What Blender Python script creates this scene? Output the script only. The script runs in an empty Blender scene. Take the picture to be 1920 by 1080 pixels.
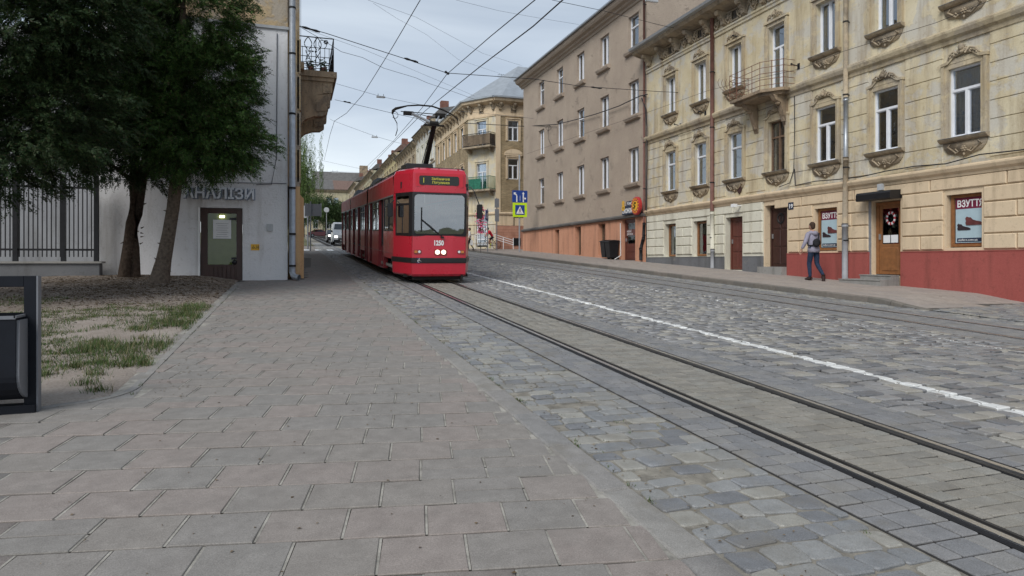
import bpy, math, random
import numpy as np
from mathutils import Vector, Matrix
random.seed(7); np.random.seed(7)
S = bpy.context.scene
PI = math.pi
# ------------------------------------------------------------------ camera, light
SLOPE = 0.046                       # the street climbs away from the camera
F = 1250.0; TH = math.atan(409/1250); CT, ST = math.cos(TH), math.sin(TH); EYE = 1.45
cam = bpy.data.objects.new('camera', bpy.data.cameras.new('camera')); S.collection.objects.link(cam)
cam.data.sensor_width = 36; cam.data.lens = 36*F/1920; cam.data.shift_y = -50/1920
cam.data.clip_end = 2000; cam.data.clip_start = 0.05
cam.location = (0, 0, EYE); cam.rotation_euler = (PI/2, 0, -TH); S.camera = cam
S.view_settings.view_transform = 'Standard'; S.view_settings.look = 'None'
S.view_settings.exposure = 0.84; S.view_settings.gamma = 1
S.view_settings.use_curve_mapping = False
SUN_EL, SUN_AZ = math.radians(43), math.radians(228)      # azimuth of the bright part of the overcast, clockwise from +Y
W = bpy.data.worlds.new('World'); S.world = W; W.use_nodes = True
nt = W.node_tree; N = nt.nodes; L = nt.links; N.clear()
out = N.new('ShaderNodeOutputWorld'); bg = N.new('ShaderNodeBackground'); L.new(bg.outputs[0], out.inputs[0])
sky = N.new('ShaderNodeTexSky'); sky.sky_type = 'NISHITA'; sky.sun_disc = False
sky.sun_elevation = SUN_EL; sky.sun_rotation = SUN_AZ
sc = N.new('ShaderNodeVectorMath'); sc.operation = 'SCALE'; sc.inputs['Scale'].default_value = 0.085; L.new(sky.outputs[0], sc.inputs[0])
tc = N.new('ShaderNodeTexCoord'); mp = N.new('ShaderNodeMapping'); mp.inputs['Scale'].default_value = (1.3, 1.3, 5.5)
mp.inputs['Rotation'].default_value = (0.12, 0.05, 0.3)
L.new(tc.outputs['Generated'], mp.inputs[0])
nz = N.new('ShaderNodeTexNoise'); nz.inputs['Scale'].default_value = 1.5; nz.inputs['Detail'].default_value = 6; nz.inputs['Roughness'].default_value = 0.48
nz.inputs['Distortion'].default_value = 0.5
L.new(mp.outputs[0], nz.inputs[0])
sx = N.new('ShaderNodeSeparateXYZ'); L.new(tc.outputs['Generated'], sx.inputs[0])
gr = N.new('ShaderNodeValToRGB'); e = gr.color_ramp.elements                 # overcast: brightest low down
e[0].position = 0.0; e[0].color = (.50, .53, .56, 1); e[1].position = 0.42; e[1].color = (.265, .31, .37, 1)
x = gr.color_ramp.elements.new(0.12); x.color = (.43, .48, .53, 1)
x = gr.color_ramp.elements.new(0.24); x.color = (.335, .385, .45, 1)
L.new(sx.outputs['Z'], gr.inputs[0])
cr = N.new('ShaderNodeValToRGB'); e = cr.color_ramp.elements
e[0].position = 0.33; e[0].color = (.80, .82, .85, 1); e[1].position = 0.68; e[1].color = (1.26, 1.22, 1.16, 1)
L.new(nz.outputs[0], cr.inputs[0])
mu = N.new('ShaderNodeMix'); mu.data_type = 'RGBA'; mu.blend_type = 'MULTIPLY'; mu.inputs[0].default_value = 1
L.new(gr.outputs[0], mu.inputs[6]); L.new(cr.outputs[0], mu.inputs[7])
mx = N.new('ShaderNodeMix'); mx.data_type = 'RGBA'; mx.inputs[0].default_value = 0.9
L.new(sc.outputs[0], mx.inputs[6]); L.new(mu.outputs[2], mx.inputs[7]); L.new(mx.outputs[2], bg.inputs[0]); bg.inputs[1].default_value = 1.0
sun = bpy.data.objects.new('sun', bpy.data.lights.new('sun', 'SUN')); S.collection.objects.link(sun)
sun.data.energy = 1.5; sun.data.angle = math.radians(28); sun.data.color = (1, .965, .91)
sd = Vector((math.sin(SUN_AZ)*math.cos(SUN_EL), math.cos(SUN_AZ)*math.cos(SUN_EL), math.sin(SUN_EL)))
sun.rotation_euler = sd.to_track_quat('Z', 'Y').to_euler(); sun.location = (-20, -20, 40)

# ------------------------------------------------------------------ measuring helpers (used only to turn surveyed bearings into metres)
def G(y): return SLOPE*y
def pX(px, py, X):
    d = F*X/(CT*(px-551)); return Vector((X, (d-X*ST)/CT, EYE+(490-py)*d/F))
def pP(px, py, y0, m=0.0):
    r = (px-960)/F; Xv = y0*(ST+r*CT)/((CT-r*ST)-m*(ST+r*CT)); Yv = y0+m*Xv; d = Xv*ST+Yv*CT
    return Vector((Xv, Yv, EYE+(490-py)*d/F))
def gnd(px, py, dz=0):
    r = (px-960)/F; k = CT-r*ST; d = F*(EYE-dz)/((py-490)+F*SLOPE*k); return ((r*CT+ST)*d, k*d)
def seen(x, y, z, m=0):
    d = x*ST+y*CT
    if d < .3: return False
    px = 960+F*(x*CT-y*ST)/d; py = 490-F*(z-EYE)/d
    return -m < px < 1920+m and -m < py < 1080+m

# ------------------------------------------------------------------ object helpers
WL = {}
def link(o, parent=None):
    S.collection.objects.link(o)
    if parent: o.parent = parent
    return o
def tag(o, label=None, cat=None, group=None, kind=None):
    if label: o['label'] = label
    if cat: o['category'] = cat
    if group: o['group'] = group
    if kind: o['kind'] = kind
    return o
def thing(name, label, cat, loc=(0, 0, 0), rot=(0, 0, 0), group=None, kind=None):
    o = bpy.data.objects.new(name, None); o.empty_display_size = .3; link(o); o.location = loc; o.rotation_euler = rot
    WL[o.name] = Vector(loc); return tag(o, label, cat, group, kind)
def frame(x, y, rz=0, z=0): return Matrix.Translation((x, y, z)) @ Matrix.Rotation(rz, 4, 'Z')
class MB:
    """collects faces and links them as one mesh object"""
    def __init__(s, M=None): s.v = []; s.f = []; s.m = []; s.M = M
    def add(s, vs, fs, mi=0, M=None):
        b = len(s.v); A = s.M
        if M is not None: A = (A @ M) if A is not None else M
        if A is not None: vs = [tuple(A @ Vector(p)) for p in vs]
        s.v.extend(vs); s.f.extend([tuple(b+i for i in f) for f in fs]); s.m.extend([mi]*len(fs)); return s
    def box(s, x0, x1, y0, y1, z0, z1, mi=0, M=None):
        return s.add([(x0, y0, z0), (x1, y0, z0), (x1, y1, z0), (x0, y1, z0), (x0, y0, z1), (x1, y0, z1), (x1, y1, z1), (x0, y1, z1)],
            [(0, 3, 2, 1), (4, 5, 6, 7), (0, 1, 5, 4), (1, 2, 6, 5), (2, 3, 7, 6), (3, 0, 4, 7)], mi, M)
    def cbox(s, x0, x1, y0, y1, z0, z1, c, mi=0, M=None):
        """box whose front (-y) edges are chamfered by c"""
        return s.add([(x0, y0+c, z0), (x1, y0+c, z0), (x1, y0+c, z1), (x0, y0+c, z1), (x0+c, y0, z0+c), (x1-c, y0, z0+c), (x1-c, y0, z1-c), (x0+c, y0, z1-c),
            (x0, y1, z0), (x1, y1, z0), (x1, y1, z1), (x0, y1, z1)],
            [(4, 5, 6, 7), (0, 1, 5, 4), (1, 2, 6, 5), (2, 3, 7, 6), (3, 0, 4, 7), (8, 9, 1, 0), (9, 10, 2, 1), (10, 11, 3, 2), (11, 8, 0, 3)], mi, M)
    def prism(s, poly, a, b, axis='z', mi=0, M=None):
        """poly of 2-d points extruded along axis from a to b"""
        def P(p, h): return {'z': (p[0], p[1], h), 'y': (p[0], h, p[1]), 'x': (h, p[0], p[1])}[axis]
        n = len(poly); vs = [P(p, a) for p in poly]+[P(p, b) for p in poly]
        return s.add(vs, [tuple(range(n))[::-1], tuple(range(n, 2*n))]+[(i, (i+1) % n, n+(i+1) % n, n+i) for i in range(n)], mi, M)
    def tube(s, p0, p1, r0, r1=None, n=8, mi=0, cap=True):
        return s.path([p0, p1], [r0, r0 if r1 is None else r1], n, mi, cap)
    def path(s, pts, r, n=6, mi=0, cap=True):
        pts = [Vector(p) for p in pts]; k = len(pts)
        if not hasattr(r, '__len__'): r = [r]*k
        vs = []; up = Vector((0, 0, 1))
        for i, p in enumerate(pts):
            t = (pts[min(i+1, k-1)]-pts[max(i-1, 0)]).normalized()
            a = t.cross(up)
            if a.length < .05: a = t.cross(Vector((1, 0, 0)))
            a.normalize(); b = t.cross(a)
            for j in range(n):
                an = 2*PI*j/n; vs.append(tuple(p+(a*math.cos(an)+b*math.sin(an))*r[i]))
        fs = [(i*n+j, i*n+(j+1) % n, (i+1)*n+(j+1) % n, (i+1)*n+j) for i in range(k-1) for j in range(n)]
        if cap: fs += [tuple(range(n)), tuple(range((k-1)*n, k*n))[::-1]]
        return s.add(vs, fs, mi)
    def lathe(s, prof, c=(0, 0, 0), n=12, axis='z', mi=0, ang=2*PI):
        vs = []; full = abs(ang-2*PI) < 1e-6; m = n if full else n+1
        for r, h in prof:
            for j in range(m):
                a = ang*j/n; u, w = r*math.cos(a), r*math.sin(a)
                vs.append({'z': (c[0]+u, c[1]+w, c[2]+h), 'y': (c[0]+u, c[1]+h, c[2]+w), 'x': (c[0]+h, c[1]+u, c[2]+w)}[axis])
        fs = [(i*m+j, i*m+(j+1) % m, (i+1)*m+(j+1) % m, (i+1)*m+j) for i in range(len(prof)-1) for j in range(m if full else n)]
        return s.add(vs, fs, mi)
    def ball(s, c, r, n=8, mi=0, M=None):
        if not hasattr(r, '__len__'): r = (r, r, r)
        h = n//2; vs = []
        for i in range(1, h):
            a = PI*i/h
            for j in range(n):
                b = 2*PI*j/n; vs.append((c[0]+r[0]*math.sin(a)*math.cos(b), c[1]+r[1]*math.sin(a)*math.sin(b), c[2]+r[2]*math.cos(a)))
        t = len(vs); vs += [(c[0], c[1], c[2]+r[2]), (c[0], c[1], c[2]-r[2])]
        fs = [(i*n+j, i*n+(j+1) % n, (i+1)*n+(j+1) % n, (i+1)*n+j) for i in range(h-2) for j in range(n)]
        fs += [(t, (j+1) % n, j) for j in range(n)]+[(t+1, (h-2)*n+j, (h-2)*n+(j+1) % n) for j in range(n)]
        return s.add(vs, fs, mi, M)
    def wall(s, x0, x1, z0, z1, y, holes, dep, mi=0, rmi=0, y2=None):
        """front wall face at y with openings and their reveals running inwards"""
        xs = sorted({x0, x1, *[h[0] for h in holes], *[h[1] for h in holes]}); zs = sorted({z0, z1, *[h[2] for h in holes], *[h[3] for h in holes]})
        xs = [a for a in xs if x0 <= a <= x1]; zs = [a for a in zs if z0 <= a <= z1]
        for i in range(len(xs)-1):
            for j in range(len(zs)-1):
                cx, cz = (xs[i]+xs[i+1])/2, (zs[j]+zs[j+1])/2
                if any(h[0] < cx < h[1] and h[2] < cz < h[3] for h in holes): continue
                s.add([(xs[i], y, zs[j]), (xs[i+1], y, zs[j]), (xs[i+1], y, zs[j+1]), (xs[i], y, zs[j+1])], [(0, 1, 2, 3)], mi)
        for a, b, c, d in [h[:4] for h in holes]:
            s.add([(a, y, c), (b, y, c), (b, y, d), (a, y, d), (a, y+dep, c), (b, y+dep, c), (b, y+dep, d), (a, y+dep, d)],
                  [(0, 4, 5, 1), (1, 5, 6, 2), (2, 6, 7, 3), (3, 7, 4, 0)], rmi)
        return s
    def mesh(s, name, mats, off=None, smooth=False):
        me = bpy.data.meshes.new(name); vs = s.v
        if off is not None: vs = [(p[0]-off[0], p[1]-off[1], p[2]-off[2]) for p in vs]
        me.from_pydata(vs, [], s.f)
        for m in (mats if isinstance(mats, (list, tuple)) else [mats]): me.materials.append(m)
        if any(s.m): me.polygons.foreach_set('material_index', s.m)
        if smooth: me.polygons.foreach_set('use_smooth', [True]*len(me.polygons))
        me.update(); return me
    def part(s, name, mats, parent=None, smooth=False, local=False, bevel=0):
        off = WL.get(parent.name) if (parent and not local) else None
        o = bpy.data.objects.new(name, s.mesh(name, mats, off, smooth)); link(o, parent)
        WL[o.name] = Vector(off) if off is not None else Vector((0, 0, 0))
        if bevel:
            b = o.modifiers.new('bevel', 'BEVEL'); b.width = bevel; b.segments = 2; b.limit_method = 'ANGLE'
        return o
def place(name, me, parent, wloc, rz=0, scale=None, rx=0):
    """link shared mesh data at a world place under a parent"""
    o = bpy.data.objects.new(name, me); link(o, parent)
    o.location = Vector(wloc)-(WL[parent.name] if parent else Vector((0, 0, 0))); o.rotation_euler = (rx, 0, rz)
    if scale: o.scale = scale
    return o
def bulk(name, V, Fq, mats, parent=None, uvmat=None):
    """fast mesh from numpy vertex and quad (or triangle) arrays"""
    me = bpy.data.meshes.new(name); k = Fq.shape[1]; n = len(Fq)
    me.vertices.add(len(V)); me.vertices.foreach_set('co', V.astype(np.float32).ravel())
    me.loops.add(n*k); me.loops.foreach_set('vertex_index', Fq.astype(np.int32).ravel())
    me.polygons.add(n); me.polygons.foreach_set('loop_start', np.arange(0, n*k, k, dtype=np.int32))
    for m in (mats if isinstance(mats, (list, tuple)) else [mats]): me.materials.append(m)
    me.update(calc_edges=True); me.validate()
    o = bpy.data.objects.new(name, me); link(o, parent); return o
def roundrect(w, h, r, n=4, cx=0, cz=0):
    p = []
    for qx, qz, a0 in ((w/2-r, h/2-r, 0), (-w/2+r, h/2-r, PI/2), (-w/2+r, -h/2+r, PI), (w/2-r, -h/2+r, 1.5*PI)):
        for i in range(n+1): a = a0+PI/2*i/n; p.append((cx+qx+r*math.cos(a), cz+qz+r*math.sin(a)))
    return p

# ------------------------------------------------------------------ materials
def lin(c): return tuple(((v/255)/12.92 if v <= 10 else (((v/255)+.055)/1.055)**2.4) for v in c)
class MT:
    def __init__(s, name, rough=.7, spec=.4, metal=0):
        s.m = bpy.data.materials.new(name); s.m.use_nodes = True; s.t = s.m.node_tree; s.b = s.t.nodes['Principled BSDF']
        s.b.inputs['Roughness'].default_value = rough; s.b.inputs['Specular IOR Level'].default_value = spec; s.b.inputs['Metallic'].default_value = metal
        s.pos = None
    def n(s, t, **k):
        x = s.t.nodes.new('ShaderNode'+t)
        for a, b in k.items():
            if a in x.inputs.keys(): x.inputs[a].default_value = b
            else: setattr(x, a, b)
        return x
    def l(s, a, b): s.t.links.new(a, b)
    def P(s):
        if not s.pos: s.pos = s.n('NewGeometry').outputs['Position']
        return s.pos
    def noise(s, scale, detail=4, rough=.55, stretch=None, vec=None, dist=0):
        v = vec or s.P()
        if stretch: m = s.n('Mapping'); m.inputs['Scale'].default_value = stretch; s.l(v, m.inputs[0]); v = m.outputs[0]
        z = s.n('TexNoise'); z.inputs['Scale'].default_value = scale; z.inputs['Detail'].default_value = detail; z.inputs['Roughness'].default_value = rough; z.inputs['Distortion'].default_value = dist
        s.l(v, z.inputs['Vector']); return z.outputs[0]
    def ramp(s, fac, stops):
        r = s.n('ValToRGB'); e = r.color_ramp.elements
        while len(e) > 1: e.remove(e[0])
        e[0].position = stops[0][0]; c = stops[0][1]; e[0].color = (*c, 1) if hasattr(c, '__len__') else (c, c, c, 1)
        for p, c in stops[1:]:
            q = e.new(p); q.color = (*c, 1) if hasattr(c, '__len__') else (c, c, c, 1)
        s.l(fac, r.inputs[0]); return r.outputs[0]
    def mix(s, fac, a, b, mode='MIX'):
        x = s.n('Mix', data_type='RGBA', blend_type=mode)
        for v, i in ((fac, 0), (a, 6), (b, 7)):
            if isinstance(v, (int, float)): x.inputs[i].default_value = v
            elif isinstance(v, tuple): x.inputs[i].default_value = (*v, 1)
            else: s.l(v, x.inputs[i])
        return x.outputs[2]
    def math(s, op, a, b=0.0, clamp=False):
        x = s.n('Math', operation=op, use_clamp=clamp)
        for v, i in ((a, 0), (b, 1)):
            if isinstance(v, (int, float)): x.inputs[i].default_value = v
            else: s.l(v, x.inputs[i])
        return x.outputs[0]
    def rnd(s):
        a = s.n('ObjectInfo').outputs['Random']; b = s.n('NewGeometry').outputs['Random Per Island']
        return s.math('FRACT', s.math('ADD', a, b))
    def col(s, c):
        if isinstance(c, tuple): s.b.inputs['Base Color'].default_value = (*c, 1)
        else: s.l(c, s.b.inputs['Base Color'])
        return s
    def bump(s, h, st=.3, d=.01):
        b = s.n('Bump'); b.inputs['Strength'].default_value = st; b.inputs['Distance'].default_value = d; s.l(h, b.inputs['Height']); s.l(b.outputs[0], s.b.inputs['Normal']); return s
def simple(name, c, rough=.6, spec=.4, metal=0, var=.12, scale=6, bump=0, bs=40, bd=.004, emit=0):
    m = MT(name, rough, spec, metal); z = m.noise(scale, 5)
    c1 = tuple(v*(1-var) for v in c); c2 = tuple(min(1, v*(1+var)) for v in c)
    m.col(m.ramp(z, [(.3, c1), (.7, c2)]))
    if bump: m.bump(m.noise(bs, 4), bump, bd)
    if emit: m.b.inputs['Emission Color'].default_value = (*c, 1); m.b.inputs['Emission Strength'].default_value = emit
    return m.m
def stucco(name, base, light, stain, dirt, patch=.5, bump=.5, bs=30, bd=.01, streak=True):
    """weathered plaster: fading, grey patches, vertical runs, soot"""
    m = MT(name, .9, .2)
    c = m.ramp(m.noise(.8, 6, .6), [(.3, base), (.7, light)])
    p = m.ramp(m.noise(1.3, 9, .68, dist=.4), [(patch, 0.0), (patch+.06, .75), (patch+.2, .9)]); c = m.mix(p, c, stain)
    if streak:
        r = m.ramp(m.noise(2.2, 6, .6, (1.2, 1.2, .16)), [(.5, 0.0), (.72, .75)]); c = m.mix(r, c, dirt)
    q = m.ramp(m.noise(7, 8, .7), [(.56, 0.0), (.66, .45)]); c = m.mix(q, c, dirt)
    g = m.noise(60, 3); c = m.mix(.25, c, m.ramp(g, [(.3, .25), (.7, .9)]), 'SOFT_LIGHT')
    m.col(c); h = m.math('ADD', m.noise(bs, 5, .6), m.math('MULTIPLY', p, -.8)); m.bump(h, bump, bd); return m.m
M = {}
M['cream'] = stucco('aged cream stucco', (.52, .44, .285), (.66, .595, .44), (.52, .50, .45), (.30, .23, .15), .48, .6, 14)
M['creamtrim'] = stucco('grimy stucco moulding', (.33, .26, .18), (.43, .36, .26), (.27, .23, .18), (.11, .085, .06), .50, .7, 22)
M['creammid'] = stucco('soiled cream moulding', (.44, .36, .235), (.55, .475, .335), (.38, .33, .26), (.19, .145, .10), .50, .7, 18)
M['peach'] = stucco('peach painted stucco', (.60, .475, .325), (.66, .53, .375), (.56, .46, .335), (.36, .28, .19), .66, .3, 30, .006)
M['white'] = stucco('off white painted stucco', (.60, .585, .49), (.68, .66, .56), (.56, .545, .46), (.40, .37, .29), .66, .3, 30, .006)
M['brown'] = stucco('grey brown roughcast', (.355, .29, .235), (.43, .355, .285), (.32, .268, .22), (.25, .205, .168), .60, 1.0, 20, .035, False)
M['orange'] = stucco('terracotta painted base', (.52, .26, .165), (.56, .29, .19), (.46, .23, .15), (.29, .15, .10), .68, .4, 40, .006)
M['redplinth'] = stucco('brick red painted plinth', (.30, .078, .068), (.335, .09, .078), (.27, .07, .062), (.19, .06, .05), .66, .35, 40, .006)
M['greyplinth'] = stucco('dark grey plinth', (.13, .135, .145), (.17, .175, .185), (.22, .21, .20), (.09, .09, .09), .6, .6, 20)
M['leftwhite'] = stucco('white rendered gable', (.66, .665, .69), (.72, .725, .745), (.60, .60, .615), (.42, .41, .40), .62, .9, 18, .02)
M['lefttan'] = stucco('peeling tan plaster', (.40, .30, .175), (.47, .37, .24), (.34, .31, .27), (.19, .14, .09), .50, .8, 14, .02)
M['leftpeach'] = stucco('warm peach render', (.56, .37, .20), (.60, .41, .235), (.50, .34, .19), (.34, .22, .12), .66, .3, 30, .006)
M['stone'] = stucco('dark weathered stone', (.27, .20, .135), (.36, .28, .195), (.19, .15, .115), (.07, .06, .05), .52, .8, 16, .02)
M['concrete'] = stucco('worn grey concrete', (.25, .245, .235), (.30, .295, .28), (.22, .21, .20), (.15, .145, .135), .6, .5, 40, .006)
def bricks(name, c1, c2, mortar, sx, sy, bump=.6):
    m = MT(name, .9, .2); P_ = m.P()
    s_ = m.n('SeparateXYZ'); m.l(P_, s_.inputs[0]); cb = m.n('CombineXYZ'); m.l(m.math('ADD', s_.outputs[0], s_.outputs[1]), cb.inputs[0]); m.l(s_.outputs[2], cb.inputs[1])
    b = m.n('TexBrick'); b.inputs['Scale'].default_value = 1; b.inputs['Brick Width'].default_value = sx; b.inputs['Row Height'].default_value = sy; b.inputs['Mortar Size'].default_value = .012
    b.inputs['Color1'].default_value = (*c1, 1); b.inputs['Color2'].default_value = (*c2, 1); b.inputs['Mortar'].default_value = (*mortar, 1); m.l(cb.outputs[0], b.inputs['Vector'])
    c = m.mix(.6, b.outputs['Color'], m.ramp(m.noise(1.5, 6), [(.3, .3), (.7, .8)]), 'SOFT_LIGHT'); m.col(c); m.bump(b.outputs['Fac'], -bump, .02); return m.m
M['yellowbrick'] = bricks('soot stained yellow brick', (.38, .29, .17), (.26, .20, .12), (.17, .14, .10), .27, .085)
M['redbrickpaint'] = bricks('painted salmon blockwork', (.42, .215, .15), (.37, .185, .13), (.26, .14, .10), .9, .22)
M['chimney'] = bricks('chimney brick', (.24, .10, .07), (.18, .08, .06), (.12, .09, .08), .25, .085)
M['pvc'] = simple('white plastic frame', (.72, .74, .78), .35, .5, var=.05)
M['oldwood'] = simple('old brown painted wood', (.15, .095, .06), .6, var=.25, scale=12, bump=.3)
M['darkdoor'] = simple('dark maroon door paint', (.045, .018, .014), .45, .5, var=.2, scale=8)
M['browndoor'] = simple('orange brown wood', (.24, .105, .04), .4, .5, var=.2, scale=9)
M['reddoor'] = simple('red brown door', (.115, .035, .025), .4, .5, var=.15)
M['sillmetal'] = simple('tin flashing', (.34, .35, .36), .5, .5, .5, var=.1)
M['darkmetal'] = simple('black painted iron', (.014, .015, .018), .6, .25, var=.3)
M['rust'] = simple('rusty painted iron', (.17, .085, .055), .7, .3, var=.35, scale=14)
M['pipebrown'] = simple('red brown downpipe', (.15, .07, .055), .55, .4, var=.2)
M['galv'] = simple('galvanised steel', (.36, .385, .42), .45, .5, .6, var=.14, scale=9)
M['pipegrey'] = simple('grey painted cast iron', (.27, .28, .30), .6, .4, var=.12)
M['tinroof'] = simple('galvanised tin roof', (.34, .37, .40), .5, .5, .4, var=.12, scale=2)
M['tileroof'] = simple('old clay tile roof', (.16, .105, .085), .85, .3, var=.3, scale=3, bump=.5, bs=12, bd=.05)
M['darkroof'] = simple('grey sheet roof', (.12, .115, .11), .7, .3, var=.25, scale=1.5)
M['curtain'] = simple('white net curtain', (.78, .80, .82), .9, .1, var=.1, scale=20)
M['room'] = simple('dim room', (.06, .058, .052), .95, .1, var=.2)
M['black'] = simple('black plastic', (.012, .012, .014), .45, .4, var=.2)
M['rubber'] = simple('black rubber', (.015, .015, .015), .85, .2, var=.2)
M['wire'] = simple('dark cable', (.02, .02, .025), .6, .3, var=.1)
M['wirelight'] = simple('dull steel cable', (.12, .13, .15), .6, .3, .4, var=.1)
M['paper'] = simple('white paper', (.72, .73, .74), .8, .2, var=.04)
M['lamp'] = simple('pale lamp housing', (.42, .44, .46), .5, .4, var=.08)
M['whitepaint'] = simple('white enamel', (.78, .79, .80), .5, .4, var=.03)
M['green'] = simple('green netting', (.03, .15, .10), .8, .2, var=.3)
M['olive'] = simple('olive blind behind glass', (.12, .15, .04), .8, .2, var=.12)
def glassmat(name, tint, base=.16, rough=.02):
    m = MT(name); t = m.t; t.nodes.remove(m.b); o_ = [x for x in t.nodes if x.type == 'OUTPUT_MATERIAL'][0]
    tr = m.n('BsdfTransparent'); tr.inputs[0].default_value = (*tint, 1); gl = m.n('BsdfGlossy'); gl.inputs['Roughness'].default_value = rough; gl.inputs[0].default_value = (.9, .95, 1, 1)
    bm = m.n('Bump'); bm.inputs['Strength'].default_value = .12; bm.inputs['Distance'].default_value = .03; m.l(m.noise(1.8, 2), bm.inputs['Height']); m.l(bm.outputs[0], gl.inputs['Normal'])
    fr = m.n('Fresnel'); fr.inputs[0].default_value = 1.5; f = m.math('ADD', m.math('MULTIPLY', fr.outputs[0], 1.1), base, True)
    x = m.n('MixShader'); m.l(f, x.inputs[0]); m.l(tr.outputs[0], x.inputs[1]); m.l(gl.outputs[0], x.inputs[2]); m.l(x.outputs[0], o_.inputs[0]); return m.m
M['glass'] = glassmat('window glass', (.82, .86, .9), .24); M['clearglass'] = glassmat('door glass', (.9, .92, .9), .0)
M['tramglass'] = glassmat('tinted tram glass', (.62, .67, .67), .18)
M['screen'] = glassmat('windscreen glass', (.60, .66, .68), .30)
# ------------------------------------------------------------------ ground, street, pavements
def stonemat(name, cols, rough=.6, line=False, grain=.5, rvar=.2, dirtc=(.17, .155, .13), dirta=.55):
    m = MT(name, rough, .45); r = m.rnd(); n = len(cols)
    rr = m.ramp(r, [(i/n, c) for i, c in enumerate(cols)]); [x for x in m.t.nodes if x.type == 'VALTORGB'][-1].color_ramp.interpolation = 'CONSTANT'
    c = m.mix(.4, rr, m.ramp(m.noise(9, 6, .6), [(.3, .3), (.7, .72)]), 'SOFT_LIGHT')
    c = m.mix(.45, c, m.ramp(m.noise(160, 3, .7), [(.3, .1), (.7, .9)]), 'SOFT_LIGHT')
    d = m.ramp(m.noise(2.6, 7, .65), [(.5, 0.0), (.68, dirta)]); c = m.mix(d, c, dirtc)
    if line:
        s_ = m.n('SeparateXYZ'); m.l(m.P(), s_.inputs[0]); X, Y = s_.outputs[0], s_.outputs[1]
        wob = m.math('MULTIPLY', m.math('SUBTRACT', m.noise(3, 3), .5), .07)
        a = m.math('ABSOLUTE', m.math('ADD', m.math('SUBTRACT', X, 5.79), wob)); m1 = m.math('LESS_THAN', a, .072)
        b = m.math('ABSOLUTE', m.math('ADD', m.math('SUBTRACT', X, 8.88), wob)); m2 = m.math('LESS_THAN', b, .045)
        dash = m.math('LESS_THAN', m.math('FRACT', m.math('MULTIPLY', m.math('ADD', Y, .9), .32)), .62); m2 = m.math('MULTIPLY', m2, dash)
        wear = m.math('GREATER_THAN', m.noise(14, 6, .7), .39); wear2 = m.math('GREATER_THAN', m.noise(9, 6, .7), .52)
        k = m.math('ADD', m.math('MULTIPLY', m1, m.math('MULTIPLY', wear, .9)), m.math('MULTIPLY', m2, m.math('MULTIPLY', wear2, .7)), True)
        c = m.mix(k, c, (.70, .71, .70))
    m.col(c); m.l(m.ramp(m.noise(5, 5), [(.3, max(.2, rough-rvar)), (.7, min(1, rough+rvar))]), m.b.inputs['Roughness'])
    m.bump(m.math('ADD', m.noise(22, 4), m.math('MULTIPLY', m.noise(130, 3), .35)), grain, .006); return m.m
M['paver'] = stonemat('concrete paver', [(.218, .202, .186), (.228, .203, .185), (.208, .196, .182), (.220, .202, .184), (.236, .206, .188), (.214, .200, .186)], .88, grain=.3, rvar=.06, dirtc=(.18, .165, .15), dirta=.4)
M['cobble'] = stonemat('granite cobble', [(.235, .238, .236), (.185, .192, .20), (.26, .256, .24), (.225, .226, .22), (.155, .16, .17), (.28, .272, .245), (.20, .206, .215)], .55, grain=.7)
M['roadcobble'] = stonemat('polished street cobble', [(.225, .225, .23), (.175, .178, .186), (.265, .26, .248), (.24, .239, .241), (.135, .138, .148), (.30, .288, .26), (.20, .203, .212)], .45, True, grain=.7, dirta=.4)
M['sett'] = stonemat('stamped concrete sett', [(.185, .186, .192), (.205, .203, .205), (.172, .174, .18), (.215, .211, .206)], .7, grain=.6)
M['innersett'] = stonemat('tan track setts', [(.225, .212, .185), (.245, .230, .202), (.20, .19, .17), (.23, .222, .20)], .85, grain=1.2)
M['farpaver'] = stonemat('pinkish pavement slab', [(.31, .27, .24), (.295, .262, .24), (.325, .285, .255)], .85, grain=.3, rvar=.08, dirtc=(.22, .195, .175))
M['kerb'] = stonemat('kerb stone', [(.225, .215, .205), (.24, .23, .215), (.205, .20, .195)], .85, grain=.5, rvar=.1)
M['farkerb'] = stonemat('grimy kerb stone', [(.165, .15, .13), (.185, .165, .145), (.15, .14, .125)], .85, grain=.6, rvar=.1)
M['joint'] = simple('sandy joint filling', (.30, .285, .255), .95, .1, var=.35, scale=9, bump=.8, bs=50, bd=.01)
M['joint2'] = simple('grey joint filling', (.10, .096, .088), .95, .1, var=.3, scale=9, bump=.8, bs=50, bd=.01)
M['joint3'] = simple('dark joint filling', (.045, .043, .042), .95, .1, var=.3, scale=9, bump=.8, bs=50, bd=.01)
M['joint4'] = simple('pale gritty joint filling', (.215, .20, .172), .95, .1, var=.35, scale=9, bump=.8, bs=50, bd=.01)
m = MT('bare ground', .95, .1); c = m.ramp(m.noise(1.2, 6), [(.3, (.16, .14, .10)), (.7, (.10, .12, .05))]); m.col(c); M['earth'] = m.m

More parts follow.
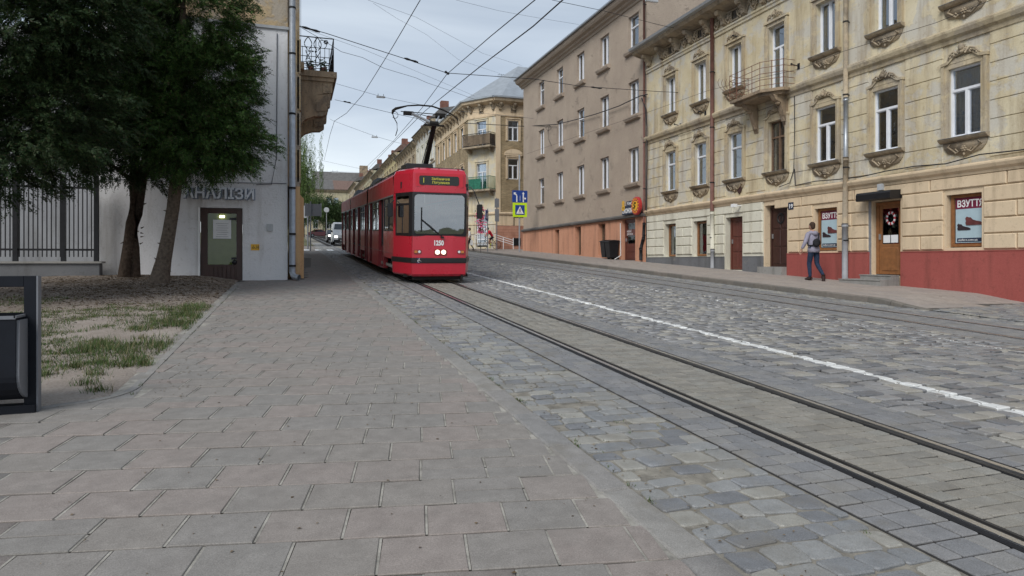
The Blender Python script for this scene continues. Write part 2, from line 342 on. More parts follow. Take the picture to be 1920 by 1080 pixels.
def sheet(name, x0, x1, y0, y1, dz, mat, ny=2, parent=None, th=0):
    b = MB(); ys = np.linspace(y0, y1, ny)
    vs = [(x, y, G(y)+dz) for y in ys for x in (x0, x1)]
    b.add(vs, [(2*i, 2*i+1, 2*i+3, 2*i+2) for i in range(ny-1)]); o = b.part(name, mat, parent)
    if not parent: tag(o, kind='structure')
    return o
def gz(y): return G(y) if y < 230 else G(230)+(y-230)*.01
b = MB(); xs = [-260, -60, -13, -1.5, 2, 12.3, 16, 60, 260]; ys = [-60, -10, 0, 30, 60, 120, 180, 230, 420]
b.add([(x, y, gz(y)-.07) for y in ys for x in xs], [(j*9+i, j*9+i+1, (j+1)*9+i+1, (j+1)*9+i) for j in range(8) for i in range(8)])
tag(b.part('ground', M['earth']), kind='structure')
M['jointdark'] = simple('shadow dark joint bed', (.075, .068, .06), .95, .1, var=.3, scale=9)  # bed coloured dark to give the shadow along the paver row edges
pavement = sheet('pavement', -9, 1.66, -8, 62, -.0075, M['jointdark'], 15)
verge = sheet('cobbled_verge', 1.66, 2.78, -8, 200, -.011, M['joint4'], 15)
trackbed = sheet('tram_track', 2.78, 4.83, -8, 200, -.009, M['joint3'], 15)
road = sheet('cobbled_road', 4.83, 9.55, -8, 200, -.020, M['joint3'], 15)
fartrack = sheet('far_tram_track', 9.55, 11.65, -8, 200, -.010, M['joint2'], 15)
gutter = sheet('cobbled_gutter', 11.65, 12.2, -8, 200, -.012, M['joint3'], 15)

def stone_mesh(name, w, d, h, c, jit, mat, rnd=.0, seed=0):
    R = random.Random(seed); base = []
    for sx_, sy_ in ((-1, -1), (1, -1), (1, 1), (-1, 1)):
        px_, py_ = sx_*w/2+R.uniform(-jit, jit), sy_*d/2+R.uniform(-jit, jit)
        if rnd > 0:
            base += ([(px_-sx_*rnd, py_), (px_, py_-sy_*rnd)] if sx_*sy_ < 0 else [(px_, py_-sy_*rnd), (px_-sx_*rnd, py_)]) if (sx_, sy_) in ((1, -1), (-1, 1)) else ([(px_, py_-sy_*rnd), (px_-sx_*rnd, py_)])
        else: base.append((px_, py_))
    base.sort(key=lambda p: math.atan2(p[1]/d, p[0]/w)); n = len(base); b = MB()
    vs = [(x, y, -h) for x, y in base]+[(x, y, -c*1.1) for x, y in base]+[(x*(1-2*c/w), y*(1-2*c/d), R.uniform(-c*.15, c*.15)) for x, y in base]+[(0, 0, c*.25)]
    fs = [(i, (i+1) % n, n+(i+1) % n, n+i) for i in range(n)]+[(n+i, n+(i+1) % n, 2*n+(i+1) % n, 2*n+i) for i in range(n)]+[(2*n+i, 2*n+(i+1) % n, 3*n) for i in range(n)]
    b.add(vs, fs); return b.mesh(name, mat, smooth=False)
TILT = math.atan(SLOPE)
def lay(name, cells, w, d, c, jit, mat, parent, maxn=300, h=.05, rnd=0, nv=8, dzr=.004, tilt=.008, wf=lambda x, y: 0, bias=0):
    """cells: (x, y, w, d, rz). The pieces that show largest become objects of their own, the rest one joined part"""
    cells = list(cells); idx = [i for i, q in enumerate(cells) if seen(q[0], q[1], G(q[1]), 30)]
    idx.sort(key=lambda i: cells[i][0]*ST+cells[i][1]*CT); near = set(idx[:maxn])
    var = [stone_mesh(name, w, d, h, c, jit, mat, rnd, k) for k in range(nv)]
    V = []; K = []
    for i, (x, y, cw, cd, rz) in enumerate(cells):
        dz = random.uniform(-dzr, dzr)+wf(x, y); tx, ty = bias+random.uniform(-tilt, tilt)+(wf(x, y+.1)-wf(x, y-.1))/.2, random.uniform(-tilt, tilt)
        if i in near:
            o = bpy.data.objects.new(name, var[i % nv]); link(o, parent)
            o.location = (x, y, G(y)+dz); o.rotation_euler = (TILT+tx, ty, rz); o.scale = (cw/w, cd/d, 1)
        else: K.append((x, y, cw, cd, rz, dz, tx, ty))
    if K:
        K = np.array(K); n = len(K); sx_ = np.array([-1, 1, 1, -1]); sy_ = np.array([-1, -1, 1, 1])
        bx_ = sx_*K[:, 2:3]/2+np.random.uniform(-jit, jit, (n, 4)); by_ = sy_*K[:, 3:4]/2+np.random.uniform(-jit, jit, (n, 4))
        lx = np.concatenate([bx_, bx_, bx_-sx_*c], 1); ly = np.concatenate([by_, by_, by_-sy_*c], 1); lz = np.tile(np.r_[[-h]*4, [-c]*4, [0]*4], (n, 1))
        cs, sn = np.cos(K[:, 4:5]), np.sin(K[:, 4:5]); wx = K[:, 0:1]+lx*cs-ly*sn; wy = K[:, 1:2]+lx*sn+ly*cs
        wz = G(wy)+K[:, 5:6]+lz+K[:, 6:7]*ly+K[:, 7:8]*lx
        V = np.stack([wx, wy, wz], -1).reshape(-1, 3)
        q = np.array([(8, 9, 10, 11), (4, 5, 9, 8), (5, 6, 10, 9), (6, 7, 11, 10), (7, 4, 8, 11), (0, 1, 5, 4), (1, 2, 6, 5), (2, 3, 7, 6), (3, 0, 4, 7)])
        Fq = (q[None]+(np.arange(n)*12)[:, None, None]).reshape(-1, 4)
        o = bulk(name+'_field', V, Fq, mat, parent); o['kind'] = 'stuff'
def rows(x0, x1, y0, y1, d, w, gap, wj=.15, dj=.1, skew=.0):
    y = y0
    while y < y1:
        dd = d*random.uniform(1-dj, 1+dj); x = x0-random.uniform(0, w)*0.5; first = True
        while x < x1-.04:
            ww = w*random.uniform(1-wj, 1+wj)
            a = max(x, x0); e_ = min(x+ww, x1)
            if x1-e_ < w*.35: e_ = x1
            if e_-a > w*.3: yield ((a+e_)/2, y+dd/2+random.uniform(-.25, .25)*gap, e_-a-gap, dd-gap, random.uniform(-skew, skew))
            x = e_ if e_ > a else x+ww
        y += dd
# left pavement: rows of pavers laid slightly askew to the kerb, a few split lengthwise
RA = math.radians(-10.3); ca, sa = math.cos(RA), math.sin(RA)
def pavers():
    pd, pw = .355, .395; j0 = -24
    for j in range(j0, 190):
        v = j*pd+.19; off = (j % 2)*pw*.5+random.uniform(-.03, .03)
        for i in range(-34, 42):
            u = i*pw+off; x, y = u*ca-v*sa, u*sa+v*ca
            if y < -4 or y > 60: continue
            xl = -8.5 if y < 6.4 else (-1.42 if y < 20.2 else (.25 if y < 44 else -3))
            if y < 6.4 and x < -1.3 and y > 6.33+.27*(x+1.32)+.1: continue
            wr = pw
            if x+pw/2 > 1.63: wr = 1.63-(x-pw/2)
            if x < xl or wr < .07: continue
            cu = u-(pw-wr)/2; 
            if random.random() < .12:
                for s_ in (-1, 1):
                    vv = v+s_*pd/4; yield (cu*ca-vv*sa, cu*sa+vv*ca, wr-.012, pd/2-.006, RA)
            else: yield (cu*ca-v*sa, cu*sa+v*ca, wr-.013, pd-.010, RA)
pcells = list(pavers()); K = np.array([(x, y, w, d) for x, y, w, d, r in pcells if w > .2]); n = len(K)
jl = np.stack([K[:, 2]/2+.0005, -K[:, 3]/2+.002], 1); q4 = []
for du, dv in ((0, 0), (.012, 0), (.012, 1), (0, 1)):
    lu = K[:, 2]/2+.0005+du; lv = np.where(dv, K[:, 3]/2-.004, -K[:, 3]/2+.004); wx = K[:, 0]+lu*ca-lv*sa; wy = K[:, 1]+lu*sa+lv*ca; q4.append(np.stack([wx, wy, G(wy)-.0028], 1))
V = np.stack(q4, 1).reshape(-1, 3); V = V[np.repeat(V.reshape(-1, 4, 3)[:, :, 0].max(1) < 1.64, 4)]
for xa, xb, ya, yb_ in ((1.44, 1.655, -3, 60), (-1.50, -1.20, 6.2, 19)):
    ysx = np.linspace(ya, yb_, 60); V = np.concatenate([V, np.array([(x, y, G(y)-.0048) for y0_, y1_ in zip(ysx, ysx[1:]) for x, y in ((xa, y0_), (xb, y0_), (xb, y1_), (xa, y1_))])])
o = bulk('joint_sand', V, np.arange(len(V)).reshape(-1, 4), M['joint'], pavement); o['kind'] = 'stuff'
lay('paver', pcells, .385, .345, .004, .0025, M['paver'], pavement, dzr=.0013, tilt=.007, nv=6, bias=-.011)
lay('kerb_stone', [(1.73+random.uniform(-.004, .004), -3+.8*k+.4, .19, .788, 0) for k in range(78)], .19, .788, .012, .003, M['kerb'], pavement, h=.1, wf=lambda x, y: .012)
def vergestones():
    for q in rows(1.84, 2.76, -3, 75, .165, .205, .016, .32, .2, .045):
        if q[0] < 2.05 and random.random() < .16 or random.random() < .03: continue
        yield q
lay('cobblestone', vergestones(), .2, .15, .006, .013, M['cobble'], verge, rnd=.016, nv=16, dzr=.005, tilt=.035, bias=-.015)
lay('sett', list(rows(2.79, 3.215, -3, 60, .155, .185, .012, .04, .03))+list(rows(4.365, 4.82, -3, 60, .155, .2, .012, .04, .03)), .18, .155, .005, .002, M['sett'], trackbed, nv=6, dzr=.002, tilt=.006, bias=-.012)
lay('track_sett', rows(3.395, 4.185, -3, 60, .115, .18, .010, .10, .06), .175, .108, .005, .005, M['innersett'], trackbed, nv=6, dzr=.002, tilt=.014, bias=-.015)
lay('cobblestone', rows(4.84, 9.54, -3, 80, .168, .215, .014, .28, .2, .05), .2, .15, .006, .014, M['roadcobble'], road, rnd=.014, nv=16, dzr=.008, tilt=.038, bias=-.024)
lay('sett', list(rows(9.56, 10.04, 3, 60, .12, .16, .008, .05, .05))+list(rows(10.16, 11.04, 3, 60, .12, .17, .008, .05, .05))+list(rows(11.16, 11.64, 3, 60, .12, .16, .008, .05, .05)), .155, .11, .006, .003, M['sett'], fartrack, nv=4, dzr=.0015, tilt=.006)
lay('cobblestone', rows(11.66, 12.14, 3, 60, .165, .2, .014, .15, .14, .03), .2, .15, .013, .010, M['cobble'], gutter, rnd=.026, nv=6, dzr=.006, tilt=.03)
# rails: steel head, dark groove, guard lip, bitumen either side
M['steel'] = simple('polished rail steel', (.80, .80, .80), .30, .5, 1.0, var=.1, scale=3); M['bitumen'] = simple('black bitumen seal', (.010, .010, .012), .75, .3, var=.3)
M['railside'] = simple('worn dark steel', (.045, .043, .042), .5, .4, .3, var=.25, scale=5)
def rail(xc, inner, parent, wide):
    def strip(b, a, c, z, mi):
        a, c = min(a, c), max(a, c); ys = np.linspace(-6, 190, 40)
        b.add([(x, y, G(y)+z) for y in ys for x in (a, c)], [(2*i, 2*i+1, 2*i+3, 2*i+2) for i in range(39)], mi)
        b.add([(c, y, G(y)+w_) for y in ys for w_ in (z, z-.035)], [(2*i, 2*i+1, 2*i+3, 2*i+2) for i in range(39)], mi)
        b.add([(a, y, G(y)+w_) for y in ys for w_ in (z, z-.035)], [(2*i, 2*i+2, 2*i+3, 2*i+1) for i in range(39)], mi)
    b = MB(); s_ = inner
    strip(b, xc-s_*.022, xc+s_*.022, .007, 0); strip(b, xc+s_*.068, xc+s_*.082, .003, 1); strip(b, xc+s_*.023, xc+s_*.067, -.024, 2)
    strip(b, xc-s_*.023, xc-s_*wide, -.002, 2); strip(b, xc+s_*.083, xc+s_*(wide+.028), -.002, 2)
    b.part('rail', [M['steel'], M['railside'], M['bitumen']], parent)
rail(3.29, 1, trackbed, .072); rail(4.29, -1, trackbed, .072)
rail(10.1, 1, fartrack, .05); rail(11.1, -1, fartrack, .05)
# far pavement with its kerb, dropping to a cobbled drive on the right
def ydrop(x): return 10.1+.17*(x-12.2)
def fz(x, y):
    t = min(1, max(0, (y-ydrop(x))/1.5)); return .005+.115*t*t*(3-2*t)
b = MB(); ys = np.r_[np.linspace(-6, 9.8, 12), np.linspace(9.9, 13, 30), np.linspace(13.5, 45.2, 18)]; xs = [12.3, 12.9, 14, 15, 16.05]
b.add([(x, y, G(y)+fz(x, y)-.008) for y in ys for x in xs], [(j*5+i, j*5+i+1, (j+1)*5+i+1, (j+1)*5+i) for j in range(59) for i in range(4)])
farpave = tag(b.part('far_pavement', M['joint2']), kind='structure')
def farpavers():
    for q in rows(12.34, 16.0, 2, 45, .4, .4, .008, .01, .01):
        if q[1] < ydrop(q[0])+.15: continue
        yield q
lay('paver', farpavers(), .39, .39, .005, .002, M['farpaver'], farpave, wf=fz, nv=4, dzr=.002, tilt=.003)
lay('kerb_stone', [(12.245, 10.15+.3*k+.15, .18, .293, 0) for k in range(6)]+[(12.245, 11.95+.9*k+.45, .18, .89, 0) for k in range(37)], .18, .89, .014, .004, M['farkerb'], farpave, h=.16, wf=lambda x, y: fz(x, y)+.004, dzr=.003)
drive = sheet('cobbled_drive', 12.15, 16.0, -6, 10.08, .004, M['joint3'])
lay('cobblestone', [q for q in rows(12.17, 15.95, 4.5, 10.9, .165, .2, .012, .2, .16, .05) if q[1] < ydrop(q[0])+.02], .2, .15, .008, .013, M['cobble'], drive, rnd=.026, nv=8, dzr=.008, tilt=.04, wf=lambda x, y: .016)
b = MB(); ys = np.linspace(45.2, 50.2, 6)
# pavement past the side street, in front of the corner house
b = MB(); xs = [11.9, 13.5, 40]; ys = [47.6, 50.6, 53, 120, 200]
b.add([(11.9, 49.0, G(49)+.1), (40, 48.2, G(48.2)+.1), (40, 50.6, G(50.6)+.1), (11.9, 52.5, G(52.5)+.1), (13.6, 52.6, G(52.6)+.1), (13.6, 200, G(200)+.1), (11.9, 200, G(200)+.1)], [(0, 1, 2, 4, 3), (3, 4, 5, 6)])
b.add([(11.9, 49.0, G(49)+.1), (40, 48.2, G(48.2)+.1), (11.9, 49.0, G(49)-.1), (40, 48.2, G(48.2)-.1), (11.9, 200, G(200)+.1), (11.9, 200, G(200)-.1)], [(0, 2, 3, 1), (0, 4, 5, 2)])
tag(b.part('corner_pavement', M['farpaver']), kind='structure')
b = MB(); b.add([(12.2, 45.2, G(45.2)-.004), (60, 44.0, G(44)-.004), (60, 50, G(50)-.004), (11.8, 50.5, G(50.5)-.004)], [(0, 1, 2, 3)]); tag(b.part('side_street', M['joint2']), kind='structure')
b = MB(); b.add([(12.2, 45.2, G(45.2)+.12), (14, 46.4, G(46.4)+.12), (17, 46.9, G(46.9)+.12), (17, 45.2, G(45.2)+.12), (12.2, 45.2, 2.0), (14, 46.4, 2.05), (17, 46.9, 2.07)], [(0, 3, 2, 1), (0, 1, 5, 4), (1, 2, 6, 5)]); tag(b.part('pavement_corner', M['farpaver']), kind='structure')
# zebra strip on the far crossing beyond the tram
b = MB()
for i in range(7): x0 = -2.6+i*.8; b.add([(x0, 47.4, G(47.4)+.012), (x0+.42, 47.4, G(47.4)+.012), (x0+.42, 49.6, G(49.6)+.012), (x0, 49.6, G(49.6)+.012)], [(0, 1, 2, 3)])
tag(b.part('crossing_marking', M['whitepaint']), kind='structure')

# ------------------------------------------------------------------ earth patch under the trees
def sst(t): t = np.clip(t, 0, 1); return t*t*(3-2*t)
from mathutils import noise as mn
def nz2(x, y, s, o=0): return mn.fractal(Vector((x*s, y*s, o)), 1.0, 2.1, 4)
def edge(x, y):
    a, c = -1.36-x, y-(6.33+.27*(x+1.32)); r = .40
    return r-math.hypot(r-a, r-c) if (a < r and c < r) else min(a, c)
def earthz(x, y):
    d = edge(x, y); h = -.035+.05*float(sst(d/.22))
    mound = .20*math.exp(-((x+3.6)**2/5.0+(y-18.6)**2/7))+.10*float(sst((-x-3.5)/3))*float(sst((y-9)/6))
    return G(y)+h+(mound+.025*nz2(x, y, 1.1)+.012*nz2(x, y, 5, 3))*float(sst(d/.8))
xs = np.r_[np.linspace(-14, -8, 12), np.linspace(-7.9, -1.25, 150)]; ys = np.linspace(4.4, 20.3, 230)
Vt = np.array([(x, y, earthz(x, y)) for y in ys for x in xs]); nx, ny = len(xs), len(ys)
Ft = np.array([(j*nx+i, j*nx+i+1, (j+1)*nx+i+1, (j+1)*nx+i) for j in range(ny-1) for i in range(nx-1)])
cy = Vt[Ft].mean(1); Ft = Ft[[edge(p[0], p[1]) > -.1 for p in cy]]
m = MT('sandy trodden earth', .97, .1)
c = m.ramp(m.noise(1.0, 7, .65), [(.32, (.26, .22, .188)), (.55, (.35, .305, .268)), (.75, (.40, .355, .315))])
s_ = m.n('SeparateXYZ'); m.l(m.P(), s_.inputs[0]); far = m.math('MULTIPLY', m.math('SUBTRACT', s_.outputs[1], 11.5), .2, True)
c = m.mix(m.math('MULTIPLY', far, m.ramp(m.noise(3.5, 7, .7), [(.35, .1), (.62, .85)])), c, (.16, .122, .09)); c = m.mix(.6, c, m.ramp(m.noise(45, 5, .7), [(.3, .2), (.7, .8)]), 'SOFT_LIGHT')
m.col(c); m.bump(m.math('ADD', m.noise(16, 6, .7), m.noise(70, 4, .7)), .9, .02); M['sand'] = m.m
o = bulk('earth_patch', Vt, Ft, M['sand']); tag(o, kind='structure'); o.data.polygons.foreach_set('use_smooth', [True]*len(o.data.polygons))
# concrete edging round the patch
b = MB()
def edging(p, q, w=.07):
    p, q = Vector(p), Vector(q); t = (q-p).normalized(); n_ = Vector((-t.y, t.x))*w/2
    P4 = [p-n_, q-n_, q+n_, p+n_]; b.add([(v.x, v.y, G(v.y)+z) for z in (-.06, .006) for v in P4], [(4, 5, 6, 7), (0, 1, 5, 4), (1, 2, 6, 5), (2, 3, 7, 6), (3, 0, 4, 7)])
edging((-1.36, 6.76), (-1.36, 18.6)); edging((-1.80, 6.22), (-2.9, 5.92))
arcp = [(-1.36, 6.76), (-1.39, 6.60), (-1.47, 6.45), (-1.61, 6.31), (-1.80, 6.22)]
for p, q in zip(arcp, arcp[1:]): edging(p, q)
b.add([(x, y, G(y)-.002) for x, y in arcp+[(-1.80, 6.12), (-1.30, 6.2), (-1.30, 6.76)]], [tuple(range(8))[::-1]]); edging((-2.9, 5.92), (-8.6, 4.5))
tag(b.part('edging_kerb', M['kerb']), kind='structure')
# grass: blades gathered in tufts
gm = MT('grass blade', .7, .3); c = gm.ramp(gm.rnd(), [(0, (.03, .062, .012)), (.4, (.05, .095, .02)), (.65, (.075, .115, .03)), (.85, (.16, .14, .065)), (1, (.22, .18, .11))]); gm.col(c); M['grass'] = gm.m
R = np.random.RandomState(5); V = []; 
def blades(cx, cy, n, spread, hh):
    for _ in range(n):
        x, y = cx+R.normal(0, spread), cy+R.normal(0, spread)
        if edge(x, y) < .03 or y > 19.6: continue
        z = earthz(x, y)-.003; a = R.uniform(0, 2*PI); h = hh*R.uniform(.5, 1.3); l = R.uniform(.2, 1.0)*h; w = .0035*R.uniform(.7, 1.5)
        V.append(((x-w*math.sin(a), y+w*math.cos(a), z), (x+w*math.sin(a), y-w*math.cos(a), z), (x+l*math.cos(a), y+l*math.sin(a), z+h)))
cnt = 0
for _ in range(16000):
    x, y = R.uniform(-7.2, -1.4), R.uniform(6.0, 18.2)
    if edge(x, y) < .05: continue
    k = .5+nz2(x, y, .55, 8)*.9+nz2(x, y, 2.2, 2)*.5
    band = 1.0*math.exp(-((y-(9.6+.5*(x+1.8)*-1))/3.4)**2)+.75*math.exp(-((x+1.75)**2/.12+(y-11.2)**2/4.5))
    if y > 15: band *= .45
    if y < 7.6: band *= .55
    if k*band > R.uniform(.16, .55): blades(x, y, int(R.uniform(6, 20)), .055, R.uniform(.022, .052)+(.03 if x > -2.4 and y > 8.5 else 0))
for px, py in ((85, 708), (160, 722), (183, 735), (240, 690), (192, 683), (268, 683), (275, 685), (243, 676), (170, 660), (300, 650), (140, 690), (180, 706)):
    x, y = gnd(px, py); blades(x, y, 90, .05, .075)
V = np.array(V).reshape(-1, 3); o = bulk('grass', V, np.arange(len(V)).reshape(-1, 3), M['grass']); tag(o, 'thin trodden grass growing in tufts on the sandy patch', 'grass', kind='stuff')
lm = MT('dead leaf', .9, .1); lm.col(lm.ramp(lm.rnd(), [(0, (.05, .035, .022)), (.5, (.13, .09, .055)), (1, (.22, .17, .11))])); M['litter'] = lm.m
V = []
for _ in range(14000):
    x, y = R.normal(-3.2, 1.6), R.normal(16.6, 2.2)
    if edge(x, y) < .05 or y > 19.8: continue
    z = earthz(x, y)+.004; a = R.uniform(0, 2*PI); l = R.uniform(.008, .035); w = l*R.uniform(.15, .5); cx_, sx_ = math.cos(a), math.sin(a)
    V += [(x-l*cx_, y-l*sx_, z), (x+w*sx_, y-w*cx_, z+R.uniform(0, .012)), (x+l*cx_, y+l*sx_, z), (x-w*sx_, y+w*cx_, z+R.uniform(0, .012))]
V = np.array(V); o = bulk('leaf_litter', V, np.arange(len(V)).reshape(-1, 4), M['litter']); tag(o, 'dead needles and twigs scattered round the tree trunks', 'litter', kind='stuff')

# weeds in the kerb joint and grit on the paving
V = []
def blades2(cx, cy, n, spread, hh):
    for _ in range(n):
        x, y = cx+R.normal(0, spread), cy+R.normal(0, spread*2); z = G(y)-.004; a = R.uniform(0, 2*PI); h = hh*R.uniform(.4, 1.3); l = R.uniform(.3, 1.2)*h; w = .003
        V.append(((x-w*math.sin(a), y+w*math.cos(a), z), (x+w*math.sin(a), y-w*math.cos(a), z), (x+l*math.cos(a), y+l*math.sin(a), z+h)))
for _ in range(60): blades2(1.845+R.normal(0, .012), R.uniform(2, 20), int(R.uniform(4, 22)), .012, .022)
for _ in range(40): blades2(R.uniform(1.9, 2.7), R.uniform(2, 12), int(R.uniform(3, 10)), .012, .014)
for _ in range(40): y = R.uniform(6.4, 18); blades2(-1.33, y, int(R.uniform(4, 16)), .012, .025)
V = np.array(V).reshape(-1, 3); o = bulk('weeds', V, np.arange(len(V)).reshape(-1, 3), M['grass']); tag(o, 'small weeds in the joints beside the left kerb', 'weeds', kind='stuff')
V = []
for _ in range(1500):
    x, y = (R.uniform(-1.3, 1.6), R.uniform(2.2, 22)) if R.rand() < .35 else (1.86+abs(R.normal(0, .25)), R.uniform(2, 24)) if R.rand() < .6 else (-1.2+abs(R.normal(0, .25)), R.uniform(6.2, 19))
    z = G(y)+.004; a = R.uniform(0, 2*PI); l = R.uniform(.004, .014); w = l*R.uniform(.3, .9); cx_, sx_ = math.cos(a), math.sin(a)
    V += [(x-l*cx_, y-l*sx_, z), (x+w*sx_, y-w*cx_, z+.003), (x+l*cx_, y+l*sx_, z), (x-w*sx_, y+w*cx_, z+.004)]
V = np.array(V); o = bulk('grit', V, np.arange(len(V)).reshape(-1, 4), M['litter']); tag(o, 'bits of grit and dry leaf scattered over the left paving', 'grit', kind='stuff')
# ------------------------------------------------------------------ windows and facade parts
CACHE = {}
def cached(key, fn):
    if key not in CACHE: CACHE[key] = fn()
    return CACHE[key]
def win(parent, Fm, u0, u1, z0, z1, dep=.2, style='2', fmat='pvc', curtain=.5, extra=(), name='window', glass='glass', bar=.045, label=None):
    """a window part (its frame mesh) with panes, curtain, sill and mouldings as sub-parts, meshes shared between alike windows"""
    w, h = round(u1-u0, 3), round(z1-z0, 3); k = (w, h, dep, style, fmat, glass)
    T = .68*h if style in ('T1', 'T2', 'old') else h
    def fr():
        b = MB(); y0, y1 = dep-.05, dep+.02; q = bar
        b.box(0, q, y0, y1, 0, h); b.box(w-q, w, y0, y1, 0, h); b.box(q, w-q, y0, y1, 0, q); b.box(q, w-q, y0, y1, h-q, h)
        if T < h: b.box(q, w-q, y0-.01, y1, T-q*.7, T+q*.7)
        if style in ('2', 'T2', 'old'): b.box(w/2-q*.75, w/2+q*.75, y0-.012, y1, q, T-q*.7)
        if style == 'old' : b.box(w/2-q*.5, w/2+q*.5, y0-.01, y1, T+q*.7, h-q)
        if style == 'door3': [b.box(q, w-q, y0-.005, y1, h*t, h*t+q) for t in (.24, .48, .72)]
        if style in ('T1', 'T2', '2'):                         # sash frames inside the main frame
            xs = [(q, w/2-q*.75), (w/2+q*.75, w-q)] if style != 'T1' else [(q, w-q)]
            for a, c in xs:
                e_ = .022; b.box(a, a+e_, y0+.012, y1, q, T-q*.7); b.box(c-e_, c, y0+.012, y1, q, T-q*.7); b.box(a+e_, c-e_, y0+.012, y1, q, q+e_); b.box(a+e_, c-e_, y0+.012, y1, T-q*.7-e_, T-q*.7)
        return b.mesh(name, M[fmat])
    o = place(name, cached(('f', name)+k, fr), parent, Fm @ Vector((u0, 0, z0)), Fm.to_euler().z)
    if label: o['label'] = label
    WL[o.name] = Vector((0, 0, 0))
    def sub(nm, key, fn):
        c = bpy.data.objects.new(nm, cached(key, fn)); link(c, o); return c
    rects = []
    if style in ('2', 'T2', 'old'): rects += [(.03, w/2, .03, T), (w/2, w-.03, .03, T)]
    else: rects += [(.03, w-.03, .03, T)]
    if T < h: rects.append((.03, w-.03, T, h-.03))
    for r in rects: sub('pane', ('p', r, dep, glass), lambda: MB().box(r[0], r[1], dep-.004, dep+.002, r[2], r[3]).mesh('pane', M[glass]))
    if random.random() < curtain:
        v = random.choice((0, 1, 2)); 
        def cu():
            b = MB(); seg = 14; a, c = ((.04, w-.04), (.04, w*.62), (w*.45, w-.04))[v]
            xs = np.linspace(a, c, seg*2); b.add([(x, dep+.09+.018*math.sin(i*1.9), z) for i, x in enumerate(xs) for z in (.05, h-.06)], [(2*i, 2*i+2, 2*i+3, 2*i+1) for i in range(seg*2-1)])
            return b.mesh('curtain', M['curtain'])
        sub('curtain', ('c', w, h, dep, v), cu)
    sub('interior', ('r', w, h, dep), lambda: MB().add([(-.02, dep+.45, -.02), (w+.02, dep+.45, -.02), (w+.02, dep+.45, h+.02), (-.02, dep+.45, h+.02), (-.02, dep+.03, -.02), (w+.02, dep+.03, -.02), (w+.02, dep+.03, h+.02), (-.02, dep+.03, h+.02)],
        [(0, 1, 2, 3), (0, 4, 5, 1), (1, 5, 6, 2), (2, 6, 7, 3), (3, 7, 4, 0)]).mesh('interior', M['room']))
    for nm, key, fn in extra: sub(nm, ('x', nm, key, w, h), lambda: fn(w, h))
    return o
def x_sill(mat, over=.14, proj=.16, th=.09, tin=True):
    def f(w, h):
        b = MB(); b.prism([(0, -th-.03), (-.05, -th-.03), (-proj*.75, -th), (-proj, -th*.45), (-proj, -.02), (0, -.005)], -over, w+over, 'x')
        if tin: b.prism([(.17, .012), (-proj-.015, -.012), (-proj-.015, -.02), (.17, .004)], -over*.95, w+over*.95, 'x', 1)
        return b.mesh('sill', [M[mat], M['sillmetal']])
    return ('sill', (mat, over, proj, th, tin), f)
def spiral(b, cx, cz, r0, turns, sgn, y, rad, n=12):
    pts = []
    for i in range(n+1):
        t = i/n; a = sgn*turns*2*PI*t; r = r0*(1-.85*t); pts.append((cx+sgn*r*math.cos(a+PI), y, cz+r*math.sin(abs(a)+PI*.5)-r0*.2))
    b.path(pts, [rad*(1-.4*i/n) for i in range(n+1)], 5)
def x_surround(mat, crest=True, flat=False):
    def f(w, h):
        b = MB(); s_ = .15
        for sg in (0, 1):
            a, c = (-s_, 0) if sg == 0 else (w, w+s_)
            b.box(a, c, -.045, .0, -.0, h+.0); e_ = (-s_-.03, -s_+.05) if sg == 0 else (w+s_-.05, w+s_+.03); b.box(e_[0], e_[1], -.085, .0, 0, h+.1)
        b.box(-s_+.05, w+s_-.05, -.05, .0, h, h+.13)
        if flat: b.box(-s_-.05, w+s_+.05, -.11, 0, h+.13, h+.2)
        else:
            # eared head that steps up to a low arch
            P = [(-s_-.05, h+.1), (-s_-.05, h+.17), (.0, h+.2), (w*.22, h+.33), (w*.5, h+.38), (w*.78, h+.33), (w, h+.2), (w+s_+.05, h+.17), (w+s_+.05, h+.1)]
            Q = [(x, z-.07) for x, z in P[2:7]]
            b.prism(P[:3]+P[3:7]+P[7:]+[(w, h+.12)]+Q[::-1][1:4]+[(0, h+.12)], -.1, 0, 'y')
            b.box(0.02, w-.02, -.06, 0, h+.12, h+.24)
        return b.mesh('window_surround', M[mat])
    return ('window_surround', (mat, crest, flat), f)
def x_crest(mat, face=False):
    def f(w, h):
        b = MB(); cx, cz = w/2, h+.33
        for i in range(7):
            a = (i-3)*.42; L_ = .2-.02*abs(i-3); d = Vector((math.sin(a), 0, math.cos(a))); p = Vector((cx, -.1, cz))
            b.path([p+d*.03, p+d*L_*.6+Vector((0, -.035, 0)), p+d*L_], [.02, .034, .012], 6)
        b.ball((cx, -.13, cz+.02), (.06, .05, .06), 8)
        if face: b.ball((cx, -.15, cz+.13), (.075, .07, .095), 8)
        for sg in (-1, 1):
            spiral(b, cx+sg*.19, cz-.0, .085, 1.2, sg, -.11, .026); spiral(b, cx+sg*.34, cz-.07, .06, 1.1, sg, -.1, .02)
            b.path([(cx+sg*.08, -.12, cz-.03), (cx+sg*.22, -.13, cz+.06), (cx+sg*.34, -.11, cz-.0), (cx+sg*.43, -.08, cz-.12)], [.03, .028, .024, .012], 5)
            for q in range(4): b.ball((cx+sg*(.1+.08*q), -.13, cz+.06-.035*q), .026, 6)
        return b.mesh('crest', M[mat], smooth=True)
    return ('crest', (mat, face), f)
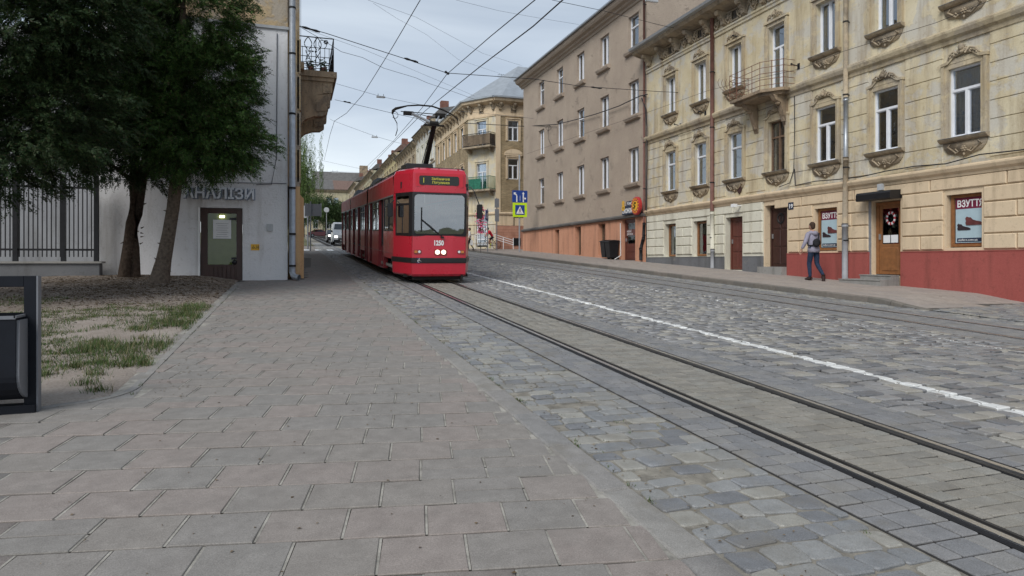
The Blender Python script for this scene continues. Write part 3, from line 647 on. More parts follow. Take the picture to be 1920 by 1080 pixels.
def x_apron(mat):
    def f(w, h):
        b = MB(); a, c = -.16, w+.16; z1, z0 = -.13, -.52
        b.prism([(a, z1), (a+.03, z1-.14), (a+.13, z0+.13), (w*.3, z0+.06), (w/2, z0), (w*.7, z0+.06), (c-.13, z0+.13), (c-.03, z1-.14), (c, z1)], -.035, 0, 'y')
        cx = w/2
        for sg in (-1, 1):
            b.path([(cx+sg*.08, -.05, z0+.16), (cx+sg*.2, -.06, z0+.1), (cx+sg*.32, -.05, z0+.2), (cx+sg*.44, -.05, z1-.1)], [.03, .024, .024, .03], 5)
            spiral(b, cx+sg*.42, z1-.08, .06, 1.1, sg, -.05, .02); spiral(b, cx+sg*.17, z0+.17, .06, 1.1, -sg, -.055, .02)
        for i in range(6): an = i*PI/3; b.ball((cx+.055*math.cos(an), -.06, z0+.2+.055*math.sin(an)), .032, 6)
        b.ball((cx, -.075, z0+.2), .035, 6); b.ball((cx, -.05, z0+.06), (.03, .03, .05), 6)
        return b.mesh('apron', M[mat], smooth=True)
    return ('apron', mat, f)
def molding(b, x0, x1, prof, mi=0): b.prism(prof, x0, x1, 'x', mi)
def text(body, size, Fm, loc, mat, parent, name='lettering', ext=.004, align='LEFT', squash=1.0, bold=0.0, rotx=PI/2):
    cu = bpy.data.curves.new(name, 'FONT'); cu.body = body; cu.size = size; cu.extrude = ext; cu.align_x = align; cu.align_y = 'BOTTOM_BASELINE'; cu.offset = bold; cu.resolution_u = 3
    tmp = bpy.data.objects.new('t', cu); S.collection.objects.link(tmp); dg = bpy.context.evaluated_depsgraph_get()
    me = bpy.data.meshes.new_from_object(tmp.evaluated_get(dg)); me.name = name; bpy.data.objects.remove(tmp)
    me.materials.clear(); me.materials.append(M[mat])
    A = Matrix.Rotation(rotx, 4, 'X') @ Matrix.Diagonal((squash, 1, 1, 1)); me.transform(A)
    o = bpy.data.objects.new(name, me); link(o, parent); wl = Fm @ Vector(loc)
    o.location = wl-(WL.get(parent.name, Vector((0, 0, 0))) if parent else Vector((0, 0, 0))); o.rotation_euler = (0, 0, Fm.to_euler().z); return o

# ------------------------------------------------------------------ number 19: ornate cream house, nearest on the right
H0 = 28.2; FR = frame(16, H0, -PI/2); UE = 36.0
h19 = thing('ornate_house', 'ornate weathered cream house with white and peach ground floor and brick red plinth', 'house', (16, 15, G(15)))
wc = [2.13, 4.43, 6.70, 9.0, 11.25, 13.5, 15.85, 18.2, 20.5, 22.8, 25.1]
gop = [(1.62, 2.51, 1.65, 3.13), (3.86, 4.83, 1.65, 3.13), (6.09, 7.11, 1.12, 3.15), (8.37, 9.50, 1.20, 3.43), (10.76, 11.69, 1.78, 3.14), (13.0, 13.97, 1.04, 3.17), (15.34, 16.27, 1.80, 3.15), (19.9, 20.8, 1.8, 3.15)]
hol1 = [(c-.42, c+.42, 4.6, 6.36) for c in wc]; hol2 = [(c-.4, c+.4, (7.36 if i == 3 else 8.05), 9.70) for i, c in enumerate(wc)]
b = MB(FR); b.wall(0, UE, 3.6, 11.3, 0, hol1+hol2, .25)
b.box(0, .02, .001, 11, 0, 12.0); b.add([(UE, 0, -1), (UE, 11, -1), (UE, 11, 11.3), (UE, 0, 11.3)], [(0, 1, 2, 3)]); b.add([(0, 11, 0), (UE, 11, 0), (UE, 11, 11.3), (0, 11, 11.3)], [(0, 3, 2, 1)])
b.part('wall', M['cream'], h19)
b = MB(FR); b.wall(0, 8.3, .8, 3.6, 0, [o for o in gop if o[0] < 8], .28); b.part('ground_floor_wall', M['white'], h19)
b = MB(FR); b.wall(8.3, UE, -1.5, 3.6, 0, [o for o in gop if o[0] > 8], .28); b.part('ground_floor_wall', M['peach'], h19)
# plinths
def plinth(segs, top, proud, mat, name='plinth'):
    b = MB(FR)
    for a, c in segs:
        t = top if not callable(top) else top(a)
        b.box(a, c, -proud, .0, G(H0-c)-.3, t); b.box(a, c, -proud-.012, .0, t, t+.02)
    b.part(name, mat, h19)
plinth([(0.02, 6.02), (7.18, 8.3)], 1.62, .06, M['greyplinth']); plinth([(9.56, 12.94), (14.03, 15.28), (15.28, 16.33), (16.33, UE)], 1.70, .075, M['redplinth'])
# rusticated ground floor blocks
piers = [(.04, 1.55), (2.58, 3.8), (4.9, 6.03), (7.17, 8.28), (9.58, 10.7), (11.75, 12.92), (14.04, 15.28), (16.33, 19.8), (20.9, 25)]
for p, (a, c) in enumerate(piers):
    mat = M['white'] if a < 8 else M['peach']; z = 1.74; k = 0
    while z < 3.2:
        cuts = [a]; nb = max(1, round((c-a)/1.7))
        for q in range(nb):
            x0, x1 = a+(c-a)*q/nb, a+(c-a)*(q+1)/nb
            if k % 2 == 0 and x1-x0 > .7: cuts += [x0+(x1-x0)*.46]
            cuts += [x1]
        for x0, x1 in zip(cuts, cuts[1:]):
            bb = MB(FR); bb.cbox(x0+.012, x1-.012, -.05, .001, z+.012, z+.372, .022); bb.part('stucco_block', mat, h19)
        z += .385; k += 1
x = .04
for x1 in (1.0, 2.7, 5.3, 6.6, 8.28, 8.9, 10.2, 12.4, 14.9, 16.9, 18.4, 20.9, 23.4):
    if not (8.2 < (x+x1)/2 < 9.0):
        bb = MB(FR); bb.cbox(x+.012, x1-.012, -.05, .001, 3.29, 3.585, .022); bb.part('stucco_block', M['white'] if x1 < 8.4 else M['peach'], h19)
    x = x1
# first floor banded courses between the windows
edges = [-.0]+[v for c in wc for v in (c-.6, c+.6)]+[UE]
for i in range(0, len(edges), 2):
    a, c = edges[i]+.03, edges[i+1]-.0
    if a > 24: break
    z = 3.98
    while z < 6.95:
        if not (z > 7.0):
            bb = MB(FR); bb.cbox(a, c, -.024, .001, z+.008, z+.442, .008); bb.part('stucco_band', M['cream'], h19)
        z += .452
# mouldings
b = MB(FR)
molding(b, 0, UE, [(0, 3.6), (-.05, 3.6), (-.07, 3.66), (-.14, 3.72), (-.18, 3.8), (-.18, 3.84), (0, 3.90)])
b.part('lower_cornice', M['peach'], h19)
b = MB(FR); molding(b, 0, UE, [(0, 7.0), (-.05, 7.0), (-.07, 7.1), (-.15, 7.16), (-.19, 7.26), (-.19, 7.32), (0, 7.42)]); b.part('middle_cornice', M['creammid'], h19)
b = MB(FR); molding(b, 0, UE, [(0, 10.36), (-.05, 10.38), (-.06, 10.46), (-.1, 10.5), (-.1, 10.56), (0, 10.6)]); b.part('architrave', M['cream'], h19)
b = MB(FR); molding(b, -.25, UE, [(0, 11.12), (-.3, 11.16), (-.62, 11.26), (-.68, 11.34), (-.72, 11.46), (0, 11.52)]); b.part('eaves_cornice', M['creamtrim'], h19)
b = MB(FR); molding(b, -.27, UE, [(-.7, 11.40), (-.83, 11.44), (-.86, 11.54), (-.74, 11.56), (-.7, 11.53)]); b.part('gutter', M['sillmetal'], h19)
b = MB(FR); molding(b, -.27, UE, [(-.74, 11.52), (4.5, 13.6), (4.5, 13.4), (-.74, 11.46)]); molding(b, -.27, UE, [(4.5, 13.6), (11, 11.3), (11, 11.2), (4.5, 13.4)]); b.part('roof', M['darkroof'], h19)
def bracket_mesh():
    b = MB(); b.prism([(0, .52), (-.46, .52), (-.44, .42), (-.32, .36), (-.28, .26), (-.2, .2), (-.17, .1), (-.1, .02), (0, -.04)], -.1, .1, 'x')
    b.lathe([(.0, -.09), (.075, -.09), (.075, .09), (0, .09)], (0, -.36, .42), 8, 'x'); b.lathe([(0, -.09), (.055, -.09), (.055, .09), (0, .09)], (0, -.13, .07), 8, 'x')
    for q in range(4): b.ball((0, -.24+.045*q, .28-.07*q), (.06, .05, .05), 6)
    b.path([(-.09, -.05, .1), (-.2, -.06, .3), (-.34, -.05, .42)], [.03, .04, .02], 5); b.path([(.09, -.05, .1), (.2, -.06, .3), (.34, -.05, .42)], [.03, .04, .02], 5)
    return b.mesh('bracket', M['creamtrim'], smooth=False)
bm_ = bracket_mesh()
def vent_mesh():
    b = MB(); s_ = .17
    for a, c, d, e_ in ((-s_-.06, -s_, -s_, s_), (s_, s_+.06, -s_, s_), (-s_-.06, s_+.06, s_, s_+.06), (-s_-.06, s_+.06, -s_-.06, -s_)): b.box(a, c, -.06, .0, d, e_)
    b.box(-s_, s_, -.012, -.004, -s_, s_, 1)
    for a in (-.06, .06): b.box(a-.008, a+.008, -.03, -.015, -s_, s_)
    return b.mesh('vent', [M['creamtrim'], M['black']])
vm_ = vent_mesh()
def frieze_mesh():
    b = MB()
    for sg in (-1, 1):
        spiral(b, sg*.13, .0, .10, 1.2, sg, -.05, .034); spiral(b, sg*.05, -.16, .06, 1.1, -sg, -.05, .026)
        b.path([(0, -.05, -.22), (sg*.12, -.07, -.1), (sg*.2, -.06, .08), (sg*.16, -.05, .2)], [.02, .04, .04, .02], 5)
    b.ball((0, -.07, .0), (.08, .06, .1), 8); b.ball((0, -.06, -.2), (.045, .045, .06), 6); b.ball((0, -.05, .16), (.07, .05, .05), 6)
    return b.mesh('frieze_ornament', M['creamtrim'], smooth=True)
fm_ = frieze_mesh()
for c in wc:
    place('vent', vm_, h19, FR @ Vector((c, 0, 10.86)), -PI/2)
    for s_ in (-.62, .62): place('bracket', bm_, h19, FR @ Vector((c+s_, 0, 10.64)), -PI/2)
    for s_ in (-.36, .36, 1.14): place('frieze_ornament', fm_, h19, FR @ Vector((c+s_, 0, 10.86)), -PI/2)
place('bracket', bm_, h19, FR @ Vector((.3, 0, 10.64)), -PI/2)
# windows
st1 = ['T1', 'T1', 'T1', 'old', 'T2', 'T2', 'T2', 'T2', 'T2', 'T2', 'T2']
for i, c in enumerate(wc):
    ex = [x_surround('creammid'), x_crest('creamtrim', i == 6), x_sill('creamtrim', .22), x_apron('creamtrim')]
    win(h19, FR, c-.42, c+.42, 4.6, 6.36, .10 if i > 3 else .16, st1[i], 'oldwood' if i == 3 else 'pvc', .55, ex)
    if i == 3: win(h19, FR, c-.4, c+.4, 7.36, 9.70, .2, 'T2', 'pvc', 1, [x_surround('creammid', flat=True), x_crest('creamtrim')], name='balcony_door')
    else: win(h19, FR, c-.4, c+.4, 8.05, 9.70, .2, '2', 'pvc', .8, [x_surround('creammid', flat=True), x_crest('creamtrim'), x_sill('creamtrim', .22), x_apron('creamtrim')])
# balcony: dark slab on stone consoles with thin rusty rails
b = MB(FR); b.prism([(7.45, 0), (7.5, -.85), (9.25, -.92), (9.85, -.45), (9.85, 0)], 7.2, 7.3, 'z'); b.prism([(7.55, 0), (7.6, -.72), (9.2, -.8), (9.72, -.4), (9.72, 0)], 7.1, 7.2, 'z'); b.part('balcony_slab', M['stone'], h19)
for u in (7.95, 9.45):
    b = MB(FR); b.prism([(0, 7.1), (-.62, 7.1), (-.5, 6.93), (-.3, 6.85), (-.22, 6.55), (-.1, 6.25), (-.04, 6.1), (0, 6.05)], u-.1, u+.1, 'x'); b.ball((u, -.1, 6.3), (.1, .09, .14), 6); b.ball((u, -.34, 6.86), (.1, .1, .1), 6); b.part('console', M['stone'], h19)
b = MB(FR); loop = [(7.45, 0), (7.42, -.5), (7.5, -.85), (9.25, -.92), (9.85, -.45), (9.85, 0)]
for z in (7.42, 7.62, 7.82, 8.02, 8.22): b.path([(x, y, z) for x, y in loop], .011, 5)
for (x0, y0), (x1, y1) in zip(loop, loop[1:]):
    n = max(1, round(math.hypot(x1-x0, y1-y0)/.42))
    for q in range(n): t = q/n; b.path([(x0+(x1-x0)*t, y0+(y1-y0)*t, 7.3), (x0+(x1-x0)*t, y0+(y1-y0)*t, 8.24)], .012, 5)
for q in range(5): b.path([(7.3+.05*math.cos(t)*3, -.35-.16*q+.1*math.sin(t)*2, 7.35+.16*t) for t in np.linspace(0, 5, 9)], .008, 4)
b.part('balcony_railing', M['rust'], h19)
b = MB(FR); b.box(8.15, 9.8, -.9, -.88, 7.34, 7.34); 
# ground floor openings
def shopwin(u0, u1, z0, z1, dep, fmat, parent=h19, Fm=FR, nm='shop_window'): return win(parent, Fm, u0, u1, z0, z1, dep, '1', fmat, 0, name=nm, bar=.075)
shopwin(1.64, 2.50, 1.68, 3.10, .24, 'browndoor'); shopwin(3.88, 4.82, 1.68, 3.10, .24, 'browndoor')
def door(parent, Fm, u0, u1, z0, z1, dep, mat, glassy=0, panels=2, handle=True, label=None, nm='door'):
    b = MB(Fm); w = u1-u0; q = .09
    b.box(u0, u0+q, dep-.06, dep+.02, z0, z1); b.box(u1-q, u1, dep-.06, dep+.02, z0, z1); b.box(u0+q, u1-q, dep-.06, dep+.02, z1-q, z1)
    zt = z0+(z1-z0)*.42 if glassy else z1-q; b.box(u0+q, u1-q, dep-.03, dep+.02, z0, zt)
    if glassy: b.box(u0+q, u0+q+.1, dep-.03, dep+.02, zt, z1-q); b.box(u1-q-.1, u1-q, dep-.03, dep+.02, zt, z1-q); b.box(u0+q+.1, u1-q-.1, dep-.03, dep+.02, z1-q-.1, z1-q)
    o = b.part(nm, mat, parent, bevel=.006)
    if label: o['label'] = label
    for k in range(panels):
        a = z0+.1+(zt-z0-.15)*k/panels; c = z0+.05+(zt-z0-.15)*(k+1)/panels
        pb = MB(Fm)
        for (xa, xb) in (((u0+q+.06, (u0+u1)/2-.03), ((u0+u1)/2+.03, u1-q-.06)) if w > .95 and not glassy else ((u0+q+.1, u1-q-.1),)): pb.cbox(xa, xb, dep-.05, dep-.028, a, c, .015)
        pb.part('door_panel', mat, o)
    if glassy:
        MB(Fm).box(u0+q+.1, u1-q-.1, dep-.015, dep-.008, zt, z1-q-.1).part('pane', M['clearglass'], o)
        MB(Fm).box(u0, u1, dep+.3, dep+.31, z0, z1).part('interior', M['room'], o)
    if handle: hb = MB(Fm); hb.box(u0+q+.03, u0+q+.06, dep-.09, dep-.03, z0+1.0, z0+1.16); hb.part('handle', M['sillmetal'], o)
    return o
door(h19, FR, 6.11, 7.09, 1.14, 3.13, .26, M['reddoor'], panels=3)
d4 = door(h19, FR, 8.39, 9.48, 1.26, 3.38, .27, M['darkdoor'], panels=3, label='tall dark maroon panelled door with an oval light')
b = MB(FR); b.lathe([(.0, 0), (.17, 0), (.19, -.03), (.14, -.04), (.12, -.01), (0, -.01)], (8.93, .235, 2.95), 14, 'y'); b.part('oval_light', M['black'], d4)
b = MB(FR); b.box(8.3, 9.55, -.28, .28, G(19.2)-.2, 1.26); b.part('door_step', M['concrete'], h19)
d6 = door(h19, FR, 13.02, 13.95, 1.08, 3.15, .20, M['browndoor'], glassy=1, panels=1, label='orange brown half glazed shop door under a dark hood')
MB(FR).box(13.28, 13.72, .26, .27, 1.98, 2.95).part('blind', M['olive'], d6)
M['redleaf'] = simple('red and white flowers', (.40, .04, .05), .7, .2, var=.2)
b = MB(FR)
for k in range(16): a = k*PI/8; b.ball((13.5+.13*math.cos(a), .165, 2.68+.16*math.sin(a)), (.04, .02, .045), 6, k % 2)
b.part('wreath', [M['redleaf'], M['paper']], d6)
for a in (13.25, 13.51): b = MB(FR); b.box(a, a+.23, .165, .172, 1.98, 2.2); b.part('notice', M['paper'], d6)
b = MB(FR); b.prism([(.2, 3.46), (-.40, 3.42), (-.44, 3.36), (-.44, 3.2), (-.4, 3.18), (.2, 3.22)], 12.85, 14.02, 'x'); b.part('door_hood', M['black'], h19)
b = MB(FR); b.box(12.9, 12.99, -.02, .02, 1.0, 3.2); b.part('door_jamb', M['galv'], h19)
for k, (a, c, p, z0, z1) in enumerate(((12.55, 14.0, .75, .3, .915), (12.95, 13.995, .38, .94, 1.045))):
    b = MB(FR); b.box(a, c, -p, -.08, z0, z1); b.box(a-.02, c+.004, -p-.02, -.08, z1, z1+.025); b.part('step', M['concrete'], h19)
M['maroon'] = simple('maroon poster print', (.16, .02, .05), .5, .3, var=.05); M['lightblue'] = simple('pale blue poster print', (.38, .50, .56), .5, .3, var=.05); M['navy'] = simple('navy strip', (.02, .03, .06), .5, .3)
M['shoe'] = simple('dark shoe print', (.035, .025, .03), .35, .5, var=.3); M['shoe2'] = simple('brown shoe print', (.12, .04, .04), .35, .5, var=.3)
for (u0, u1, z0, z1) in ((10.80, 11.69, 1.80, 3.13), (15.38, 16.27, 1.82, 3.14)):
    sw = shopwin(u0, u1, z0, z1, .16, 'browndoor'); q = .1; x0, x1, y = u0+q, u1-.06, .145
    po = MB(FR).box(x0, x1, y, y+.008, z0+q, z1-.08).part('poster', M['lightblue'], h19); po['label'] = 'shoe shop poster with a maroon heading in the window'
    MB(FR).box(x0, x1, y-.004, y, z1-.36, z1-.08).part('poster_heading', M['maroon'], po); MB(FR).box(x0+.04, x1-.04, y-.004, y, z0+q+.02, z0+q+.12).part('poster_strip', M['navy'], po)
    for sx_, sz, mt, sc_ in ((.0, .0, 'shoe', .9), (.22, .12, 'shoe2', 1.15)):
        P = [(.02, .0), (.0, .05), (.015, .10), (-.005, .15), (.03, .19), (.08, .17), (.12, .17), (.17, .12), (.26, .09), (.34, .075), (.40, .045), (.41, .015), (.38, 0)]
        MB(FR).prism([(x0+.05+sx_+p*sc_*.95, z0+.42+sz+r*sc_) for p, r in P], y-.012-sx_*.02, y-.002, 'y').part('shoe_picture', M[mt], po)
    text('ВЗУТТЯ', .235, FR, (x0+.04, y-.006, z1-.31), 'whitepaint', po, 'lettering', .002, squash=.78, bold=.006)
    text('stefero.com.ua', .085, FR, (x0+.07, y-.006, z0+q+.045), 'whitepaint', po, 'lettering', .001)
b = MB(FR); b.box(9.62, 9.86, -.065, -.05, 3.2, 3.44); pl_ = b.part('number_plate', M['navy'], h19); text('19', .2, FR, (9.645, -.068, 3.245), 'whitepaint', pl_, 'lettering', .002, bold=.004)
b = MB(FR); b.prism([(6.86, 4.25), (6.98, 4.28), (7.10, 4.25), (7.1, 4.1), (6.98, 3.98), (6.86, 4.1)], -.05, -.02, 'y'); b.part('shield_plaque', M['darkdoor'], h19)
b = MB(FR); b.box(7.05, 7.11, -.3, -.0, 3.52, 3.56); b.box(6.95, 7.13, -.4, -.24, 3.48, 3.6); b.part('security_camera', M['whitepaint'], h19)
b = MB(FR); b.box(13.3, 13.48, -.12, -.05, 3.48, 3.66); b.part('alarm_box', M['lamp'], h19)
# cables pinned along the mouldings
b = MB(FR); rr_ = random.Random(3)
b.path([(9.9, -.05, 7.0), (9.92, -.06, 5.8), (9.88, -.06, 4.5), (9.7, -.07, 4.1), (9.2, -.08, 4.02)], .014, 5)
b.path([(9.9, -.05, 4.55)]+[(10+i*.9, -.1, 3.98+.04*math.sin(i*1.7)+(.1 if i == 7 else 0)) for i in range(16)], .016, 5)
b.path([(i*1.2, -.05, 6.92+rr_.uniform(-.03, .02)) for i in range(1, 9)], .007, 4)
b.part('cable', M['wire'], h19)
def downpipe(label, Fm, u, y, segs, parent=None, cat='downpipe', shoe=None):
    t = thing('downpipe', label, cat, Fm @ Vector((u, y, segs[-1][1])))
    for k, (z1, z0, r, mat, du) in enumerate(segs):
        b = MB(Fm); b.path([(u+du, y, z1), (u+segs[k+1][4] if k+1 < len(segs) else u+du, y, z0)], r, 10); b.path([(u+du, y, z1-.02), (u+du, y, z1-.1)], r*1.14, 10); b.part('pipe', M[mat], t, smooth=True)
    top = segs[0][0]
    for z in np.arange(segs[-1][1]+1.2, top-.3, 2.2): b = MB(Fm); b.path([(u, y, z), (u, y, z+.035)], segs[0][2]*1.22, 10); b.box(u-.015, u+.015, y, y+.14, z, z+.03); b.part('clamp', M['darkmetal'], t)
    if shoe: b = MB(Fm); b.path([(u, y, shoe[0]+.1), (u+shoe[1], y+shoe[2], shoe[0]-.1), (u+shoe[1]*2.6, y+shoe[2]*2.6, shoe[0]-.16)], segs[-1][2]*1.02, 10, cap=False); b.part('spout', M[segs[-1][3]], t, smooth=True)
    return t
downpipe('red brown downpipe beside the balcony turning cream and grey near the ground', FR, 5.4, -.14, [(11.3, 3.45, .075, 'pipebrown', 0), (3.45, 1.95, .08, 'white', 0), (1.95, G(22.8)+.13, .075, 'pipegrey', .02)])
downpipe('galvanised downpipe with a thicker grey foot between the two shoe posters', FR, 12.2, -.16, [(11.3, 6.4, .07, 'creamtrim', 0), (6.4, 4.6, .065, 'galv', 0), (4.6, 2.6, .075, 'creamtrim', 0), (2.6, G(16)+.13, .085, 'pipegrey', -.03)])
for u, z in ((6.95, 9.9), (10.05, 7.95), (2.9, 7.35), (4.75, 7.5)):
    b = MB(FR); b.path([(u, 0, z), (u, -.12, z+.02), (u, -.3, z+.05)], .018, 5); b.ball((u, -.3, z+.05), .04, 6); b.box(u-.05, u+.05, -.02, 0, z-.1, z+.1); b.part('wire_hook', M['darkmetal'], h19)

# ------------------------------------------------------------------ plain grey brown house with terracotta base
B0 = 46.2; FB = frame(16, B0, -PI/2)
hb = thing('plain_house', 'plain grey brown roughcast house with four storeys and a terracotta base', 'house', (16, 37, G(37)))
bc = [3.72, 7.02, 10.24, 13.40, 16.66]; bz = [(5.35, 7.08), (8.67, 10.40), (11.97, 13.68)]
b = MB(FB); b.wall(0, 18, 3.66, 14.3, 0, [(c-.53, c+.53, a, d) for c in bc for a, d in bz], .26)
b.add([(18, 0, 0), (18, 13, 0), (18, 13, 14.6), (18, 6, 17.2), (18, 0, 14.6)], [(0, 1, 2, 3, 4)]); b.add([(0, 0, 0), (0, 13, 0), (0, 13, 14.6), (0, 6, 17.2), (0, 0, 14.6)], [(4, 3, 2, 1, 0)]); b.part('wall', M['brown'], hb)
bop = [(6.34, 7.06, 1.80, 3.46), (9.58, 10.43, 1.82, 3.5), (12.73, 13.65, 1.80, 3.5), (15.55, 16.95, 1.44, 3.58)]
b = MB(FB); b.wall(0, 18, 1.0, 3.62, -.06, bop, .3); b.add([(0, -.06, 1), (0, 0, 1), (0, 0, 3.62), (0, -.06, 3.62)], [(0, 1, 2, 3)]); b.part('base', M['orange'], hb)
b = MB(FB); molding(b, -.02, 18.0, [(0, 3.60), (-.1, 3.60), (-.2, 3.63), (-.22, 3.72), (0, 3.82)]); b.part('band', M['darkroof'], hb)
b = MB(FB); molding(b, -.3, 18.25, [(0, 14.1), (-.06, 14.12), (-.1, 14.22), (-.22, 14.27), (-.26, 14.36), (-.44, 14.42), (-.52, 14.52), (-.56, 14.66), (0, 14.7)]); b.part('cornice', M['brown'], hb)
b = MB(FB); molding(b, -.34, 18.3, [(-.6, 14.66), (-.68, 14.70), (-.68, 14.78), (-.6, 14.8)]); molding(b, -.34, 18.3, [(-.62, 14.72), (6, 17.3), (13.4, 14.6), (13.4, 14.5), (6, 17.1), (-.62, 14.66)], 1); b.part('roof', [M['galv'], M['darkroof']], hb)
for i, c in enumerate(bc):
    for a, d in bz: win(hb, FB, c-.53, c+.53, a, d, .2, random.choice(('2', '2', 'T1')), 'pvc', 1, [x_sill('brown', .2, .2, .2, False)])
b = MB(FB); b.box(2.2, 3.0, 3.6, 4.3, 15.9, 17.0); b.box(.5, 1.2, 1.4, 2.0, 15.0, 16.3); b.box(.45, 1.25, 1.35, 2.05, 16.3, 16.4); b.part('chimney', M['chimney'], hb)
for a, c, d, e_ in bop[:3]: shopwin(a+.1, c, d, e_, .2, 'oldwood', hb, FB)
dk = door(hb, FB, 15.62, 16.9, 1.46, 3.56, .14, M['reddoor'], glassy=1, panels=2, label='red brown glazed shop door beside the wheeled bins')
b = MB(FB); b.box(15.8, 16.72, .07, .09, 2.75, 3.05); nb_ = b.part('sign_board', M['reddoor'], dk)
for k, s_ in enumerate(('НОВИЙ', 'ДЛЯ ВСІХ')): text(s_, .13, FB, (15.86, .062, 2.91-.14*k), 'whitepaint', nb_, 'lettering', .001)
b = MB(FB); b.path([(15.5, -.12, 3.4), (15.5, -.1, 1.75), (15.4, -.4, 1.55)], .022, 6); b.part('door_post', M['whitepaint'], hb)
b = MB(FB); b.box(15.5, 16.95, -.5, -.07, 1.3, 1.5); b.part('door_step', M['concrete'], hb)
downpipe('dark drainpipe bulging out at the foot between the two right hand houses', FB, 17.93, -.12, [(14.2, 3.3, .05, 'pipebrown', 0), (3.3, 2.6, .07, 'darkmetal', 0), (2.6, 2.1, .075, 'darkmetal', -.05), (2.1, 1.5, .085, 'darkmetal', -.3)])
# shop sign: round red disc with a yellow figure, and the letter board beside it
M['signred'] = simple('red sign face', (.42, .03, .03), .35, .5, var=.05); M['signyellow'] = simple('yellow sign face', (.75, .42, .02), .4, .4, var=.05)
sg = thing('shop_sign', 'round red shop sign with a yellow centre over the terracotta base', 'sign', FB @ Vector((17.2, -.3, 4.1)))
b = MB(FB); b.lathe([(0, -.06), (.40, -.06), (.44, -.03), (.44, .08), (0, .08)], (17.58, -.35, 4.12), 24, 'y'); b.part('disc', M['signred'], sg)
b = MB(FB); b.lathe([(0, -.075), (.24, -.075), (.24, -.05), (0, -.05)], (17.58, -.35, 4.12), 20, 'y'); b.part('centre', M['signyellow'], sg)
b = MB(FB); b.path([(17.68, -.44, 4.25), (17.58, -.44, 4.28), (17.49, -.44, 4.18), (17.63, -.44, 4.1), (17.53, -.44, 4.0), (17.43, -.44, 4.04)], .03, 5); b.part('emblem', M['black'], sg)
for k in range(14): a = k*2*PI/14; b = MB(FB); b.box(-.02, .02, -.43, -.41, .29, .36, 0, Matrix.Translation((17.58, 0, 4.12)) @ Matrix.Rotation(a, 4, 'Y')); b.part('letter', M['signyellow'], sg)
b = MB(FB); b.box(17.3, 17.4, -.3, .0, 4.5, 4.54); b.part('bracket', M['darkmetal'], sg)
sg = thing('shop_sign', 'dark shop name board reading ЕКОНОМ left of the round red sign', 'sign', FB @ Vector((16.3, -.2, 3.9)))
b = MB(FB); b.box(16.0, 17.2, -.28, -.2, 3.78, 4.2); b.box(16.45, 17.15, -.28, -.2, 4.2, 4.42); b.part('board', M['navy'], sg)
text('ЕКОНОМ', .3, FB, (16.05, -.285, 3.85), 'whitepaint', sg, 'lettering', .004, squash=.82, bold=.008); text('Клуб', .2, FB, (16.55, -.285, 4.24), 'whitepaint', sg, 'lettering', .004)
b = MB(FB); b.lathe([(.06, -.02), (.15, -.02), (.15, .0), (.06, .0)], (16.15, -.29, 4.12), 12, 'y'); b.lathe([(.04, -.02), (.12, -.02), (.12, .0), (.04, .0)], (16.15, -.29, 4.36), 12, 'y'); b.part('emblem', M['signyellow'], sg)
def wheeled_bin(x, label):
    t = thing('wheeled_bin', label, 'bin', FB @ Vector((x, -.45, G(B0-x)+.12)), group='wheeled bins by the shop door'); z = G(B0-x)+.12
    b = MB(FB); b.add([(x-.21, -.62, z+.08), (x+.21, -.62, z+.08), (x+.21, -.2, z+.08), (x-.21, -.2, z+.08), (x-.25, -.70, z+.9), (x+.25, -.70, z+.9), (x+.25, -.14, z+.9), (x-.25, -.14, z+.9)],
        [(0, 3, 2, 1), (4, 5, 6, 7), (0, 1, 5, 4), (1, 2, 6, 5), (2, 3, 7, 6), (3, 0, 4, 7)]); b.part('body', M['black'], t, bevel=.02)
    b = MB(FB); b.prism([(-.74, z+.9), (-.72, z+.94), (-.42, z+1.0), (-.1, z+.98), (-.08, z+.9)], x-.27, x+.27, 'x'); b.part('lid', M['black'], t, bevel=.01)
    for s_ in (-.2, .2): b = MB(FB); b.lathe([(0, -.03), (.09, -.03), (.09, .03), (0, .03)], (x+s_, -.2, z+.09), 10, 'x'); b.part('wheel', M['rubber'], t)
wheeled_bin(14.55, 'left black wheeled bin of the two beside the red brown shop door'); wheeled_bin(15.12, 'right black wheeled bin of the two touching the door post')

# ------------------------------------------------------------------ corner house and the row beyond
hc = thing('corner_house', 'yellow brick corner house with chamfered corner, balconies and grey tin roof', 'house', (15.2, 50.5, G(50.5)))
FA = frame(15.16, 50.5, 0); AX, AY, BX, BY = 15.16, 50.5, 13.5, 52.8; CA = math.atan2(AY-BY, AX-BX); FC = frame(BX, BY, CA); CL = math.hypot(AX-BX, AY-BY)
FL = frame(13.5, 66.0, -PI/2); LL = 66-52.8
zb, z1f, ztop = 4.3, 5.25, 13.1
wr = [(1.02, 1.9, 11.05, 12.65), (1.02, 1.9, 8.0, 9.62), (5.0, 5.9, 11.05, 12.65), (5.0, 5.9, 8, 9.6)]
b = MB(FA); b.wall(0, 14, z1f, ztop, 0, wr, .2); b.part('wall', M['yellowbrick'], hc)
b = MB(FA); b.wall(0, 14, zb, z1f, 0, [(.5, 1.35, 4.97, 5.26)], .2); b.wall(0, 14, zb, z1f, 0, [], .2); b.box(0, .35, -.04, 0, z1f, ztop)
b = MB(FA); b.wall(0, 14, zb, z1f+.0, 0, [], .2); b.box(0, .4, -.05, -.001, z1f, ztop); b.part('corner_pier', M['peach'], hc)
b = MB(FA); b.box(0, 14, -.12, -.0, G(50)-1, zb-.03); b.part('plinth', M['redbrickpaint'], hc)
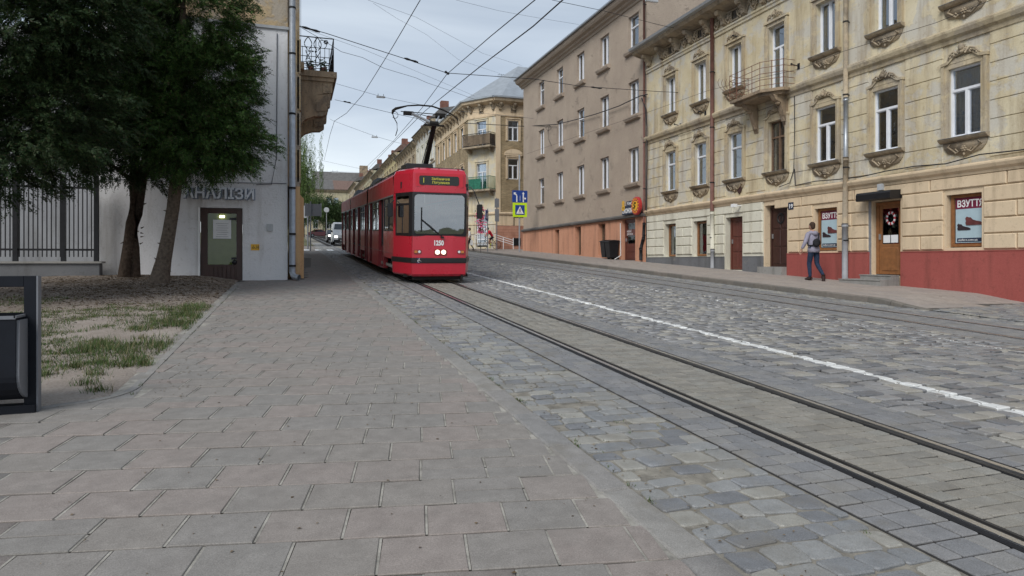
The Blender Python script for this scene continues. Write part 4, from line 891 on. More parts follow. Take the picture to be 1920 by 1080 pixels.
for fm, a, c in ((FA, 0, 14), (FC, 0, CL), (FL, 0, LL)):
    b = MB(fm); molding(b, a-.1, c+.05, [(0, 12.95), (-.06, 12.97), (-.08, 13.08), (0, 13.12)]); b.box(a, c, -.01, 0.01, 13.12, 14.3); molding(b, a-.25, c+.12, [(0, 13.95), (-.25, 14.0), (-.5, 14.1), (-.56, 14.3), (0, 14.36)]); b.part('cornice', M['peach'], hc)
    b = MB(fm); molding(b, a-.3, c+.2, [(-.55, 14.28), (-.68, 14.32), (-.68, 14.44), (-.5, 14.46)]); b.part('gutter', M['tinroof'], hc)
    b = MB(fm); molding(b, a-.02, c+.04, [(0, 5.15), (-.1, 5.18), (-.12, 5.3), (0, 5.36)]); b.part('band', M['peach'], hc)
    for k in range(int((c-a)/1.15)+1):
        if a+.35+k*1.15 < c: place('bracket', bm_, hc, fm @ Vector((a+.35+k*1.15, 0, 13.45)), fm.to_euler().z)
for fm, u in ((FC, CL/2), (FA, 1.46), (FA, 4.4), (FL, 3), (FL, 7)): place('vent', vm_, hc, fm @ Vector((u, 0, 13.55)), fm.to_euler().z)
dchm = [(CL/2-.5, CL/2+.5, 10.7, 12.7), (CL/2-.5, CL/2+.5, 7.2, 9.3), (CL/2-.55, CL/2+.55, 2.6, 5.1)]
b = MB(FC); b.wall(0, CL, 2, 13.1, 0, dchm, .2); b.part('chamfer_wall', M['cream'], hc)
for (a, c, d, e_), st in zip(dchm[:2], ('T2', 'T2')): win(hc, FC, a, c, d, e_, .15, st, 'pvc', .5, [x_surround('cream', flat=True)], name='balcony_door')
b = MB(FC)
for k in range(3): b.box(-.02, CL+.02, -.06, 0, 2.9+k*.75, 2.93+k*.75)
b.part('banding', M['peach'], hc)
gl = [(a, a+1.0, z, z+1.65) for a in (1.2, 3.6, 6.0, 8.4, 10.8) for z in (4.0+.6, 7.8, 11.0)]
b = MB(FL); b.wall(0, LL, 2.0, 13.1, 0, gl, .2); b.part('wall', M['yellowbrick'], hc)
for g in gl: win(hc, FL, *g, .15, 'T2', 'pvc', .6, [x_surround('peach', flat=True)])
for g in wr: win(hc, FA, *g, .12, 'T2', 'pvc', .5, [x_surround('peach', flat=True)])
b = MB(FA)
for a in (1.46, 5.45): b.prism([(a-.75+.75*(1-math.cos(t))*1.0, 10.0+.38*math.sin(t)) for t in np.linspace(0, PI, 9)], -.14, 0, 'y'); b.box(a-.75, a+.75, -.12, 0, 9.86, 10.0)
b.part('arched_hood', M['peach'], hc)
sh = win(hc, FA, 1.5, 2.5, 2.9+.55, 5.0, .02, '1', 'black', 0, name='shop_window'); sh.location.z += 0
b = MB(FA); b.box(1.45, 2.05, -.15, -.125, 2.7, 3.3); b.part('cellar_window', M['black'], hc)
b = MB(FA); b.box(2.55, 3.4, -.35, -.2, 3.55, 3.95); sgb = b.part('sign_board', M['navy'], hc); text('ОНИ', .42, FA, (2.6, -.36, 3.6), 'whitepaint', sgb, 'lettering', .004)
gd = win(hc, FC, CL/2-.5, CL/2+.5, 2.75, 4.5, .1, 'door3', 'pvc', 0, name='shop_door', bar=.08); b = MB(FC); b.box(CL/2-.55, CL/2+.55, .02, .1, 4.5, 5.1); b.part('fanlight', M['galv'], hc)
# balconies on the chamfer
def balcony(parent, Fm, a, c, z, p, matslab, matrail, net=None):
    b = MB(Fm); b.box(a, c, -p, 0, z-.14, z); b.prism([(0, z-.14), (-p*.8, z-.14), (-p*.5, z-.34), (0, z-.5)], a+.2, a+.4, 'x'); b.prism([(0, z-.14), (-p*.8, z-.14), (-p*.5, z-.34), (0, z-.5)], c-.4, c-.2, 'x'); b.part('balcony_slab', matslab, parent)
    b = MB(Fm); pts = [(a+.03, 0), (a+.03, -p+.03), (c-.03, -p+.03), (c-.03, 0)]
    for zz in (z+.05, z+1.0): b.path([(x, y, zz) for x, y in pts], .022, 5)
    for (x0, y0), (x1, y1) in zip(pts, pts[1:]):
        n = int(math.hypot(x1-x0, y1-y0)/.11)
        for q in range(n+1): t = q/n; b.box(x0+(x1-x0)*t-.011, x0+(x1-x0)*t+.011, y0+(y1-y0)*t-.011, y0+(y1-y0)*t+.011, z, z+1)
    b.part('balcony_railing', matrail, parent)
    if net: b = MB(Fm); b.box(a+.05, c-.05, -p+.05, -p+.06, z+.1, z+.9); b.box(a+.05, a+.06, -p+.05, 0, z+.1, z+.9); b.box(c-.06, c-.05, -p+.05, 0, z+.1, z+.9); b.part('screen', net, parent)
balcony(hc, FC, -.0, CL, 10.6, .75, M['creamtrim'], M['darkmetal'], M['stone']); balcony(hc, FC, -.0, CL, 7.15, .75, M['creamtrim'], M['green'], None)
b = MB(FC); b.box(.1, 1.9, -.74, -.73, 7.2, 8.0); b.part('netting', M['green'], hc)
# hipped tin roof, antenna mast
b = MB(); e_ = .6; R_ = [(AX+.3, AY-e_, 14.42), (29.2, AY-e_, 14.42), (29.2, 66, 14.42), (BX-e_, 66, 14.42), (BX-e_, BY-.25, 14.42), (18.4, 54.6, 18.3), (24, 55, 18.3), (19, 66, 18.3)]
b.add(R_, [(0, 1, 6, 5), (4, 0, 5), (3, 4, 5, 7), (1, 2, 7, 6), (5, 6, 7)]); b.part('roof', M['tinroof'], hc)
b = MB(FA); b.box(3.2, 5.2, 2.4, 2.5, 15.3, 15.45); b.part('snow_guard', M['galv'], hc)
an = thing('antenna', 'tall thin roof antenna on the tin roof of the corner house', 'antenna', (17.15, 55, 15.6)); b = MB()
for k, x in enumerate((17.05, 17.25)): b.path([(x, 55, 15.6), (x, 55, 17.6-.25*k)], .03, 5)
b.part('mast', M['galv'], an); b = MB()
for k in range(4): b.path([(16.7, 55, 16.9+.22*k), (17.6, 55, 16.95+.22*k)], .016, 4)
for k in range(5): b.path([(16.8+.18*k, 54.7, 17.55), (16.8+.18*k, 55.3, 17.55)], .014, 4)
b.part('aerial', M['galv'], an)
M['handrail'] = M['whitepaint']
hrl = thing('handrail', 'white handrails of the ramp in front of the corner house', 'handrail', (14.9, 49.6, G(49.6)+.1)); b = MB()
for k, z in enumerate((.0, .35, .7)): b.path([(13.4, 50.2, 3.25+z*.4), (14.7, 49.9, 3.25+z*.5), (16.4, 49.8, 2.75+z*.5)], .025, 5)
for x, y in ((13.4, 50.2), (14.7, 49.9), (15.6, 49.85), (16.4, 49.8)): b.path([(x, y, G(y)+.08), (x, y, 3.55 if x < 15 else 3.3)], .028, 5)
b.part('rail', M['whitepaint'], hrl)
def rowhouse(Y0, Y1, Hh, mat, label, trim, nwin, nfl=3, roof='darkroof'):
    Ln = Y1-Y0; Fm = frame(13.5, Y1, -PI/2); g0 = G((Y0+Y1)/2); t = thing('row_house', label, 'house', (13.5, (Y0+Y1)/2, G(Y0)), group='terrace of old houses along the far side of the street')
    ws = []; fh = (Hh-.9)/nfl
    for i in range(nwin):
        c = Ln*(i+.5)/nwin
        for k in range(nfl): ws.append((round(c-.5, 3), round(c+.5, 3), round(g0+.9+k*fh, 3), round(g0+.9+k*fh+fh*.56, 3)))
    b = MB(Fm); b.wall(0, Ln, g0-3, g0+Hh, 0, ws, .18); b.add([(Ln, 0, g0-3), (Ln, 10, g0-3), (Ln, 10, g0+Hh), (Ln, 0, g0+Hh), (0, 0, g0-3), (0, 10, g0-3), (0, 10, g0+Hh), (0, 0, g0+Hh)], [(0, 1, 2, 3), (7, 6, 5, 4)]); b.part('wall', mat, t)
    b = MB(Fm); molding(b, -.05, Ln+.05, [(0, g0+Hh-.5), (-.15, g0+Hh-.4), (-.45, g0+Hh-.15), (-.55, g0+Hh), (0, g0+Hh+.05)])
    for k in range(1, nfl): molding(b, 0, Ln, [(0, g0+.45+k*fh), (-.1, g0+.5+k*fh), (-.12, g0+.6+k*fh), (0, g0+.64+k*fh)])
    for i in range(int(Ln/1.6)): b.prism([(0, g0+Hh-1.0), (-.1, g0+Hh-.9), (-.35, g0+Hh-.2), (0, g0+Hh-.2)], .6+i*1.6, .8+i*1.6, 'x')
    b.part('cornice', trim, t)
    b = MB(Fm); molding(b, -.08, Ln+.08, [(-.6, g0+Hh), (.5, g0+Hh+1.1), (5, g0+Hh+2.0), (10, g0+Hh), (10, g0+Hh-.1), (5, g0+Hh+1.8), (-.6, g0+Hh-.08)]); rf = b.part('roof', M[roof], t)
    for k in range(2): b = MB(Fm); b.box(1.5+k*(Ln-3.5), 2.2+k*(Ln-3.5), .9, 1.7, g0+Hh+.8, g0+Hh+2.2); b.part('chimney', M['chimney'], rf)
    for g in ws: win(t, Fm, *g, .14, 'T2', 'pvc', .5, [x_surround('white' if 'white windows' in label else 'creamtrim', flat=True), x_sill('creamtrim')])
    return t
rw = lambda n, a, b_, c: stucco(n, a, b_, c, tuple(v*.38 for v in a), .5, .5, 10)
rowhouse(66.1, 77, 12.5, rw('pale grey white stucco', (.52, .51, .47), (.58, .57, .53), (.42, .40, .36)), 'pale house with bright white windows directly beyond the corner house', M['creamtrim'], 4)
rowhouse(77.1, 92, 11.5, rw('tan stucco', (.38, .31, .21), (.44, .37, .26), (.30, .25, .19)), 'tan stucco house third in the terrace behind the tram roof', M['creamtrim'], 5)
rowhouse(92.1, 106, 11.9, rw('straw yellow stucco', (.48, .41, .22), (.54, .47, .27), (.38, .32, .2)), 'straw yellow house fourth in the terrace behind the tram roof', M['creamtrim'], 5, roof='tileroof')
rowhouse(106.1, 121, 11.1, rw('dull cream stucco', (.42, .38, .27), (.48, .43, .31), (.33, .29, .22)), 'dull cream house fifth in the terrace with dark roof', M['creamtrim'], 5)
rowhouse(121.1, 138, 11.8, rw('greenish cream stucco', (.44, .42, .28), (.50, .47, .33), (.33, .30, .22)), 'greenish cream house sixth in the terrace', M['creamtrim'], 5)
rowhouse(138.1, 156, 11.2, rw('sandy brown stucco', (.34, .28, .2), (.40, .33, .25), (.27, .23, .18)), 'sandy brown house near the far end of the terrace', M['creamtrim'], 5)
rowhouse(156.1, 176, 12.0, rw('faded beige stucco', (.44, .39, .30), (.48, .43, .34), (.35, .31, .25)), 'faded beige house closing the far end of the terrace', M['creamtrim'], 5)
# house closing the street
FE = frame(-4, 190, 0); he = thing('far_house', 'pale yellow three storey house with grey roof closing the end of the street', 'house', (8, 190, G(190)))
ew = [(a, a+1.3, z, z+2.6) for a in (1.5, 5.6, 8.2, 12.6, 14.4, 19, 22.5) for z in (16.3,)]+[(a, a+1.3, z, z+2.6) for a in (1.5, 5.6, 9, 12.6, 16, 19, 22.5) for z in (10.4,)]
b = MB(FE); b.wall(0, 26, 7, 21.2, 0, ew, .2); b.part('wall', rw('pale yellow stucco', (.47, .42, .28), (.52, .47, .33), (.4, .36, .27)), he)
b = MB(FE); molding(b, -.2, 26.2, [(0, 20.4), (-.2, 20.5), (-.6, 21.0), (-.65, 21.3), (0, 21.4)]); molding(b, 0, 26, [(0, 14.6), (-.2, 14.7), (-.2, 15), (0, 15.1)]); b.part('cornice', M['creamtrim'], he)
b = MB(FE); molding(b, -.3, 14.5, [(-.7, 21.3), (7, 24.6), (7, 24.3), (-.7, 21.1)]); b.part('roof', M['darkroof'], he)
b = MB(FE); molding(b, 14.5, 26.3, [(-.7, 21.3), (7, 24.6), (7, 24.3), (-.7, 21.1)]); b.part('roof', M['tileroof'], he)
for g in ew: win(he, FE, *g, .15, 'T2', 'pvc', .5, [x_surround('cream', flat=True)])
b = MB(FE); b.box(13.2, 15.4, -.3, 0, 12.6, 14.2); b.part('awning', M['signred'], he)
fb = thing('far_house', 'grey roofed house standing higher behind the end of the street', 'house', (18, 215, G(200))); b = MB(frame(6, 215, 0)); b.box(0, 26, 0, 10, 8, 25.5); b.part('wall', M['creamtrim'], fb)
b = MB(frame(6, 215, 0)); molding(b, -.5, 26.5, [(-.6, 25.4), (5, 30.0), (10.6, 25.4)]); b.part('roof', M['darkroof'], fb); b = MB(frame(6, 215, 0)); b.box(14, 16.5, 2, 4, 27, 32); b.part('chimney', M['stone'], fb)

# ------------------------------------------------------------------ left house with the white gable
FG = frame(0, 20, 0)
hl = thing('gable_house', 'left house with white rendered gable, brown door and stone balcony', 'house', (-2.6, 20, G(20)))
b = MB(FG); dh = [(-2.46, -1.36, .5, 2.93)]
b.wall(-4.86, -.17, .3, 8.02, 0, dh, .22); b.add([(-4.86, 0, .3), (-4.86, 20, .3), (-4.86, 20, 8.02), (-4.86, 0, 8.02)], [(0, 3, 2, 1)]); b.add([(-.17, 0, .3), (-.17, .1, .3), (-.17, .1, 8.02), (-.17, 0, 8.02)], [(0, 1, 2, 3)]); b.part('gable_wall', M['leftwhite'], hl)
b = MB(FG); b.box(-4.9, -.14, -.05, .1, 8.02, 8.1); b.part('ledge', M['sillmetal'], hl)
b = MB(FG); b.box(-4.86, -.17, .04, .2, 8.1, 15); b.box(-4.86, .1, .12, 22, 8.1, 15); b.part('upper_wall', M['lefttan'], hl)
b = MB(FG); b.box(-4.8, .1, .1, 22, 3.6, 8.1); b.box(.1, .16, .12, .5, 3.6, 15); b.part('street_wall', M['lefttan'], hl)
for z in (3.7, 4.75, 5.8, 6.85): b = MB(FG); b.cbox(-.02, .09, -.0, .02, 0, .98, .03, 0, Matrix.Translation((.08, .1, z))); b.box(.1, .19, .1, 1.2, z, z+.98); b.part('quoin', M['lefttan'], hl)
b = MB(FG); b.box(-.16, .28, .6, 22, .4, 3.3); b.prism([(.1, 3.5), (.28, 3.3), (.1, 3.3)], .6, 22, 'y'); b.box(.0, .17, .12, .6, .4, 3.6); b.part('street_wall', M['leftpeach'], hl)
b = MB(FG); b.box(-4.86, -2.5, -.05, .0, .3, .98, 0); b.part('plinth', M['greyplinth'], hl)
MB(FG).box(-2.49, -2.44, -.02, .02, .6, 2.93).part('door_jamb', M['whitepaint'], hl)
M['olivedoor'] = simple('olive green blind', (.19, .23, .06), .8, .2, var=.1); dd = MB(FG); u0, u1, z0, z1, y = -2.43, -1.37, .80, 2.92, .05
for a, c, d, e_ in ((u0, u0+.17, z0, z1), (u1-.15, u1, z0, z1), (u0+.17, u1-.15, z1-.14, z1), (u0+.17, u1-.15, z0, z0+.56)): dd.box(a, c, y, y+.06, d, e_)
dd = dd.part('door', M['darkdoor'], hl, bevel=.005); dd['label'] = 'dark brown door with a large olive pane and a pinned notice'
MB(FG).add([(u0+.16, y+.03, z0+.55), (u1-.14, y+.03, z0+.55), (u1-.14, y+.03, z1-.13), (u0+.16, y+.03, z1-.13)], [(0, 1, 2, 3)]).part('pane', M['clearglass'], dd); MB(FG).box(u0+.16, u1-.14, y+.07, y+.08, z0+.55, z1-.13).part('blind', M['olivedoor'], dd)
b = MB(FG)
for k in range(6): b.cbox(u0+.22+k*.11, u0+.32+k*.11, y-.012, y+.001, z0+.08, z0+.5, .008)
b.part('door_panel', M['darkdoor'], dd)
nb = MB(FG).box(u0+.31, u0+.77, y+.015, y+.022, 2.08, 2.60).part('notice', M['paper'], dd)
for k in range(7): MB(FG).box(u0+.38+.02*(k % 3), u0+.70-.03*(k % 2), y+.010, y+.014, 2.13+.06*k, 2.14+.06*k).part('printed_line', M['pipegrey'], nb)
b = MB(FG); b.box(u1-.28, u1-.15, y-.04, y+.02, 1.5, 1.56); b.ball((u1-.2, y-.02, 1.42), .07, 8); b.part('handle', M['black'], dd)
M['lit'] = simple('lit lamp inside', (1, .9, .7), .5, .2, emit=2.2); MB(FG).box(u0+.47, u0+.6, y+.036, y+.06, 2.66, 2.72).part('ceiling_lamp', M['lit'], dd); MB(FG).box(u1-.33, u1-.16, y+.0, y+.03, 2.60, 2.66).part('door_closer', M['black'], dd)
b = MB(FG); b.box(-2.6, -1.2, -.5, .05, .6, .80); b.part('threshold', M['concrete'], hl)
sl = thing('wall_sign', 'pale raised letters АНАЛІЗИ on the white gable above the brown door', 'sign', (-1.9, 19.9, 3.2))
M['letterblue'] = simple('pale blue grey letters', (.66, .70, .76), .5, .3, var=.05)
M['lettershade'] = simple('blue grey letter sides', (.19, .23, .29), .5, .3); text('АНАЛІЗИ', .40, FG, (-2.83, -.06, 3.165), 'lettershade', sl, 'letter_sides', .03, squash=.98, bold=.016); text('АНАЛІЗИ', .40, FG, (-2.85, -.12, 3.18), 'letterblue', sl, 'lettering', .012, squash=.98, bold=.010); b = MB(FG); b.box(-2.85, -1.05, -.05, -.03, 3.24, 3.27); b.box(-2.85, -1.05, -.05, -.03, 3.42, 3.45); b.part('mounting_rail', M['galv'], sl)
ys_ = thing('wall_sign', 'small yellow wheelchair access sign right of the brown door', 'sign', (-1.03, 19.98, 1.8)); MB(FG).box(-1.14, -.92, -.02, -.005, 1.76, 1.93).part('plate', M['signyellow'], ys_)
b = MB(FG); b.lathe([(.02, -.005), (.03, -.005), (.03, 0), (.02, 0)], (-1.08, -.022, 1.83), 10, 'y'); b.path([(-1.08, -.025, 1.9), (-1.08, -.025, 1.85), (-1.04, -.025, 1.84), (-1.02, -.025, 1.8)], .006, 4)
for x in (-.99, -.95): b.box(x, x+.012, -.025, -.021, 1.79, 1.9)
b.box(-1.0, -.93, -.025, -.021, 1.84, 1.852); b.part('pictogram', M['black'], ys_)
b = MB(FG); b.path([(-.45, -.02, 7.9), (-.46, -.03, 4.4), (-.6, -.03, 3.62), (-1.0, -.03, 3.60)], .012, 5); b.path([(-4.8, -.02, 3.62), (-3.0, -.03, 3.60), (-.2, -.02, 3.66)], .010, 5); b.part('cable', M['wirelight'], hl)
b = MB(FG); b.box(-.72, -.56, -.06, 0, 2.3, 2.5); b.part('junction_box', M['lamp'], hl)
# metal downpipe at the corner
dp = thing('downpipe', 'galvanised downpipe down the corner of the white gable with a spout at the pavement', 'downpipe', (-.04, 19.88, G(20)))
b = MB(); b.path([(-.04, 19.87, 15), (-.04, 19.87, 1.12)], .085, 12); b.part('pipe', M['galv'], dp, smooth=True)
b = MB(); b.path([(-.04, 19.87, 1.14), (-.0, 19.8, 1.02), (.14, 19.7, .99)], .085, 12, cap=False); b.part('spout', M['galv'], dp, smooth=True)
for z in (2.2, 3.5, 7.3, 8.6, 1.3, 5.6): b = MB(); b.path([(-.04, 19.87, z), (-.04, 19.87, z+.05)], .096, 12); b.box(-.13, -.1, 19.86, 20.1, z, z+.03); b.part('clamp', M['darkmetal'], dp)
# stone balcony over the street
bx = MB(); y0, y1 = 21.5, 24.6
bx.box(.08, 1.28, y0, y1, 7.18, 7.36); bx.box(.08, .3, y0-.3, y1+.3, 7.3, 7.5)
bx.box(.1, 1.2, y0+.06, y1-.06, 7.06, 7.18); bx.part('balcony_slab', M['stone'], hl)
for yy in (y0+.12, y1-.5):
    b = MB(); b.prism([(.1, 7.06), (1.16, 7.06), (1.14, 6.72), (.8, 6.66), (.45, 6.56), (.28, 6.42), (.2, 6.2), (.1, 5.7)], yy, yy+.36, 'y'); b.prism([(.1, 6.5), (1.1, 6.7), (1.08, 6.3), (1.0, 6.26), (1.0, 6.08), (.86, 5.98), (.6, 5.96), (.35, 5.86), (.1, 5.6)], yy-.02, yy+.3, 'y'); b.prism([(.86, 6.68), (1.08, 6.72), (1.08, 7.0), (.86, 7.0)], yy-.04, yy, 'y'); b.prism([(.66, 6.1), (.98, 6.16), (.98, 6.4), (.66, 6.4)], yy-.05, yy, 'y'); b.part('console', M['stone'], hl)
b = MB(); pts = [(.12, y0+.06), (1.18, y0+.06), (1.18, y1-.06), (.12, y1-.06)]
for z in (7.44, 7.62, 7.8, 8.08, 8.4): b.path([(x, y, z) for x, y in pts], .011 if z < 8.3 else .018, 5)
for (xa, ya), (xb, yb) in zip(pts, pts[1:]):
    n = max(2, int(math.hypot(xb-xa, yb-ya)/.13))
    for q in range(n+1): t = q/n; b.path([(xa+(xb-xa)*t, ya+(yb-ya)*t, 7.36), (xa+(xb-xa)*t, ya+(yb-ya)*t, 8.1 if q % 4 else 8.4)], .008 if q % 4 else .011, 4)
for cx in (.42, .7):
    for sg in (-1, 1): b.path([(cx+sg*.02+sg*.09*math.sin(t), y0+.05, 8.0+.14*t/1.2) for t in np.linspace(0, 3.4, 9)], .014, 5); b.path([(cx+sg*.07*math.sin(t*1.6), y0+.05, 7.5+.16*t) for t in np.linspace(0, 3, 9)], .012, 5)
b.path([(.85+.12*math.cos(t), y0+.05, 8.2+.13*math.sin(t)) for t in np.linspace(0, 2*PI, 14)], .01, 5)
for k in range(6): b.ball((.95+.05*math.cos(k*PI/3), y0+.03, 8.27+.05*math.sin(k*PI/3)), (.028, .012, .028), 6)
for x in (.45, .55, .65): b.ball((x, y0+.03, 7.95), (.045, .012, .025), 6)
b.part('balcony_railing', M['darkmetal'], hl)
pot = MB(); rr_ = random.Random(8)
for cx in (.5, .88):
    for _ in range(90): a = rr_.uniform(0, 6.28); r = rr_.uniform(.02, .14); x, z = cx+r*math.cos(a), 7.36+abs(rr_.gauss(.15, .12)); s_ = .035; yy = y0+.12+rr_.uniform(-.06, .06); pot.add([(x-s_, yy, z), (x, yy-.02, z-s_*.4), (x+s_, yy, z), (x, yy+.02, z+s_)], [(0, 1, 2, 3)])
M['leafgreen'] = simple('balcony plant leaf', (.04, .075, .02), .6, .3, var=.4, scale=20)
pl = thing('potted_plants', 'small potted plants behind the iron railing of the left stone balcony', 'plant', (.7, y0+.12, 7.36)); pot.part('leaves', M['leafgreen'], pl)
b = MB(); [b.lathe([(.07, 0), (.1, .14), (.0, .14)], (x, y0+.14, 7.36), 8) for x in (.5, .88)]; b.part('pot', M['chimney'], pl)
b = MB(); b.ball((.62, 19.4, 8.6), (.13, .13, .17), 10); 
cb = thing('utility_box', 'grey concrete block on the pavement beside the left house', 'box', (.44, 27, G(27))); b = MB(); b.box(.3, .62, 26.8, 27.2, G(27)-.02, G(27)+.30); b.box(.28, .64, 26.78, 27.22, G(27)+.30, G(27)+.34); b.part('block', M['concrete'], cb, bevel=.01)
# yard fence left of the gable, on a low wall
lw = thing('low_wall', 'low dark concrete wall under the black yard fence', 'wall', (-7, 19.6, G(19.6))); b = MB(); b.box(-11.5, -4.72, 19.45, 19.75, .7, 1.4); b.part('wall', M['greyplinth'], lw); b = MB(); b.box(-11.55, -4.66, 19.4, 19.8, 1.4, 1.45); b.part('coping', M['concrete'], lw)
fe = thing('iron_fence', 'black iron bar fence with square posts on the low wall', 'fence', (-7, 19.6, 1.45))
for x in (-10.6, -8.55, -6.58, -5.55, -4.82): b = MB(); b.box(x-.05, x+.05, 19.55, 19.65, 1.45, 3.65); b.part('post', M['darkmetal'], fe)
for z in (1.72, 3.3): b = MB(); b.box(-11.5, -4.82, 19.585, 19.615, z, z+.05); b.part('rail', M['darkmetal'], fe)
barm = MB().box(-.011, .011, -.011, .011, 0, 2.0).mesh('bar', M['darkmetal'])
x = -11.4
while x < -4.9: place('bar', barm, fe, (x, 19.6, 1.56)); x += .098
yard = MB(); yard.box(-20, -4.87, 19.75, 32, .9, 1.3); tag(yard.part('yard_lawn', M['earth']), kind='structure')
yh = thing('yard_wall', 'white rendered wall of the yard seen through the black fence', 'wall', (-10, 26, 1.3)); b = MB(); b.box(-20, -4.9, 26, 26.3, 1.2, 9); b.part('wall', stucco('shade greyed yard render', (.24, .245, .265), (.28, .285, .305), (.21, .21, .225), (.15, .15, .15), .6, .6, 18), yh)  # white wall coloured grey, the shade of the foliage put into its render
b = MB(); b.box(-20, -4.9, 25.8, 26.35, 9, 9.15); b.part('coping', M['sillmetal'], yh)
# ------------------------------------------------------------------ tram
def paint(name, c, rough=.22, metal=0, coat=.5, dirt=.25):
    m = MT(name, rough, .5, metal); z = m.noise(1.4, 6, .65, (1, 1, .35)); d = m.ramp(z, [(.45, 0.0), (.75, dirt)])
    k = m.mix(d, c, tuple(v*.45+.02 for v in c)); m.col(k); m.l(m.ramp(m.noise(3, 5), [(.3, rough), (.7, rough+.16)]), m.b.inputs['Roughness'])
    m.b.inputs['Coat Weight'].default_value = coat; m.b.inputs['Coat Roughness'].default_value = .12; m.bump(m.noise(2.2, 2), .04, .02); return m.m
M['tramred'] = paint('glossy crimson tram paint', (.50, .013, .035), .24, dirt=.15)
M['tramred2'] = paint('dusty crimson side paint', (.56, .020, .038), .38, coat=.12, dirt=.12)
M['doorred'] = paint('dark red door paint', (.24, .015, .022), .3)
M['trambLack'] = simple('black tram trim', (.013, .013, .015), .35, .5, var=.2)
M['roofgrey'] = simple('grey roof fairing', (.055, .062, .072), .55, .4, var=.2)
M['bogie'] = simple('dirty bogie steel', (.014, .013, .012), .8, .3, var=.3)
M['headlight'] = simple('lit headlight', (1, .88, .68), .2, .5, var=.02, emit=1.1); M['indicator'] = simple('amber lamp', (.55, .2, .05), .3, .5, var=.1); M['clearlamp'] = simple('clear lamp glass', (.75, .78, .8), .15, .6, var=.05)
M['ledamber'] = simple('amber led text', (.42, .40, .07), .4, .3, var=.02, emit=.12); M['display'] = simple('dark display glass', (.012, .016, .014), .15, .5, var=.05)
M['bluesign'] = simple('blue sign enamel', (.01, .05, .27), .4, .5, var=.05); M['seat'] = simple('blue grey seat cloth', (.06, .07, .10), .8, .2, var=.2); M['interior'] = simple('pale tram interior', (.30, .30, .29), .7, .3, var=.1)
TF = frame(0, 0, 0)
tram = thing('tram', 'articulated red tram with a lit headlight pair and fleet number 1250', 'tram', (3.8, 18.1, G(18.1)+.006), (TILT, 0, 0))
def tp(b, name, mat, parent=tram, **k): return b.part(name, M[mat] if isinstance(mat, str) else mat, parent, local=True, **k)
A_, C_, YC = 1.1, .745, 1.1        # half width, half width of the front face, length of the taper
J = [(0, 8.05), (8.45, 16.15), (16.5, 22.95)]
# cab: lower front with chamfered corners and a slightly tucked skirt
front = [(-C_, 0), (C_, 0), (A_, YC), (A_, 1.25), (-A_, 1.25), (-A_, YC)]
def ring(b, prof, closed=False, mi=0):
    """prof: list of (z, scale inset) - skins the cab outline through several heights"""
    def outl(ins): return [(-C_+ins*.6, ins), (-C_*.5, ins*1.0-.03), (C_*.5, ins*1.0-.03), (C_-ins*.6, ins), (A_-ins, YC), (A_-ins, 1.25), (-A_+ins, 1.25), (-A_+ins, YC)]
    vs = []; 
    for z, ins in prof: vs += [(x, y, z) for x, y in outl(ins)]
    fs = [(k*8+i, k*8+(i+1) % 8, (k+1)*8+(i+1) % 8, (k+1)*8+i) for k in range(len(prof)-1) for i in (0, 1, 2, 3, 4, 6, 7)]
    return b.add(vs, fs, mi)
tp(ring(MB(), [(.20, .05), (.26, .0), (.56, -.01), (.57, -.01)]), 'front_skirt', 'tramred')
tp(ring(MB(), [(.70, .0), (.71, -.005), (.95, 0), (1.31, .005), (1.33, .02)]), 'front_panel', 'tramred')
b = ring(MB(), [(2.47, .02), (2.50, -.005), (2.66, .0), (3.02, .02), (3.12, .07), (3.17, .2)]); b.add([(-C_*.8, .25, 3.18), (C_*.8, .25, 3.18), (.9, 1.25, 3.18), (-.9, 1.25, 3.18)], [(0, 1, 2, 3)])
b.add([(-A_+.2, 1.25, 3.17), (-A_+.2, YC, 3.17), (-C_+.12, .2, 3.17), (C_-.12, .2, 3.17), (A_-.2, YC, 3.17), (A_-.2, 1.25, 3.17)], [(0, 1, 2, 3, 4, 5)])
tp(b, 'front_hood', 'tramred')
tp(ring(MB(), [(.565, -.02), (.58, -.035), (.69, -.035), (.705, -.02)]), 'bumper_band', 'trambLack')
b = MB(); b.prism([(-C_+.02, .06), (C_-.02, .06), (A_-.03, YC), (-A_+.03, YC)], .2, 1.3, 'z'); tp(b, 'cab_floor', 'bogie')
for sg in (-1, 1):                                      # seam between front panel and cab side
    b = MB(); b.path([(sg*(C_+.003), -.0, .22), (sg*(C_+.003), -.0, 1.32)], .006, 4); tp(b, 'seam', 'doorred')
